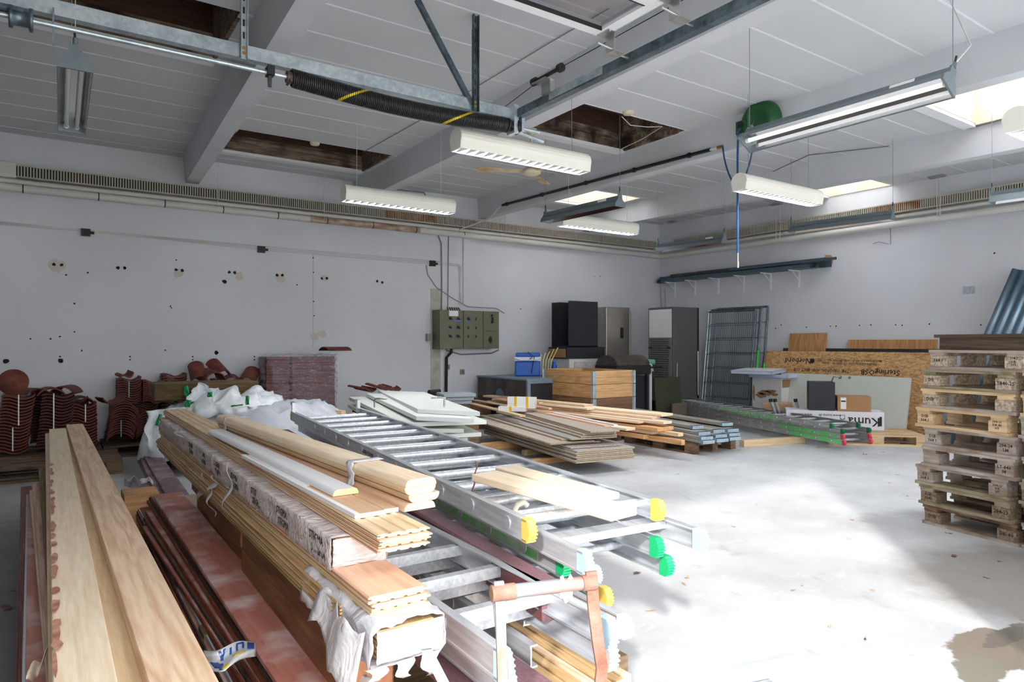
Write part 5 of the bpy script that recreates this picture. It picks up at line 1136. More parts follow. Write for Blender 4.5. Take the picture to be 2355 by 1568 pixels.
for i, (px) in enumerate((1781, 1791, 1838)):
    c = G(px, 950, .42); c = Vector((8.75+.0*i, 0, 0)); a = ray(px, 935); k = 9.9; p0 = Vector((a[0]*k, a[1]*k, .36)); p1 = p0+Vector((-.04, .03, .14))
    o = tag(MB().cyl(p0-Vector((-.1, .07, .36)), p1, .022, 10).build('ladder_stile_end', ALUD), '%s grey ladder stile end with a black cap, standing by the battered box' % ORD[i], 'ladder part', 'stile ends by the battered box'); MB().cyl(p1-Vector((0, 0, .015)), p1+Vector((-.004, .003, .03)), .027, 10).build('cap', BLACK, o)
# ------------------------------------------------------------------ shelf brackets with profiles
prs = [(10.56, .012, 2.60, .11, 6.15, 9.93), (10.50, .05, 2.60, .05, 6.3, 9.9), (10.44, .05, 2.60, .05, 6.35, 9.85), (10.38, .05, 2.60, .05, 6.4, 9.7), (10.5, .05, 2.655, .05, 6.2, 8.9), (10.43, .04, 2.655, .04, 6.7, 9.5), (10.36, .03, 2.655, .03, 5.95, 8.0)]
for i, (x, w, z, h, y0, y1) in enumerate(prs):
    h *= 1.5 if i else 1.2; z += .03 if z > 2.62 else 0
    b = MB(); b.prism([(x-w, z), (x, z), (x, z+h), (x-.004, z+h), (x-.004, z+.004), (x-w+.004, z+.004), (x-w+.004, z+h*.8), (x-w, z+h*.8)], y0, y1, axis=1)
    tag(b.build('metal_profile', [CORRUG, GALVD, mat('dark_grey_profile', (66, 72, 78), .45, .4)][i % 3] if 1 else GALVD), '%s dark metal profile counted from the wall, on the white brackets' % ORD[i], 'metal profile', 'metal profiles on the wall brackets')
for i, px in enumerate((1545, 1591, 1645, 1703, 1765, 1830)):
    y = WR(px, 640, XR-.1).y; t = thing('shelf_bracket', '%s white shelf bracket from the corner, under the metal profiles' % ORD[i], 'bracket', TR(XR, y, 2.6), 'white shelf brackets')
    MB().box(-.3, 0, -.012, .012, -.02, -.004).build('arm', WHITEP, t); MB().box(-.012, 0, -.015, .015, -.3, -.004).build('upright', WHITEP, t); MB().tube([(-.22, 0, -.015), (-.01, 0, -.16)], .006, 6).build('brace', WHITEP, t)
tag(MB().tube([(XR-.03, 9.92, 2.55), (XR-.03, 9.9, 2.1), (XR-.03, 9.84, 1.98), (XR-.03, 9.78, 2.1), (XR-.03, 9.8, 2.5)], .005, 6).build('hanging_cable', CABLEG), 'grey cable loop hanging in the room corner under the profiles', 'cable')
# ------------------------------------------------------------------ corrugated sheets behind the pallet stack
for i in range(3):
    n = 40; 
    def f(u, v, i=i):
        return (.012*math.sin(u*2*math.pi*5), (u-.5)*.5, v*2.35)
    o = MB().grid(f, n, 2).build('corrugated_sheet', CORRUG, None, TR(9.62+.14*i, 3.9-.27*i, 0.02) @ Matrix.Rotation(math.radians(17), 4, 'X') @ Matrix.Rotation(math.radians(11), 4, 'Y'), solid=.006)
    tag(o, '%s blue grey corrugated sheet from the left, leaning behind the pallet stack' % ORD[i], 'corrugated sheet', 'corrugated sheets')
tag(MB().box(0, .004, 0, .14, 0, .1).build('perforated_plate', GALV, None, TR(10.0, 3.86, 2.0)), 'small perforated steel plate beside the corrugated sheets', 'plate')
mbox('green_stand', 9.5, 9.55, 3.2, 3.5, 0, 1.0, GREENPAINT, 'green panel standing behind the pallet stack', 'panel')
tag(MB().tube([G(2070, 1019, .01), G(2118, 1023, .01)], .008, 6).build('black_rod', BLACK), 'thin black rod on the floor left of the pallet stack', 'rod')
for o in protos: bpy.data.objects.remove(o)
# ------------------------------------------------------------------ chipboard stack on bearers
def corner_board(label, nl, z, vp, w, L, t, m, name='chipboard_sheet', cat='board', group=None, zf=None, **k):
    """nl: near-left corner of the top face"""
    a = G(*nl, z); d = dirvp(vp); rt = Vector((d.y, -d.x, 0)); c = a+rt*w/2
    f = c+d*L; f.z = z if zf is None else zf
    return board(label, f, c, w, t, m, name=name, cat=cat, group=group, **k)
NUM = ['topmost']+ORD[1:]
cbs = []
for k in range(6): cbs.append(((1327-2*(k % 2), 1037+4.0*k), .245-.018*k, 478+(k % 3)*4, .70, 2.5, CHIPG))
cbs = [((1358, 992), .415, 640, .34, 2.6, CHIP), ((1352, 994.5), .397, 632, .36, 2.6, CHIP), ((1340, 998), .379, 615, .4, 2.6, CHIP), ((1334, 1003), .361, 600, .42, 2.7, CHIP),
       ((1314, 1009), .343, 560, .55, 2.6, CHIPG), ((1290, 1010), .325, 545, .5, 2.6, CHIP), ((1268, 1019), .307, 515, .52, 2.5, CHIP), ((1262, 1021), .289, 505, .6, 2.6, CHIPG),
       ((1311, 1029), .271, 500, .6, 2.4, CHIPG)]+[((1325-1.5*(k % 2), 1037.5+4.2*k), .251-.018*k, 478+(k % 3)*4, .70, 2.5, CHIPG) for k in range(7)]
for k, (nl, z, vp, w, L, m) in enumerate(cbs):
    corner_board('%s chipboard sheet counted from the top of the sheet stack' % NUM[k], (nl[0]+random.uniform(-4, 4), nl[1]), z, vp, w+random.uniform(-.02, .02), L, .0145, m, group='chipboard sheets in the stack', c=.0008, em=CHIPE)
a = G(1205, 1040, .08)
for i, (px, py, pw, zz, L, lb) in enumerate(((1214, 1050, .1, .12, .9, 'near orange bearer under the chipboard stack'),)):
    board(lb, G(1195, 1060, .065), G(1195, 1060, .065)+Vector((.95, .05, 0)), .09, .065, LARCH, name='bearer', cat='bearer')
board('grey wooden block end beside the near bearer of the chipboard stack', G(1206, 1036, .12), G(1206, 1036, .12)+Vector((.7, .05, 0)), .1, .055, OLDWOOD, name='bearer', cat='bearer')
board('far orange bearer under the chipboard stack', G(1075, 1024, .10), G(1075, 1024, .10)+Vector((1.3, .1, 0)), .09, .10, LARCH, name='bearer', cat='bearer')
# taped white moulding packs on the sheets
def pack(M, n, horiz, label, cat_='moulding', grp='white mouldings in taped packs', L=.38, ntape=2):
    first = None
    for k in range(n):
        t = thing('white_moulding', '%s white moulding from the %s of %s' % (ORD[k], 'bottom' if horiz else 'left', label), cat_, M @ (Matrix.Translation((0, 0, k*.0155)) if horiz else Matrix.Translation((0, k*.0165, 0))), grp)
        if horiz: MB().box(0, L, 0, .12, 0, .0145).build('moulding', WHITEP, t); MB().box(L, L+.001, 0, .12, 0, .0145).build('sawn_end', mat('pinkish_sawn_end', (232, 206, 190), .8), t)
        else: MB().box(0, L, 0, .0155, 0, .085).build('moulding', WHITEP, t); MB().box(L, L+.001, 0, .0155, 0, .085).build('sawn_end', mat('pale_sawn_end', (226, 222, 222), .8), t)
    for j in range(ntape):
        x = L*(.25+.42*j) if ntape > 1 else L*.4
        H_ = n*.0155 if horiz else .085; W__ = .12 if horiz else n*.0165
        b = MB(); b.box(x, x+.035, -.002, 0, -.001, H_+.002); b.box(x, x+.035, -.002, W__+.002, H_, H_+.002)
        tag(b.build('yellow_tape', YTAPE, None, M), 'yellow tape strip, %s on %s' % (ORD[j], label), 'tape', 'yellow tapes')
pd = TR(*G(1168, 937, .50), 0); an = math.radians(-48)
pack(TR(*G(1167, 938, .47), an), 4, True, 'the lower half of the tall taped pack')
pack(TR(*(G(1167, 938, .47)+Vector((0, 0, .063))), an), 7, False, 'the upper half of the tall taped pack')
pack(TR(*G(1146, 945, .43), an), 4, True, 'the low taped pack in front', ntape=1)
mbox('chipboard_offcut', -.02, .42, -.02, .2, .40, .4285, CHIP, 'chipboard offcut under the taped white packs', 'board', TR(*G(1150, 950, 0).lerp(G(1146, 945, .43), 1).xy, 0, an)) if 0 else None
for i, (nl, z, vp, w, L, m) in enumerate((((1262, 938), .50, 420, .05, 1.7, PINEP), ((1390, 978), .43, 480, .09, 1.9, PINEP), ((1393, 985), .40, 500, .07, 2.2, LARCH), ((1412, 976), .41, 470, .05, 1.5, WHITEP), ((1240, 925), .52, 300, .06, 1.2, PINEY), ((1195, 955), .44, 520, .08, 1.9, PINEY), ((1165, 932), .47, 350, .05, 1.1, PINEY))):
    corner_board('%s narrow batten lying loosely on the chipboard stack' % ORD[i], nl, z, vp, w, L, .02, m, name='batten', cat='batten', group='battens on the chipboard stack')
# ------------------------------------------------------------------ pine boards and steel-capped planks on pallets
pallet('pallet under the near ends of the pine boards', TR(7.22, 5.49, 0, math.radians(90)), PALLETB)
pallet('pallet under the far part of the pine boards', TR(7.22, 6.85, 0, math.radians(90)), PALLETB)
pb_ = [((1521, 953), .475, -200, .24, 3.2, .028, PINE), ((1500, 959), .445, -180, .16, 3.2, .028, PINEO), ((1526, 970), .415, -100, .16, 3.0, .03, PINE), ((1468, 969), .40, -150, .14, 2.6, .028, PINEO),
       ((1512, 984), .35, -60, .30, 3.2, .045, LARCH), ((1560, 996), .30, 0, .09, 3.0, .04, PINEY), ((1500, 992), .30, 0, .12, 2.6, .035, PINEO), ((1567, 1012), .235, 60, .06, 3.0, .06, LARCH), ((1480, 1000), .25, 40, .1, 2.6, .05, LARCH),
       ((1344, 931), .52, -150, .17, 2.2, .028, PINEO), ((1440, 985), .33, -30, .16, 2.6, .03, PINE), ((1350, 938), .49, -160, .15, 2.0, .028, PINE)]
for i, (nl, z, vp, w, L, t_, m) in enumerate(pb_):
    corner_board('%s pine board in the pile on the pallets beside the steel-capped planks' % ORD[i], nl, z, vp, w, L, t_, m, name='pine_board', group='pine boards on the pallets')
sp = [((1592, 980), .315, 0), ((1660, 973), .325, 0), ((1606, 994), .268, 0), ((1640, 989), .268, 0), ((1673, 987), .268, 0), ((1612, 1005), .228, 0), ((1645, 1000), .228, 0), ((1676, 997), .228, 0), ((1616, 1014), .188, 0), ((1648, 1010), .188, 0), ((1678, 1006), .188, 0)]
for i, (nl, z, _) in enumerate(sp):
    a = G(*nl, z); d = dirvp(470); rt_ = Vector((d.y, -d.x, 0)); c = a+rt_*.09
    t = thing('capped_plank', '%s grey plank with a dimpled steel end, counted from the top of its pile' % ORD[i], 'plank', None, 'steel-capped planks'); M = frame(c+d*2.6, c); t.matrix_world = M
    MB().prism(oct_prof(.175, .036, .002), 0, 2.58).build('plank', mat('grey_weathered_wood', (152, 146, 138), .85, var=.2, stretch=(1, 14, 14), scale=5), t)
    b = MB(); b.prism(oct_prof(.18, .039, .002), 2.54, 2.605)
    for q in range(8):
        for r_ in range(2): b.cyl((2.605, -.077+.022*q, -.01-.018*r_), (2.608, -.077+.022*q, -.01-.018*r_), .005, 6, 1)
    b.build('steel_end_cap', [galv_cap := MATS.get('cap_steel') or mat('cap_steel', (150, 178, 196), .4, .5, var=.2, scale=40), WHITEP], t)
# ------------------------------------------------------------------ ladders
def ladder(label, N, d, w, L, zf, foot=FOOTW, rung='round', paint=(), sp=.28, off=.2, hgt=.07, m=ALU, group='aluminium ladders', hooks=False, foot2=None, nmax=99, wrap=None, rd=.0155, flat=None, holes=False):
    """N: near-left top outer corner; d: direction away from the near end"""
    far = N+d*L; far.z = zf
    M = frame(far, N); t = thing('ladder', label, 'ladder', M, group); LL = (N-far).length; tk = .026
    for side in (0, 1):
        y0 = 0 if side == 0 else w; s = 1 if side == 0 else -1
        pr = [(-.002*s, -hgt), (tk*s, -hgt), (tk*s, -hgt+.006), (.005*s, -hgt+.006), (.005*s, -.006), (tk*s, -.006), (tk*s, 0), (-.002*s, 0), (-.002*s, -.007), (0, -.009), (0, -hgt+.009), (-.002*s, -hgt+.007)]
        if s < 0: pr = pr[::-1]
        MB().prism([(y0+a, b_) for a, b_ in pr], 0, LL).build('stile', m, t)
        fm = foot if side == 0 or foot2 is None else foot2
        if fm:
            b = MB(); n = 8; ya, yb = (y0-.002, y0+tk*s+.002*s) if s > 0 else (y0+tk*s-.002, y0+.002)
            pf = [(LL-.03, .002), (LL+.002, .002)]+[(LL+.002+.016*math.sin(math.pi*q/n), .002-(hgt+.004)*q/n) for q in range(1, n)]+[(LL+.002, -hgt-.002), (LL-.03, -hgt-.002)]
            b.prism(pf, ya, yb, axis=1)
            for q in range(6): z = -.006-(hgt-.012)*q/5; e_ = LL+.004+.017*math.sin(math.pi*(-z)/hgt); b.box(e_-.006, e_+.003, ya-.001, yb+.001, z-.003, z+.002)
            b.build('rubber_foot', fm, t)
    k = 0
    while True:
        x = LL-off-k*sp
        if x < .1 or k > nmax: break
        if rung == 'round': b = MB(); b.cyl((x, -.003, -hgt/2), (x, w+.003, -hgt/2), rd, 12); b.cyl((x, -.0035, -hgt/2), (x, 0, -hgt/2), rd*1.35, 12); b.cyl((x, w, -hgt/2), (x, w+.0035, -hgt/2), rd*1.35, 12)
        else: b = MB(); b.box(x-.016, x+.016, .004, w-.004, -.05, -.012); b.box(x-.014, x+.014, -.003, .0, -.045, -.016)
        b.build('rung', m, t)
        if holes: MB().cyl((x, -.0045, -hgt/2), (x, -.0038, -hgt/2), .011, 10).build('rung_hole', WHITEP, t)
        k += 1
    if flat: MB().box(LL-flat-.04, LL-flat+.03, .006, w-.006, -.04, -.012).build('wide_step', m, t)
    for (side, x0, x1, m2) in paint:
        y = -.0008 if side == 0 else w+.0008
        MB().box(LL-x1, LL-x0, min(y, y+.0006), max(y, y+.0006), -hgt+.008, -.006).build('paint_patch', m2, t)
    if hooks:
        for y in (.02, w-.02):
            MB().box(-.02, .02, y-.012, y+.012, -.04, .07).box(-.06, .02, y-.012, y+.012, .065, .07).box(-.06, -.055, y-.012, y+.012, .045, .07).build('hook', STEEL, t)
        MB().box(-.002, .03, -.004, -.001, -.065, -.02).build('yellow_end', FOOTY, t)
    return t
GP2 = mat('green_overspray', (84, 182, 96), .5, .1, var=.5, scale=6, rgb2=(176, 196, 180))
GP3 = mat('bright_green_overspray', (60, 210, 84), .5, .1, var=.35, scale=9, rgb2=(130, 205, 140))
# far stack of ladders
dF = dirvp(750)
for i, (nl, z, ft, pt, lb) in enumerate((((1912, 974), .355, FOOTGD, [(0, 1.1, 2.6, GP2)], 'topmost ladder of the long stack before the fence panels'), ((1937, 986), .29, FOOTGD, [(0, .9, 2.4, GP2)], 'second ladder of the long stack before the fence panels'),
        ((1937, 999), .225, FOOTR, [(0, .1, 1.2, GP3)], 'third ladder of the long stack, with red feet and green paint'), ((1940, 1012), .16, FOOTR, [(0, .05, 1.0, GP3)], 'bottom ladder of the long stack, with red feet and green paint'))):
    ladder(lb, G(*nl, z), dF, .42, 5.6, z, ft, 'round', pt, hgt=.064, m=ALUD, group='long ladder stack', holes=True)
for i, (z, lb) in enumerate(((.095, 'lower'), (.09+.0, 'x'))):
    if i == 0:
        board('near pine timber under the long ladder stack', G(1706, 1012, .09), G(1846, 1003, .09), .09, .09, PINEY, name='bearer', cat='bearer')
        board('rear pine timber under the long ladder stack', G(1706, 1012, .09)+Vector((.3, 1.6, 0)), G(1846, 1003, .09)+Vector((.3, 1.6, 0)), .09, .09, PINEY, name='bearer', cat='bearer')
# ------------------------------------------------------------------ pallet stack on the right
e1 = Vector((-.203, -.979, 0)).normalized(); ang = math.atan2(e1.y, e1.x)
rowm = [(PALLET, PALLET, CHIPBLOCK), (PALLETM, PALLETM, CHIPBLOCK), (PALLETN, PALLET, CHIPBLOCK), (PALLETN, PALLETN, PALLETN), (PALLET, PALLET, PALLET), (PALLET, PALLET, PALLET), (PALLET, PALLETM, PALLET), (PALLETM, PALLETM, CHIPBLOCKD), (PALLETB, PALLET, CHIPBLOCKD)]
TXTS = [('364.1', '204-2\nDK\nHT'), ('DS', 'LT840-25'), ('DSB', ''), ('DSB\n364.1', '204-25\nDK 80\nHT'), ('DSB\n364 1', '204-24\nLM'), ('', 'LT-840\n08'), ('DS\n364 1', '204-23\nDK\nHT'), ('DSB\n3645', '204-23'), ('DSB', 'DK 80')]
offs = [.05, -.01, -.015, -.055, 0, -.01, -.06, -.03, 0]
names = ['topmost', 'second', 'third', 'fourth, fresh yellow', 'fifth', 'sixth', 'seventh', 'eighth', 'bottom']
def half_pallet(label, M, ms, tx, group, W=.66, D=.8):
    t = thing('half_pallet', label, 'pallet', M, group); db, bb, bk = ms
    for k in range(5): y = [0, .17, .35, .53, .70][k]; MB().box(0, W, y, y+.1, .124, .144).build('deck_board', db, t)
    for x in (.012, W-.112): MB().box(x, x+.1, .0, D, .1, .124).build('stringer_board', db, t)
    for j, x in enumerate((.012, W-.132)):
        for y in (0.004, D/2-.06, D-.12):
            o = MB().box(x, x+.12, y, y+.12, .022, .1).build('block', bk, t, bevel=.003)
            if y < .01 and tx and tx[j]:
                ln = tx[j].count('\n')+1
                text('stencilled_lettering', tx[j], .034 if ln == 1 else (.03 if ln == 2 else .022), Matrix.Translation((x+.06, y-.0005, .066 if ln < 3 else .07)) @ Matrix(((1, 0, 0, 0), (0, 0, -1, 0), (0, 1, 0, 0), (0, 0, 0, 1))), INK, o, fat=.015)
    for y in (0, D/2-.05, D-.1): MB().box(-.004, W+.004, y, y+.1, 0, .022).build('bottom_board', bb, t)
    return t
O = Vector((5.404, 2.436, 0))
for i in range(9):
    lev = 8-i; p = O+e1*offs[i]+Vector((random.uniform(-.008, .008), 0, lev*.1445))
    half_pallet('%s pallet of the front pallet stack on the right' % names[i], TR(p.x, p.y, p.z, ang+random.uniform(-.012, .012)), rowm[i], TXTS[i], 'front pallet stack')
for i in range(8):
    lev = 7-i; p = O+e1*(.69+offs[8-i]*.4)+Vector((.01, 0, lev*.1445))
    half_pallet('%s pallet from the bottom of the second pallet stack, cut by the picture edge' % ORD[lev], TR(p.x, p.y, p.z, ang), rowm[(i+2) % 9], None, 'second pallet stack')
p = O+e1*.12+Vector((0, 0, 9*.1445))
t = thing('dark_wooden_lid', 'dark weathered wooden lid on top of the front pallet stack', 'lid', TR(p.x, p.y, p.z, ang))
MB().box(0, .8, 0.02, .05, 0, .09).build('front_board', PALLETD, t); MB().box(0, .05, .05, .75, 0, .09).build('side_board', PALLETD, t); MB().box(.75, .8, .05, .75, 0, .09).build('side_board', PALLETD, t)
for k in range(6): MB().box(-.03, .83, .125*k, .125*k+.12, .09, .112).build('top_board', PALLETD, t)

# ------------------------------------------------------------------ floor plate and litter
A_ = G(1845, 1500, .012); B_ = G(1500, 1570, .012); C_ = G(1968, 1570, .012)
u = (B_-A_).normalized(); v = (C_-A_).normalized(); v = (v-u*v.dot(u)).normalized()
Mx = Matrix(((u.x, v.x, 0, A_.x), (u.y, v.y, 0, A_.y), (0, 0, 1, .0), (0, 0, 0, 1)))
t = thing('floor_plate', 'pale blue embossed floor plate with a hand grip at the bottom edge of the picture', 'plate', Mx)
MB().box(0, 1.1, 0, .9, 0, .012).build('plate', PLATE, t, bevel=.004)
b = MB(); 
for i in range(22):
    for j in range(18):
        x0, y0 = i*.05+.01, j*.05+.01; hv = (i//1+j//1) % 2
        if .28 < x0 < .46 and .1 < y0 < .22: continue
        for q in range(3):
            if hv: b.box(x0, x0+.036, y0+.012*q, y0+.012*q+.004, .012, .0135)
            else: b.box(x0+.012*q, x0+.012*q+.004, y0, y0+.036, .012, .0135)
tag(b.build('embossing', PLATE, t), kind=None)
MB().box(.3, .44, .13, .19, .0122, .0128).build('grip_recess', mat('recess_grey', (160, 168, 180), .6), t); MB().tube([(.31, .16, .013), (.32, .16, .022), (.42, .16, .022), (.43, .16, .013)], .006, 8).build('grip_bar', STEEL, t)
LIT = [(2194, 1279, 1), (2230, 1357, 0), (2006, 1358, 0), (1824, 1358, 2), (1573, 1343, 0), (1580, 1328, 0), (1496, 1404, 0), (1845, 1346, 0), (1738, 1161, 0), (1687, 1211, 0), (1575, 1142, 0), (2087, 1141, 1), (2180, 1227, 1), (1465, 1318, 1), (2270, 1330, 1), (1960, 1195, 0), (2046, 1111, 0), (2066, 1092, 0), (1990, 1470, 1), (1910, 1440, 0), (2300, 1292, 1), (1700, 1035, 0), (1480, 1050, 1), (1560, 1090, 0), (1880, 1030, 1), (1990, 1045, 1), (2030, 1040, 0), (10, 1395, 1), (22, 1400, 1), (30, 1360, 1), (44, 1452, 1)]
for i, (px, py, kd) in enumerate(LIT):
    c = G(px, py, .002); s_ = random.uniform(.014, .03)*(1 if py > 1100 else 1.2); n = 9; a0 = random.uniform(0, 6); b = MB()
    vs = [(s_*math.cos(6.283*k/n+a0)*random.uniform(.6, 1.2), s_*.55*math.sin(6.283*k/n)*random.uniform(.6, 1.2), random.uniform(0, .008)) for k in range(n)]
    b.add([(0, 0, .004)]+vs, [(0, k+1, (k+1) % n+1) for k in range(n)])
    o = b.build('dry_leaf' if kd != 2 else 'grey_scrap', [LEAF, LEAFD, mat('grey_scrap', (130, 134, 140), .7)][kd], None, Matrix.Translation(c) @ Matrix.Rotation(a0, 4, 'Z'), solid=.0008)
    tag(o, 'small dry leaf or scrap lying on the open floor', 'leaf', 'dry leaves on the floor')
# ------------------------------------------------------------------ planks at the left edge
quad_board('pale bark-edged plank, left of the two long planks in front', (113, 986), (151, 984.5), (120, 1568), (271, 1568), .57, .57, .035, PINE, ext=.9, name='long_plank', cat='plank')
quad_board('wavy-grained larch plank, right of the two long planks in front', (153, 976), (190, 974), (337, 1568), (508, 1568), .575, .575, .04, PINEO, ext=.9, name='long_plank', cat='plank')
bk = MB(); Pf, Pn = G(113.5, 986, .571), G(120, 1568, .571)
for k in range(30):
    f = .4+.6*k/29+random.uniform(-.02, .02); c = Pf.lerp(Pn, f); w_ = random.uniform(.006, .013); l_ = random.uniform(.04, .09); n = 10
    bk.add([(c.x+w_*.9+w_*math.cos(6.283*q/n)*random.uniform(.7, 1.1), c.y+l_*math.sin(6.283*q/n)*random.uniform(.7, 1.1), .5712+.0003*k) for q in range(n)], [tuple(range(n))])
for (m_, dx, nm) in ((0, 0, ''),): tag(bk.build('bark_fleck', mat('reddish_bark', (196, 146, 124), .9, var=.4, scale=30, rgb2=(150, 98, 84))), 'reddish bark flecks along the left edge of the pale plank', 'bark', kind='stuff')
LST = [((104, 996), (140, 994), (111, 1568), (250, 1568), .534, .03, PINEY, 'yellow board right under the pale bark-edged plank'),
       ((93, 1072), (120, 1072), (112, 1568), (240, 1568), .503, .03, OLDWOOD, 'dark rough board second under the pale plank'),
       ((77, 1110), (110, 1108), (103, 1568), (220, 1568), .47, .03, PINKWOOD, 'pinkish board third under the pale plank'),
       ((71, 1126), (104, 1124), (100, 1568), (210, 1568), .44, .035, PINEY, 'yellow batten board fourth under the pale plank')]
for a, b_, c, d, z, t_, m, lb in LST: quad_board(lb, a, b_, c, d, z, z, t_, m, ext=.9, name='side_board', cat='board')
for k, (xo, z, m) in enumerate(((-.045, .533, PINEY), (-.05, .502, PINEO), (-.075, .471, PINKWOOD), (-.09, .44, PINEO), (-.1, .405, OLDWOOD))):
    a = (G(153, 976, .575)+G(190, 974, .575))/2; n_ = (G(337, 1568, .575)+G(508, 1568, .575))/2
    d = (n_-a).normalized(); board('%s board under the wavy-grained larch plank' % ORD[k], Vector((a.x+xo, a.y-.15*k, z)), Vector((n_.x+xo, n_.y, z))+d*.9, .15, .03, m, name='lower_board', cat='board', group='boards under the larch plank')
for k, (x0, x1, z, m, e) in enumerate(((62, 130, .36, REDPLY, GREYEDGE), (56, 125, .34, REDPLYD, PLYEDGED), (53, 120, .30, REDPLYD, PLYEDGE), (50, 118, .26, REDPLYD, PLYEDGED))):
    quad_board('%s red plywood sheet in the low pile at the far left' % ORD[k], (x0, 1134-6*k), (x1, 1133-6*k), (x0-10-3*k, 1568), (x1+95, 1568), z, z, .03, m, ext=.7, name='plywood_sheet', cat='board', group='red plywood at the far left')
    q0, q1 = G(x0, 1134-6*k, z+.0005), G(x0-10-3*k, 1568, z+.0005)
tag(board('', G(63, 1136, .3635), G(54, 1568, .3635), .008, .003, GREYEDGE), 'pale whitewashed edge strip on the far left red plywood', 'strip')
for y in (1.5, 3.4, 4.6): mbox('floor_bearer', -.02, .38, y, y+.1, 0, .228, OLDWOOD, '%s floor bearer under the left plank pile' % {1.5: 'near', 3.4: 'middle', 4.6: 'far'}[y], 'bearer')
for k, y in enumerate((1.52, 3.42, 4.3)): mbox('spacer_block', .1, .33, y, y+.09, .228, .372, OLDWOOD, '%s spacer block under the larch plank pile' % ORD[k], 'block'); 
# torn tape scrap
def scrap(name, label, pts, m, cat='scrap', up=.0): 
    b = MB(); b.add(pts, [tuple(range(len(pts)))]); return tag(b.build(name, m, solid=.001), label, cat)
c = G(95, 1490, .5); tag(MB().grid(lambda u, v: G(60+50*u, 1560-75*u+18*v, .5)+Vector((0, 0, .02*math.sin(u*6+v*2))), 10, 3).build('paper_scrap', mat('beige_tape', (226, 208, 190), .8), solid=.001), 'torn beige tape fluttering on the left plank pile', 'scrap')
# ------------------------------------------------------------------ red plywood strips in the middle
TOPZ = .36
quad_board('top red film-faced plywood strip in the middle front', (349, 1132), (422, 1135), (636, 1568), (803, 1568), TOPZ, TOPZ, .021, REDPLY, ext=.6, name='plywood_strip', cat='board')
quad_board('pale plywood strip showing along the right of the top red one', (412, 1139), (458, 1136), (708, 1568), (812, 1568), TOPZ-.0215, TOPZ-.0215, .018, PINE, ext=.6, name='plywood_strip', cat='board')
edges_ = [(346, 1140, 618), (343, 1143, 600), (338, 1150, 584), (334, 1175, 566), (330, 1190, 550), (326, 1210, 534), (318, 1168, 512), (300, 1146, 492), (294, 1142, 478)]
for k, (xf, yf_, xn) in enumerate(edges_):
    z = TOPZ-.0425-.0215*k; m = [REDPLY, REDPLYD, REDPLYD, REDPLY, REDPLYD, REDPLY, REDPLYD, REDPLY, REDPLYD][k]
    a = G(xf, yf_, z); n_ = G(xn, 1530, z); d = (n_-a).normalized(); rt_ = Vector((-d.y, d.x, 0)); w_ = .19
    c0, c1 = a+rt_*w_/2, n_+d*.8+rt_*w_/2; c0.z = c1.z = z
    board('%s red plywood strip below the top one in the middle front' % ORD[k], c0, c1, w_, .019, m, name='plywood_strip', cat='board', group='red plywood strips in the middle')
    em = [PLYEDGE, PLYEDGED, PLYEDGE, PLYEDGE, PLYEDGED, PLYEDGE, GREYEDGE, PLYEDGED, PLYEDGE][k]
    par = bpy.data.objects[-1] if 0 else None
    o = COL.objects[-1]; L_ = (c1-c0).length
    MB().box(0.002, L_, -w_/2-.0015, -w_/2+.004, -.0185, .0004).build('cut_edge', em, o)
    MB().box(0.002, L_, w_/2-.004, w_/2+.0015, -.0185, .0004).build('cut_edge', em, o)
for k, y in enumerate((1.6, 3.2)): mbox('floor_bearer', .35, .85, y, y+.1, 0, .123, OLDWOOD, '%s floor bearer under the middle plywood strips' % ['near', 'far'][k], 'bearer')
# purple boards and wrapped block behind
quad_board('wide purple painted board on the floor behind the red plywood', (328, 1036), (356, 1033), (430, 1240), (520, 1240), .19, .19, .03, PURPLE, name='purple_board', cat='board', group='purple boards')
quad_board('narrow purple painted board edge left of the wide one', (319, 1041), (330, 1039), (400, 1240), (440, 1240), .17, .17, .03, PURPLE, name='purple_board', cat='board', group='purple boards')
quad_board('lower dark purple board under the two purple boards', (321, 1052), (350, 1048), (410, 1240), (500, 1240), .135, .135, .05, PURPLE, name='purple_board', cat='board', group='purple boards')
mbox('floor_bearer', .45, .8, 5.9, 6.0, 0, .084, OLDWOOD, 'small bearer under the far end of the purple boards', 'bearer')
q = G(320, 1125, .3); mbox('timber_block', q.x-.1, q.x+.12, q.y-.1, q.y+.18, 0, .28, LARCH, 'short timber block with torn white film by the purple boards', 'block')
tag(MB().grid(lambda u, v: G(286+66*u, 1100+18*v*(1-u*.5)+4*math.sin(u*14), .30-.12*v*(1-u))+Vector((0, 0, .01*math.sin(u*23))), 16, 6).build('film_scrap', FILMW, solid=.001), 'torn white film around the short timber block', 'plastic film')
# ------------------------------------------------------------------ main timber pile (runs along y)
GB0 = G(762, 1404, .58); GJ = G(555, 1194, .58); GE = G(441, 1077, .58); gw = .17
def gl_(label, a, b_, z, t_=.129, dx=0, m=TREATED, yn=None):
    a = Vector((a.x+dx, a.y, z)); b_ = Vector((b_.x+dx, b_.y if yn is None else yn, z)); d = (b_-a).normalized(); rt_ = Vector((-d.y, d.x, 0))
    o = board(label, a+rt_*gw/2, b_+rt_*gw/2, gw, t_, m, name='glulam_beam', cat='beam', group='brown timber beams under the pile', c=.004)
    L_ = (b_-a).length; MB().box(L_, L_+.001, -gw/2+.004, gw/2-.004, -t_+.004, -.004).build('end_grain', ENDBROWN, o); return o
gl_('brown timber beam with visible end grain under the near half of the pile', GJ+Vector((0, -.02, 0)), GB0, .58)
gl_('brown timber beam under the far half of the pile', GE, GJ+Vector((0, .02, 0)), .58)
gl_('lower timber beam just under the one with visible end grain', GJ, GB0, .45, dx=.0, yn=GB0.y-.05)
gl_('lower timber beam under the far half of the pile', GE, GJ+Vector((0, .05, 0)), .45, dx=.03)
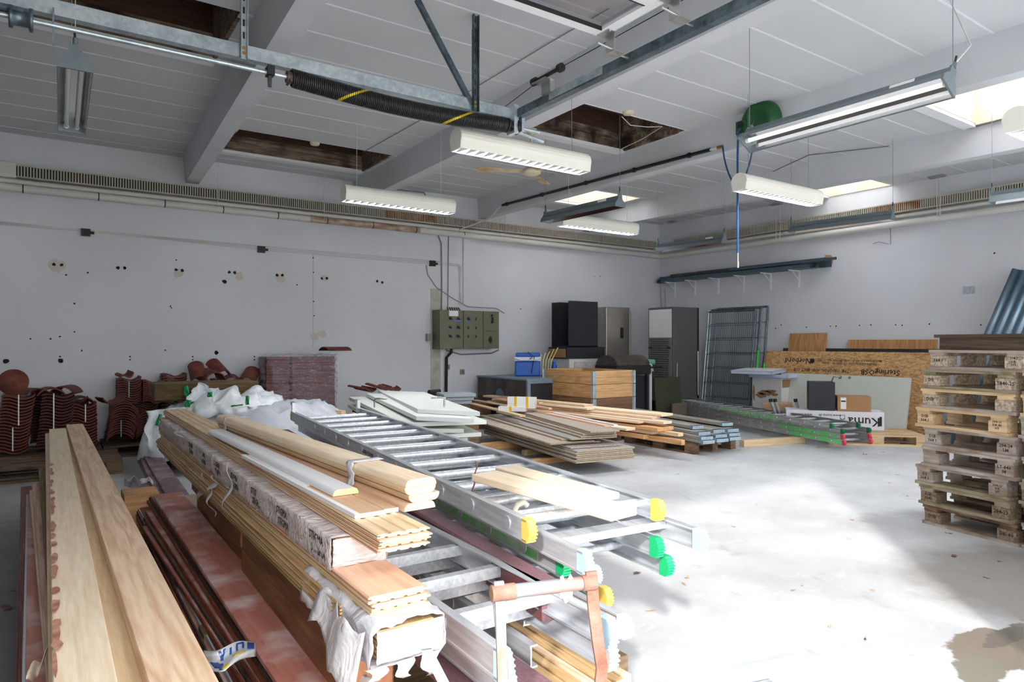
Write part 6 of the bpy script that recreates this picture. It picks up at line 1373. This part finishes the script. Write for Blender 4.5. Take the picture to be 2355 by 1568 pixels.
gl_('bottom timber beam of the near part', GJ, GB0, .32, dx=.0)
gl_('bottom timber beam of the far part', GE, GJ+Vector((0, .05, 0)), .32, dx=.0)
for k, y in enumerate((1.9, 2.9, 3.6, 4.8)): mbox('floor_bearer', .5, 1.0, y, y+.12, 0, .19, OLDWOOD, '%s thick floor bearer from the front under the main timber pile' % ORD[k], 'bearer')
DL, DR = G(868, 1231, .85), G(1000, 1199, .85); FLc, FRc = G(378, 942, .85), G(427, 931, .85)
BL = G(850, 1372, .72)
def tg_prof(w, t_, grooves=True, top=False):
    """tongue-and-groove cladding board with grooves underneath, tongue on the right (+y)"""
    a = w/2; p = [(-a, -t_)]
    n = 4
    for k in range(n):
        x = -a+w*(k+.7)/n*.95
        if grooves: p += [(x-.006, -t_), (x-.004, -t_+.003), (x+.004, -t_+.003), (x+.006, -t_)]
    p += [(a-.006, -t_), (a-.006, -t_*.68), (a+.006, -t_*.62), (a+.006, -t_*.38), (a-.006, -t_*.32), (a-.006, -.003), (a-.010, 0)]
    if top:
        for k in range(3): x = a-w*(k+.8)/3.6; p += [(x+.008, 0), (x+.005, -.003), (x-.005, -.003), (x-.008, 0)]
    p += [(-a+.004, 0), (-a, -.003), (-a, -t_*.35), (-a+.009, -t_*.4), (-a+.009, -t_*.62), (-a, -t_*.66)]
    return p
wD = (DR-DL).length*.97
rnd = random.Random(5)
def pile_board(label, xl, y0, y1, z, w, t_, m, grp, grooves=True, name='cladding_board', xf=None):
    xf = xl if xf is None else xf
    o = board(label, (xf+w/2, y0, z), (xl+w/2, y1, z), w, t_, m, name=name, cat='board', group=grp, prof=tg_prof(w, t_, grooves, 'top' in label and 'upper' in label))
    L_ = o.dimensions.x; L_ = math.hypot(y0-y1, xf-xl)
    MB().prism([(a*.985, b_ if b_ > -t_+.0005 else b_) for a, b_ in tg_prof(w, t_, grooves, 'top' in label and 'upper' in label)], L_-.0005, L_+.0008).build('sawn_end', ENDG, o)
    return o
xD = DL.x; yD = DL.y; yF = FLc.y
for k in range(4): pile_board('%s cladding board of the bare upper bundle' % ['top', 'second', 'third', 'fourth'][k], xD+rnd.uniform(-.006, .006), yF+rnd.uniform(-.06, .06), yD+rnd.uniform(-.008, .008), .85-.0128*k, .148, .0112, PINEY if k % 2 == 0 else PINEP, 'cladding boards of the bare upper bundle', True, xf=FLc.x+rnd.uniform(-.008, .004))
for k in range(3): pile_board('%s cladding board of the bare middle bundle' % ['top', 'second', 'third'][k], BL.x+rnd.uniform(-.005, .005), yF-.1+rnd.uniform(-.06, .06), BL.y+rnd.uniform(-.006, .006), .72-.0205*k, .158, .0185, PINEP if k == 0 else PINEY, 'cladding boards of the bare middle bundle', True)
def wrapped(name, label, x0, x1, y0, y1, z0, z1, m, nb, bm, grp, amp=.006, end=True, ext=1.0):
    for k in range(nb):
        t_ = (z1-z0)/nb; pile_board('%s cladding board inside %s' % (ORD[k], grp), x0+.006+rnd.uniform(-.003, .003), yF-.05+rnd.uniform(-.08, .08), y1+.012, z1-t_*k, x1-x0-.014, t_*.96, bm, 'boards inside '+grp, False)
    b = MB(); W_, H_ = x1-x0, z1-z0; per = 2*(W_+H_)
    def fn(u, v):
        s = v*per
        if s < H_: p = (x0, z1-s) if 0 else (x0, z0+s)
        elif s < H_+W_: p = (x0+s-H_, z1)
        elif s < 2*H_+W_: p = (x1, z1-(s-H_-W_))
        else: p = (x1-(s-2*H_-W_), z0)
        y = y1+(y0-y1)*u; q = amp*(noise3(y*9, s*22, z0*9)+.6*noise3(y*25, s*60, z1*5))
        cx, cz = (x0+x1)/2, (z0+z1)/2; dx, dz = p[0]-cx, p[1]-cz; ln = max(abs(dx)/W_, abs(dz)/H_)*2
        return (p[0]+(q+amp*.9)*(1 if dx > 0 else -1)*(abs(dx) > W_*.49), y, p[1]+(q+amp*.9)*(1 if dz > 0 else -1)*(abs(dz) > H_*.49))
    b.grid(fn, int((y0-y1)/.022), 36)
    if end:
        b.grid(lambda u, v: (x0-.002+(W_+.004)*u, y1-.004-.012*math.sin(math.pi*u)*math.sin(math.pi*v)+.01*noise3(u*5, v*5, 3), z0-.002+(H_+.004)*v), 14, 12)
    return tag(b.build(name, m, solid=.0008), label, 'plastic film')
xA = G(885, 1522, .585).x; yA = G(885, 1522, .585).y
fa = wrapped('white_film_wrap', 'white film around the near end of the lowest bundle', xA-.02, xA+.155, yA+.55, yA, .585, .658, FILMW, 4, HONEY, 'the lowest film-wrapped bundle', .012)
xC = G(770, 1302, .725).x; yC = G(770, 1302, .725).y
fc = wrapped('clear_film_wrap', 'clear film with black print around the middle bundle of the pile', xC-.005, xC+.15, 5.4, yC, .722, .798, FILMC, 4, HONEY, 'the printed film bundle', .007)
R_ = Matrix(((0, 0, -1, 0), (-1, 0, 0, 0), (0, 1, 0, 0), (0, 0, 0, 1)))
for k in range(7):
    y = yC+.12+.36*k
    for zz, s in ((.778, .036), (.744, .036)):
        text('printed_lettering', 'STIGMA', s, Matrix.Translation((xC-.0145, y-.02*(zz < .76), zz)) @ R_, INK, fc, fat=.0)
text('printed_lettering', 'STI', .05, Matrix.Translation((xA-.037, yA+.16, .625)) @ R_ @ Matrix.Rotation(math.pi, 4, 'Z'), INK, fa, fat=.0)
# loose film flaps and shreds on the pile's left side
def shred(label, px, py0, py1, w, x, twist=1, m=FILMW):
    def f(u, v):
        p = ray(px+6*math.sin(v*5*twist), py0+(py1-py0)*v); tt = x/p[0]; c = Vector((x, p[1]*tt, H+p[2]*tt)); ww = w*math.sin(math.pi*min(1, v*.92+.06))*(1+.3*math.sin(v*11))
        return c+Vector((-.01-.012*math.sin(v*9*twist), (u-.5)*ww, .0))
    return tag(MB().grid(f, 3, 16).build('film_shred', m, solid=.0008), label, 'plastic film', 'torn film shreds on the timber pile')
shred('long white film shred hanging over the side of the timber pile', 529, 1062, 1172, .035, xC-.03)
shred('short white film flap above the dark gap of the pile', 494, 1092, 1130, .07, xC-.02)
shred('twisted film shred hanging from the lower bundle', 490, 1120, 1188, .05, xC-.03, -1)
shred('grey film flap hanging near the far beam end', 470, 1085, 1150, .12, xC-.0, 1, FILMC)
shred('white film rag at the far end of the pile', 392, 1015, 1062, .12, xC+.0, 1)
shred('small white film rag near the far end of the pile', 415, 985, 1008, .12, xC-.02, -1)
def flapA(u, v):
    c = Vector((xA-.03, yA+.04, .66)); return c+Vector((-.03*v-.02*math.sin(u*6)-.012, u*.36-.02, -v*(.15-.07*u)-.012*math.sin(u*20)))
MB().grid(flapA, 16, 8).build('film_flap', FILMW, fa, solid=.0008)
for k in range(3):
    x = xA-.03+.07*k; y = yA-.01
    MB().grid(lambda u, v: (x+.05*(u-.5)*(1-.6*v)+.01*math.sin(v*7+k), y-.02*math.sin(v*3), .582-v*(.03+.012*(k % 3))), 5, 8).build('film_flap', FILMW, fa, solid=.0008)
# under boards below the middle bundle, visible as honey-coloured edges
for k in range(4): pile_board('%s honey-coloured board between the beams and the middle bundle' % ORD[k], BL.x-.012+rnd.uniform(-.006, .006), yF-.15+rnd.uniform(-.08, .08), BL.y+.30-.12*k, .655-.0185*k, .158, .018, HONEY, 'honey-coloured boards under the middle bundle', False) if 0 else None
for k in range(4): pile_board('%s honey-coloured board on the timber beams' % ORD[k], .632+.006*rnd.uniform(-1, 1), yF-.15+rnd.uniform(-.08, .08), yA+.22, .657-.0188*k, .158, .0165, HONEY, 'honey-coloured boards on the timber beams', False)
# white painted boards on the upper bundle
z_ = .8635
quad_board('flat white-edged board with a bare wooden face on the upper bundle', (560, 1046), (600, 1040), (819, 1187), (884, 1168), z_, z_, .0125, mat('bare_brown_face', (214, 176, 142), .7, var=.12, stretch=(1, 10, 10)), name='white_board', cat='board')
o = COL.objects[-1]; L_ = (Vector(o.matrix_world.translation)-(G(819, 1187, z_)+G(884, 1168, z_))/2).length; w0 = max(v.co.y for v in o.data.vertices)
MB().box(L_-.001, L_+.0012, -w0, w0, -.0125, 0).box(0, L_, -w0-.001, -w0+.014, -.0125, .0006).build('white_edge', WHITEP, o)
quad_board('narrow white-ended board right of the flat white-edged one', (640, 1050), (660, 1046), (885, 1172), (914, 1165), z_, z_, .0125, mat('bare_brown_face', (214, 176, 142), .7), name='white_board', cat='board')
o = COL.objects[-1]; w0 = max(v.co.y for v in o.data.vertices); x1_ = max(v.co.x for v in o.data.vertices); MB().box(x1_-.001, x1_+.0012, -w0, w0, -.0125, 0).build('white_edge', WHITEP, o)
def round_prof(w, t_):
    a = w/2; r = t_*.8; p = [(-a, -t_), (a, -t_)]
    for k in range(6): th = math.pi/2*k/5; p.append((a-r+r*math.cos(th), -t_*.95+(t_*.95)*math.sin(th)))
    for k in range(6): th = math.pi/2+math.pi/2*k/5; p.append((-a+r+r*math.cos(th), -t_*.95+(t_*.95)*math.sin(th)))
    return p
def inv_prof(w, t_): return [(a, -t_-b_) for a, b_ in reversed(round_prof(w, t_))]
def rboard(label, fl, fr, nl, nr, zf, zn, t_, m, prof=round_prof, em=ENDG, grp=None, name='rounded_board'):
    a, b_, c, d = G(*fl, zf), G(*fr, zf), G(*nl, zn), G(*nr, zn); p0, p1 = (a+b_)/2, (c+d)/2; dr = (p1-p0).normalized(); lat = Vector((0, 0, 1)).cross(dr).normalized(); w_ = abs((d-c).dot(lat)) if grp else (abs((d-c).dot(lat))+abs((b_-a).dot(lat)))/2
    o = board(label, p0, p1, w_, t_, m, name=name, cat='board', group=grp, prof=prof(w_, t_)); L_ = (p1-p0).length
    MB().prism([(q[0]*.99, q[1]*.99) for q in prof(w_, t_)], L_-.0005, L_+.001).build('sawn_end', em, o); return o
zz = .8635+.019
rboard('white rounded board lying nearest on the flat white-edged board', (480, 989), (515, 984), (772, 1130), (818, 1117), zz+.003, zz+.003, .02, WHITEP)
rboard('white rounded board a bit lower and left of the longer one', (570, 1047), (590, 1043), (700, 1120), (724, 1111), z_+.0015, z_+.0015, .0135, WHITEP)
# four rounded spruce boards tied with film
zE = .945; tE = .0235
for k in range(4):
    dx = [0, -1, 4, 0][k]; z = zE-tE*k
    # same plan position, stacked downwards
    dL, dR = G(936, 1100.5, zE), G(1001, 1098, zE); fL, fR = G(497, 955, zE), G(541, 951, zE)
    p0, p1 = (fL+fR)/2, (dL+dR)/2; p0 = Vector((p0.x+.002*dx, p0.y, z)); p1 = Vector((p1.x+.0025*dx-(.004 if k == 3 else 0), p1.y, z)); w_ = .105
    pf = round_prof if k in (0, 3) else inv_prof
    o = board('%s rounded spruce board of the tied bundle on top of the pile' % ['top', 'second', 'third', 'lowest'][k], p0, p1, w_, tE-.0006, [PINE, PINEY, PINEY, PINEP][k], name='rounded_board', cat='board', group='rounded boards of the tied bundle', prof=pf(w_, tE-.0006))
    L_ = (p1-p0).length; MB().prism([(q[0]*.99, q[1]*.99) for q in pf(w_, tE-.0006)], L_-.0005, L_+.001).build('sawn_end', ENDG, o)
for k, f in enumerate((.83, .09)):
    c = p0.lerp(p1, f); c.z = zE+.002; dr = (p1-p0).normalized(); lat = Vector((0, 0, 1)).cross(dr)
    pts = [(-.056, 0), (.056, 0), (.058, -.098), (-.058, -.098)]
    b = MB(); b.grid(lambda u, v: c+dr*((u-.5)*(.05+.012*math.sin(v*20)))+lat*(-.056-.004*math.sin(v*9))+Vector((0, 0, -v*.097)), 3, 16); b.grid(lambda u, v: c+dr*((u-.5)*.05)+lat*(-.056+.112*v)+Vector((0, 0, .001)), 3, 6)
    tag(b.build('film_tie', FILMW if k == 0 else FILMC, solid=.001), ['white film tied around the near part of the rounded board bundle', 'clear tape around the far part of the rounded board bundle'][k], 'tie')
# plastic scrap with blue print, and a delivery label
Ms = frame(G(475, 1512, .375), G(590, 1480, .40)); 
def sc(u, v): return G(468+120*u, 1495+55*v*(1-abs(u-.4)*.7)-22*u+6*math.sin(u*7), .375+.03*math.sin(u*math.pi)+.012*math.sin(v*6+u*5))
o = tag(MB().grid(sc, 22, 12).build('plastic_scrap', SACK, solid=.001), 'white plastic scrap with blue and yellow print across the red plywood strips', 'scrap')
def scp(u0, u1, v0, v1, m, sk_=0): MB().grid(lambda u, v: sc(u0+(u1-u0)*u+sk_*v, v0+(v1-v0)*v)+Vector((0, 0, .0022)), 5, 5).build('print', m, o, solid=.0004)
for (u0, u1, v0, v1, sk_) in ((.28, .33, .1, .55, .06), (.38, .43, .1, .55, -.06), (.5, .54, .08, .5, 0), (.62, .66, .08, .5, 0), (.66, .76, .08, .2, 0), (.74, .78, .1, .45, 0), (.84, .97, .1, .5, 0), (.12, .28, .6, .85, .1), (.3, .38, .68, .95, 0)): scp(u0, u1, v0, v1, BLUEP, sk_)
for (u0, u1, v0, v1) in ((.05, .14, .86, .99), (.35, .5, .8, .95), (.55, .8, .6, .7)): scp(u0, u1, v0, v1, YPRINT)
def lb_(u, v): return G(748+95*u+6*v, 1503+72*u+26*v*(1-u)-12*v, .40)
o = tag(MB().grid(lambda u, v: G(742+u*100, 1500+u*80, .38).lerp(G(800+u*70, 1500+u*80, .38), v)+Vector((0, 0, .015*math.sin(v*3.14))), 10, 6).build('delivery_label', PAPER, solid=.001), 'curled white delivery label with a blue mark beside the red plywood', 'label')
lf = lambda u, v: G(742+u*100, 1500+u*80, .38).lerp(G(800+u*70, 1500+u*80, .38), v)+Vector((0, 0, .015*math.sin(v*3.14)+.0015))
MB().grid(lambda u, v: lf(.38+.2*u, .45+.4*v), 4, 4).build('blue_mark', BLUETAPE, o); 
for k in range(8): MB().grid(lambda u, v: lf(.68+.012*k*2+.01*u, .35+.4*v), 1, 2).build('barcode', INK, o)
# ------------------------------------------------------------------ ladders in the centre
dL_ = dirvp(307); dM = dirvp(165)
def W2(N, R, d): 
    v = R-N; return abs(v.x*d.y-v.y*d.x)
N = G(1211, 1197, .775); R2 = G(1427, 1122, .775); w1 = W2(N, R2, dL_)
ladder('top ladder of the central stack, with yellow feet and round rungs', N, dL_, w1, 3.75, .80, FOOTY, 'round', (), off=.13, hooks=True, hgt=.072, rd=.018, group='central ladder stack')
o = COL.objects[-1].parent
text('printed_lettering', 'INSTRUCTIONS', .03, Matrix.Translation((2.05, -.0015, -.036)) @ Matrix(((1, 0, 0, 0), (0, 0, -1, 0), (0, 1, 0, 0), (0, 0, 0, 1))), INK, o, fat=0)
N2 = G(1340, 1270, .698); R_2 = G(1538, 1191, .698); w2 = W2(N2, R_2, dL_)
ladder('second ladder of the central stack, with pale blue feet and a wide step', N2, dL_, w2, 4.3, .722, FOOTB, 'rect', (), off=.60, hgt=.07, group='central ladder stack', flat=.22)
N3 = G(1290, 1279, .623); R3 = G(1480, 1222, .623); w3 = W2(N3, R3, dL_)
ladder('third ladder of the central stack, with green feet and green overspray', N3, dL_, w3, 4.2, .645, FOOTG, 'round', [(0, .15, 1.6, GP2)], off=.25, hgt=.07, group='central ladder stack')
N4 = G(1352, 1318, .548); R4 = G(1519, 1270, .548); w4 = W2(N4, R4, dL_)
ladder('fourth ladder of the central stack, with green feet reaching furthest out', N4, dL_, w4, 4.1, .565, FOOTG, 'round', [(0, .1, .5, GP2)], off=.3, hgt=.07, group='central ladder stack')
N5 = G(1378, 1301, .472); ladder('fifth ladder of the central stack, with an ivory foot', N5+Vector((-.0, 0, 0))-Vector((.03, 0, 0)), dL_, .36, 3.8, .472, FOOTW, 'rect', (), off=.4, hgt=.066, group='central ladder stack')
Rg = G(1402, 1352, .44); rtv = Vector((dL_.y, -dL_.x, 0)); N6 = Rg-rtv*.37
ladder('ladder with one foot wrapped in yellow beside the rusty trestle', N6, dL_, .37, 3.6, .40, None, 'rect', (), off=.4, hgt=.066, group='central ladder stack', foot2=FOOTY)
Rm = G(1434, 1432, .60); rm = Vector((dM.y, -dM.x, 0)); Nm = G(1151, 1498, .60); wm = W2(Nm, Rm, dM)
ladder('near ladder with rectangular rungs under the trestle bar', Nm, dM, wm, 3.7, .60, FOOTB, 'rect', (), off=.30, hgt=.078, group='front ladder pair')
Rn = G(1411, 1474, .52); Nn = Rn-rm*wm*.98; ladder('second near ladder just below, with ivory feet', Nn, dM, wm*.98, 3.7, .52, FOOTW, 'rect', (), off=.38, hgt=.078, group='front ladder pair')
Rk = G(1447, 1417, .44); Nk = Rk-rm*.40; ladder('lowest near ladder with one white and red foot', Nk, dM, .40, 3.6, .44, None, 'rect', (), off=.5, hgt=.07, group='front ladder pair', foot2=FOOTW)
mbox('ladder_bearer', 1.05, 1.85, 2.35, 2.45, 0, .33, OLDWOOD, 'near bearer under the central ladder stack', 'bearer'); mbox('ladder_bearer', 1.2, 2.0, 4.3, 4.4, 0, .33, OLDWOOD, 'far bearer under the central ladder stack', 'bearer')
# maroon beam between the ladders
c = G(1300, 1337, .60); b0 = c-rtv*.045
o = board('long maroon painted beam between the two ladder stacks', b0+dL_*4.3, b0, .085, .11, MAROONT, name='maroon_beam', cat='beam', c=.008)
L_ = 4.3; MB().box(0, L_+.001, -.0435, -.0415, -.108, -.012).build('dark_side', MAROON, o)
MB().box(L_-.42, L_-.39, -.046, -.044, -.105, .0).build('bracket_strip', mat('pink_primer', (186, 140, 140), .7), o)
mbox('beam_bearer', 1.0, 1.5, 2.0, 2.1, .3305, .489, OLDWOOD, 'block under the maroon beam', 'block') if 0 else None
# cedar battens on the floor under the near ladders
for k in range(8):
    rr = G(1452, 1548, .30); xr = rr-rm*(.018+.042*k); yy = 0 if k < 6 else .1
    for lv in range(2):
        z = .30-.032*lv
        board('%s narrow reddish batten from the right, %s layer, under the near ladders' % (ORD[k], ['upper', 'lower'][lv]), Vector((xr.x, xr.y, z))+dM*3.0, Vector((xr.x, xr.y, z))-dM*(.02*k*(.6)), .034, .028, HONEY if k % 3 else PINEO, name='narrow_batten', cat='batten', group='narrow battens under the near ladders')
        o = COL.objects[-1]; x1_ = max(v.co.x for v in o.data.vertices); MB().box(x1_, x1_+.0008, -.016, .016, -.027, -.001).build('sawn_end', ENDG, o)
for k, y in enumerate((1.75, 3.2)): mbox('floor_bearer', 1.1, 1.7, y, y+.1, 0, .239, OLDWOOD, '%s floor bearer under the narrow battens' % ['near', 'far'][k], 'bearer')
# maroon sheet in the very front
s0 = G(1000, 1492, .43); board('faded maroon painted board under the white wrapped bundle end', s0+Vector((.06, .6, 0)), s0+Vector((.05, -.9, 0)), .24, .03, MAROONT, name='maroon_board', cat='board')
mbox('floor_bearer', .75, 1.1, 1.15, 1.25, 0, .399, OLDWOOD, 'tall block under the faded maroon board', 'block')
# ------------------------------------------------------------------ rusty trestle
A = G(1137, 1364, .80); B = G(1364, 1338, .80)
t = thing('trestle', 'rusty adjustable trestle with a blue grey bar standing over the near ladders', 'trestle')
MB().cyl(A.lerp(B, .08), A.lerp(B, .9), .0155, 16).build('bar', RUSTB, t)
MB().cyl(A.lerp(B, -.03), A.lerp(B, .2), .018, 16).build('rusty_bar_end', RUST, t); MB().cyl(A.lerp(B, .88), A.lerp(B, 1.02), .018, 16).build('rusty_bar_end', RUST, t)
def flatbar(pts, w, th, name, m, ax):
    b = MB(); vs = []; ax = Vector(ax).normalized()
    for p in pts:
        p = Vector(p); o2 = Vector((-ax.y, ax.x, 0)); vs += [p-ax*w-o2*th, p+ax*w-o2*th, p+ax*w+o2*th, p-ax*w+o2*th]
    fs = []
    for i in range(len(pts)-1): fs += [(i*4+j, i*4+(j+1) % 4, (i+1)*4+(j+1) % 4, (i+1)*4+j) for j in range(4)]
    fs += [(3, 2, 1, 0), tuple(range(len(vs)-4, len(vs)))]; b.add(vs, fs); return b.build(name, m, t)
axb = (B-A).normalized()
def down(P, offs_): return [P+axb*o_[0]+Vector((-axb.y, axb.x, 0))*o_[1]+Vector((0, 0, o_[2])) for o_ in offs_]
flatbar(down(A, [(.01, 0, .025), (.014, 0, -.05), (.018, -.0, -.2), (.026, 0, -.32), (.022, 0, -.42), (-.02, 0, -.8)]), .011, .004, 'leg', RUSTB, axb)
flatbar(down(B, [(-.005, 0, .025), (.0, 0, -.05), (.012, 0, -.14), (.022, 0, -.2), (.012, 0, -.28), (-.01, 0, -.38), (.0, 0, -.8)]), .014, .004, 'leg', RUST, axb)
flatbar(down(A, [(.012, .03, .0), (.03, .02, -.2), (.1, .0, -.42), (.16, 0, -.8)]), .01, .004, 'leg', RUSTB, axb)
flatbar(down(A, [(-.14, .06, -.13), (-.12, .05, -.17), (-.08, .04, -.25), (-.04, .04, -.4), (0, .04, -.8)]), .012, .004, 'leg', GALV, axb)
MB().cyl(A+Vector((0, 0, -.78)), B+Vector((0, 0, -.78)), .012, 12).build('cross_bar', RUST, t)
tag(MB().grid(lambda u, v: B-axb*(.055+.03*u)+Vector((0, -.006, .018-.05*v+.01*math.sin(u*9))), 5, 6).build('film_rag', FILMW, solid=.001), 'scrap of white film stuck on the trestle bar', 'plastic film')
# two sawn boards on the top ladder
quad_board('near sawn board resting on the top ladder', (1099, 1092), (1130, 1080), (1416, 1184), (1452, 1159), .835, .825, .028, PINE, name='sawn_board', cat='board', group='sawn boards on the top ladder')
quad_board('rear sawn board resting on the top ladder', (1145, 1077), (1180, 1066), (1384, 1142), (1414, 1130), .828, .822, .022, PINE, name='sawn_board', cat='board', group='sawn boards on the top ladder')
c = G(1190, 1160, .73); t = thing('ladder_clip', 'ivory plastic clip hanging on a ladder rung in the central stack', 'clip', TR(c.x, c.y, .70)); MB().tube([(.0, -.0, -.03), (-.02, 0, 0), (.0, 0, .03), (.03, 0, .035), (.045, 0, .02)], .012, 8).build('hook', FOOTW, t)
for i, (px, py) in enumerate(((1094, 1075), (1088, 1112))):
    c = G(px, py, .78); tag(MB().tube([c+Vector((0, 0, .03)), c+Vector((.008, 0, .0)), c+Vector((-.006, 0, -.03)), c+Vector((.004, 0, -.05))], .0035, 5).build('rusty_chain', RUST), '%s rusty chain link hanging from the top ladder rungs' % ['far', 'near'][i], 'chain')
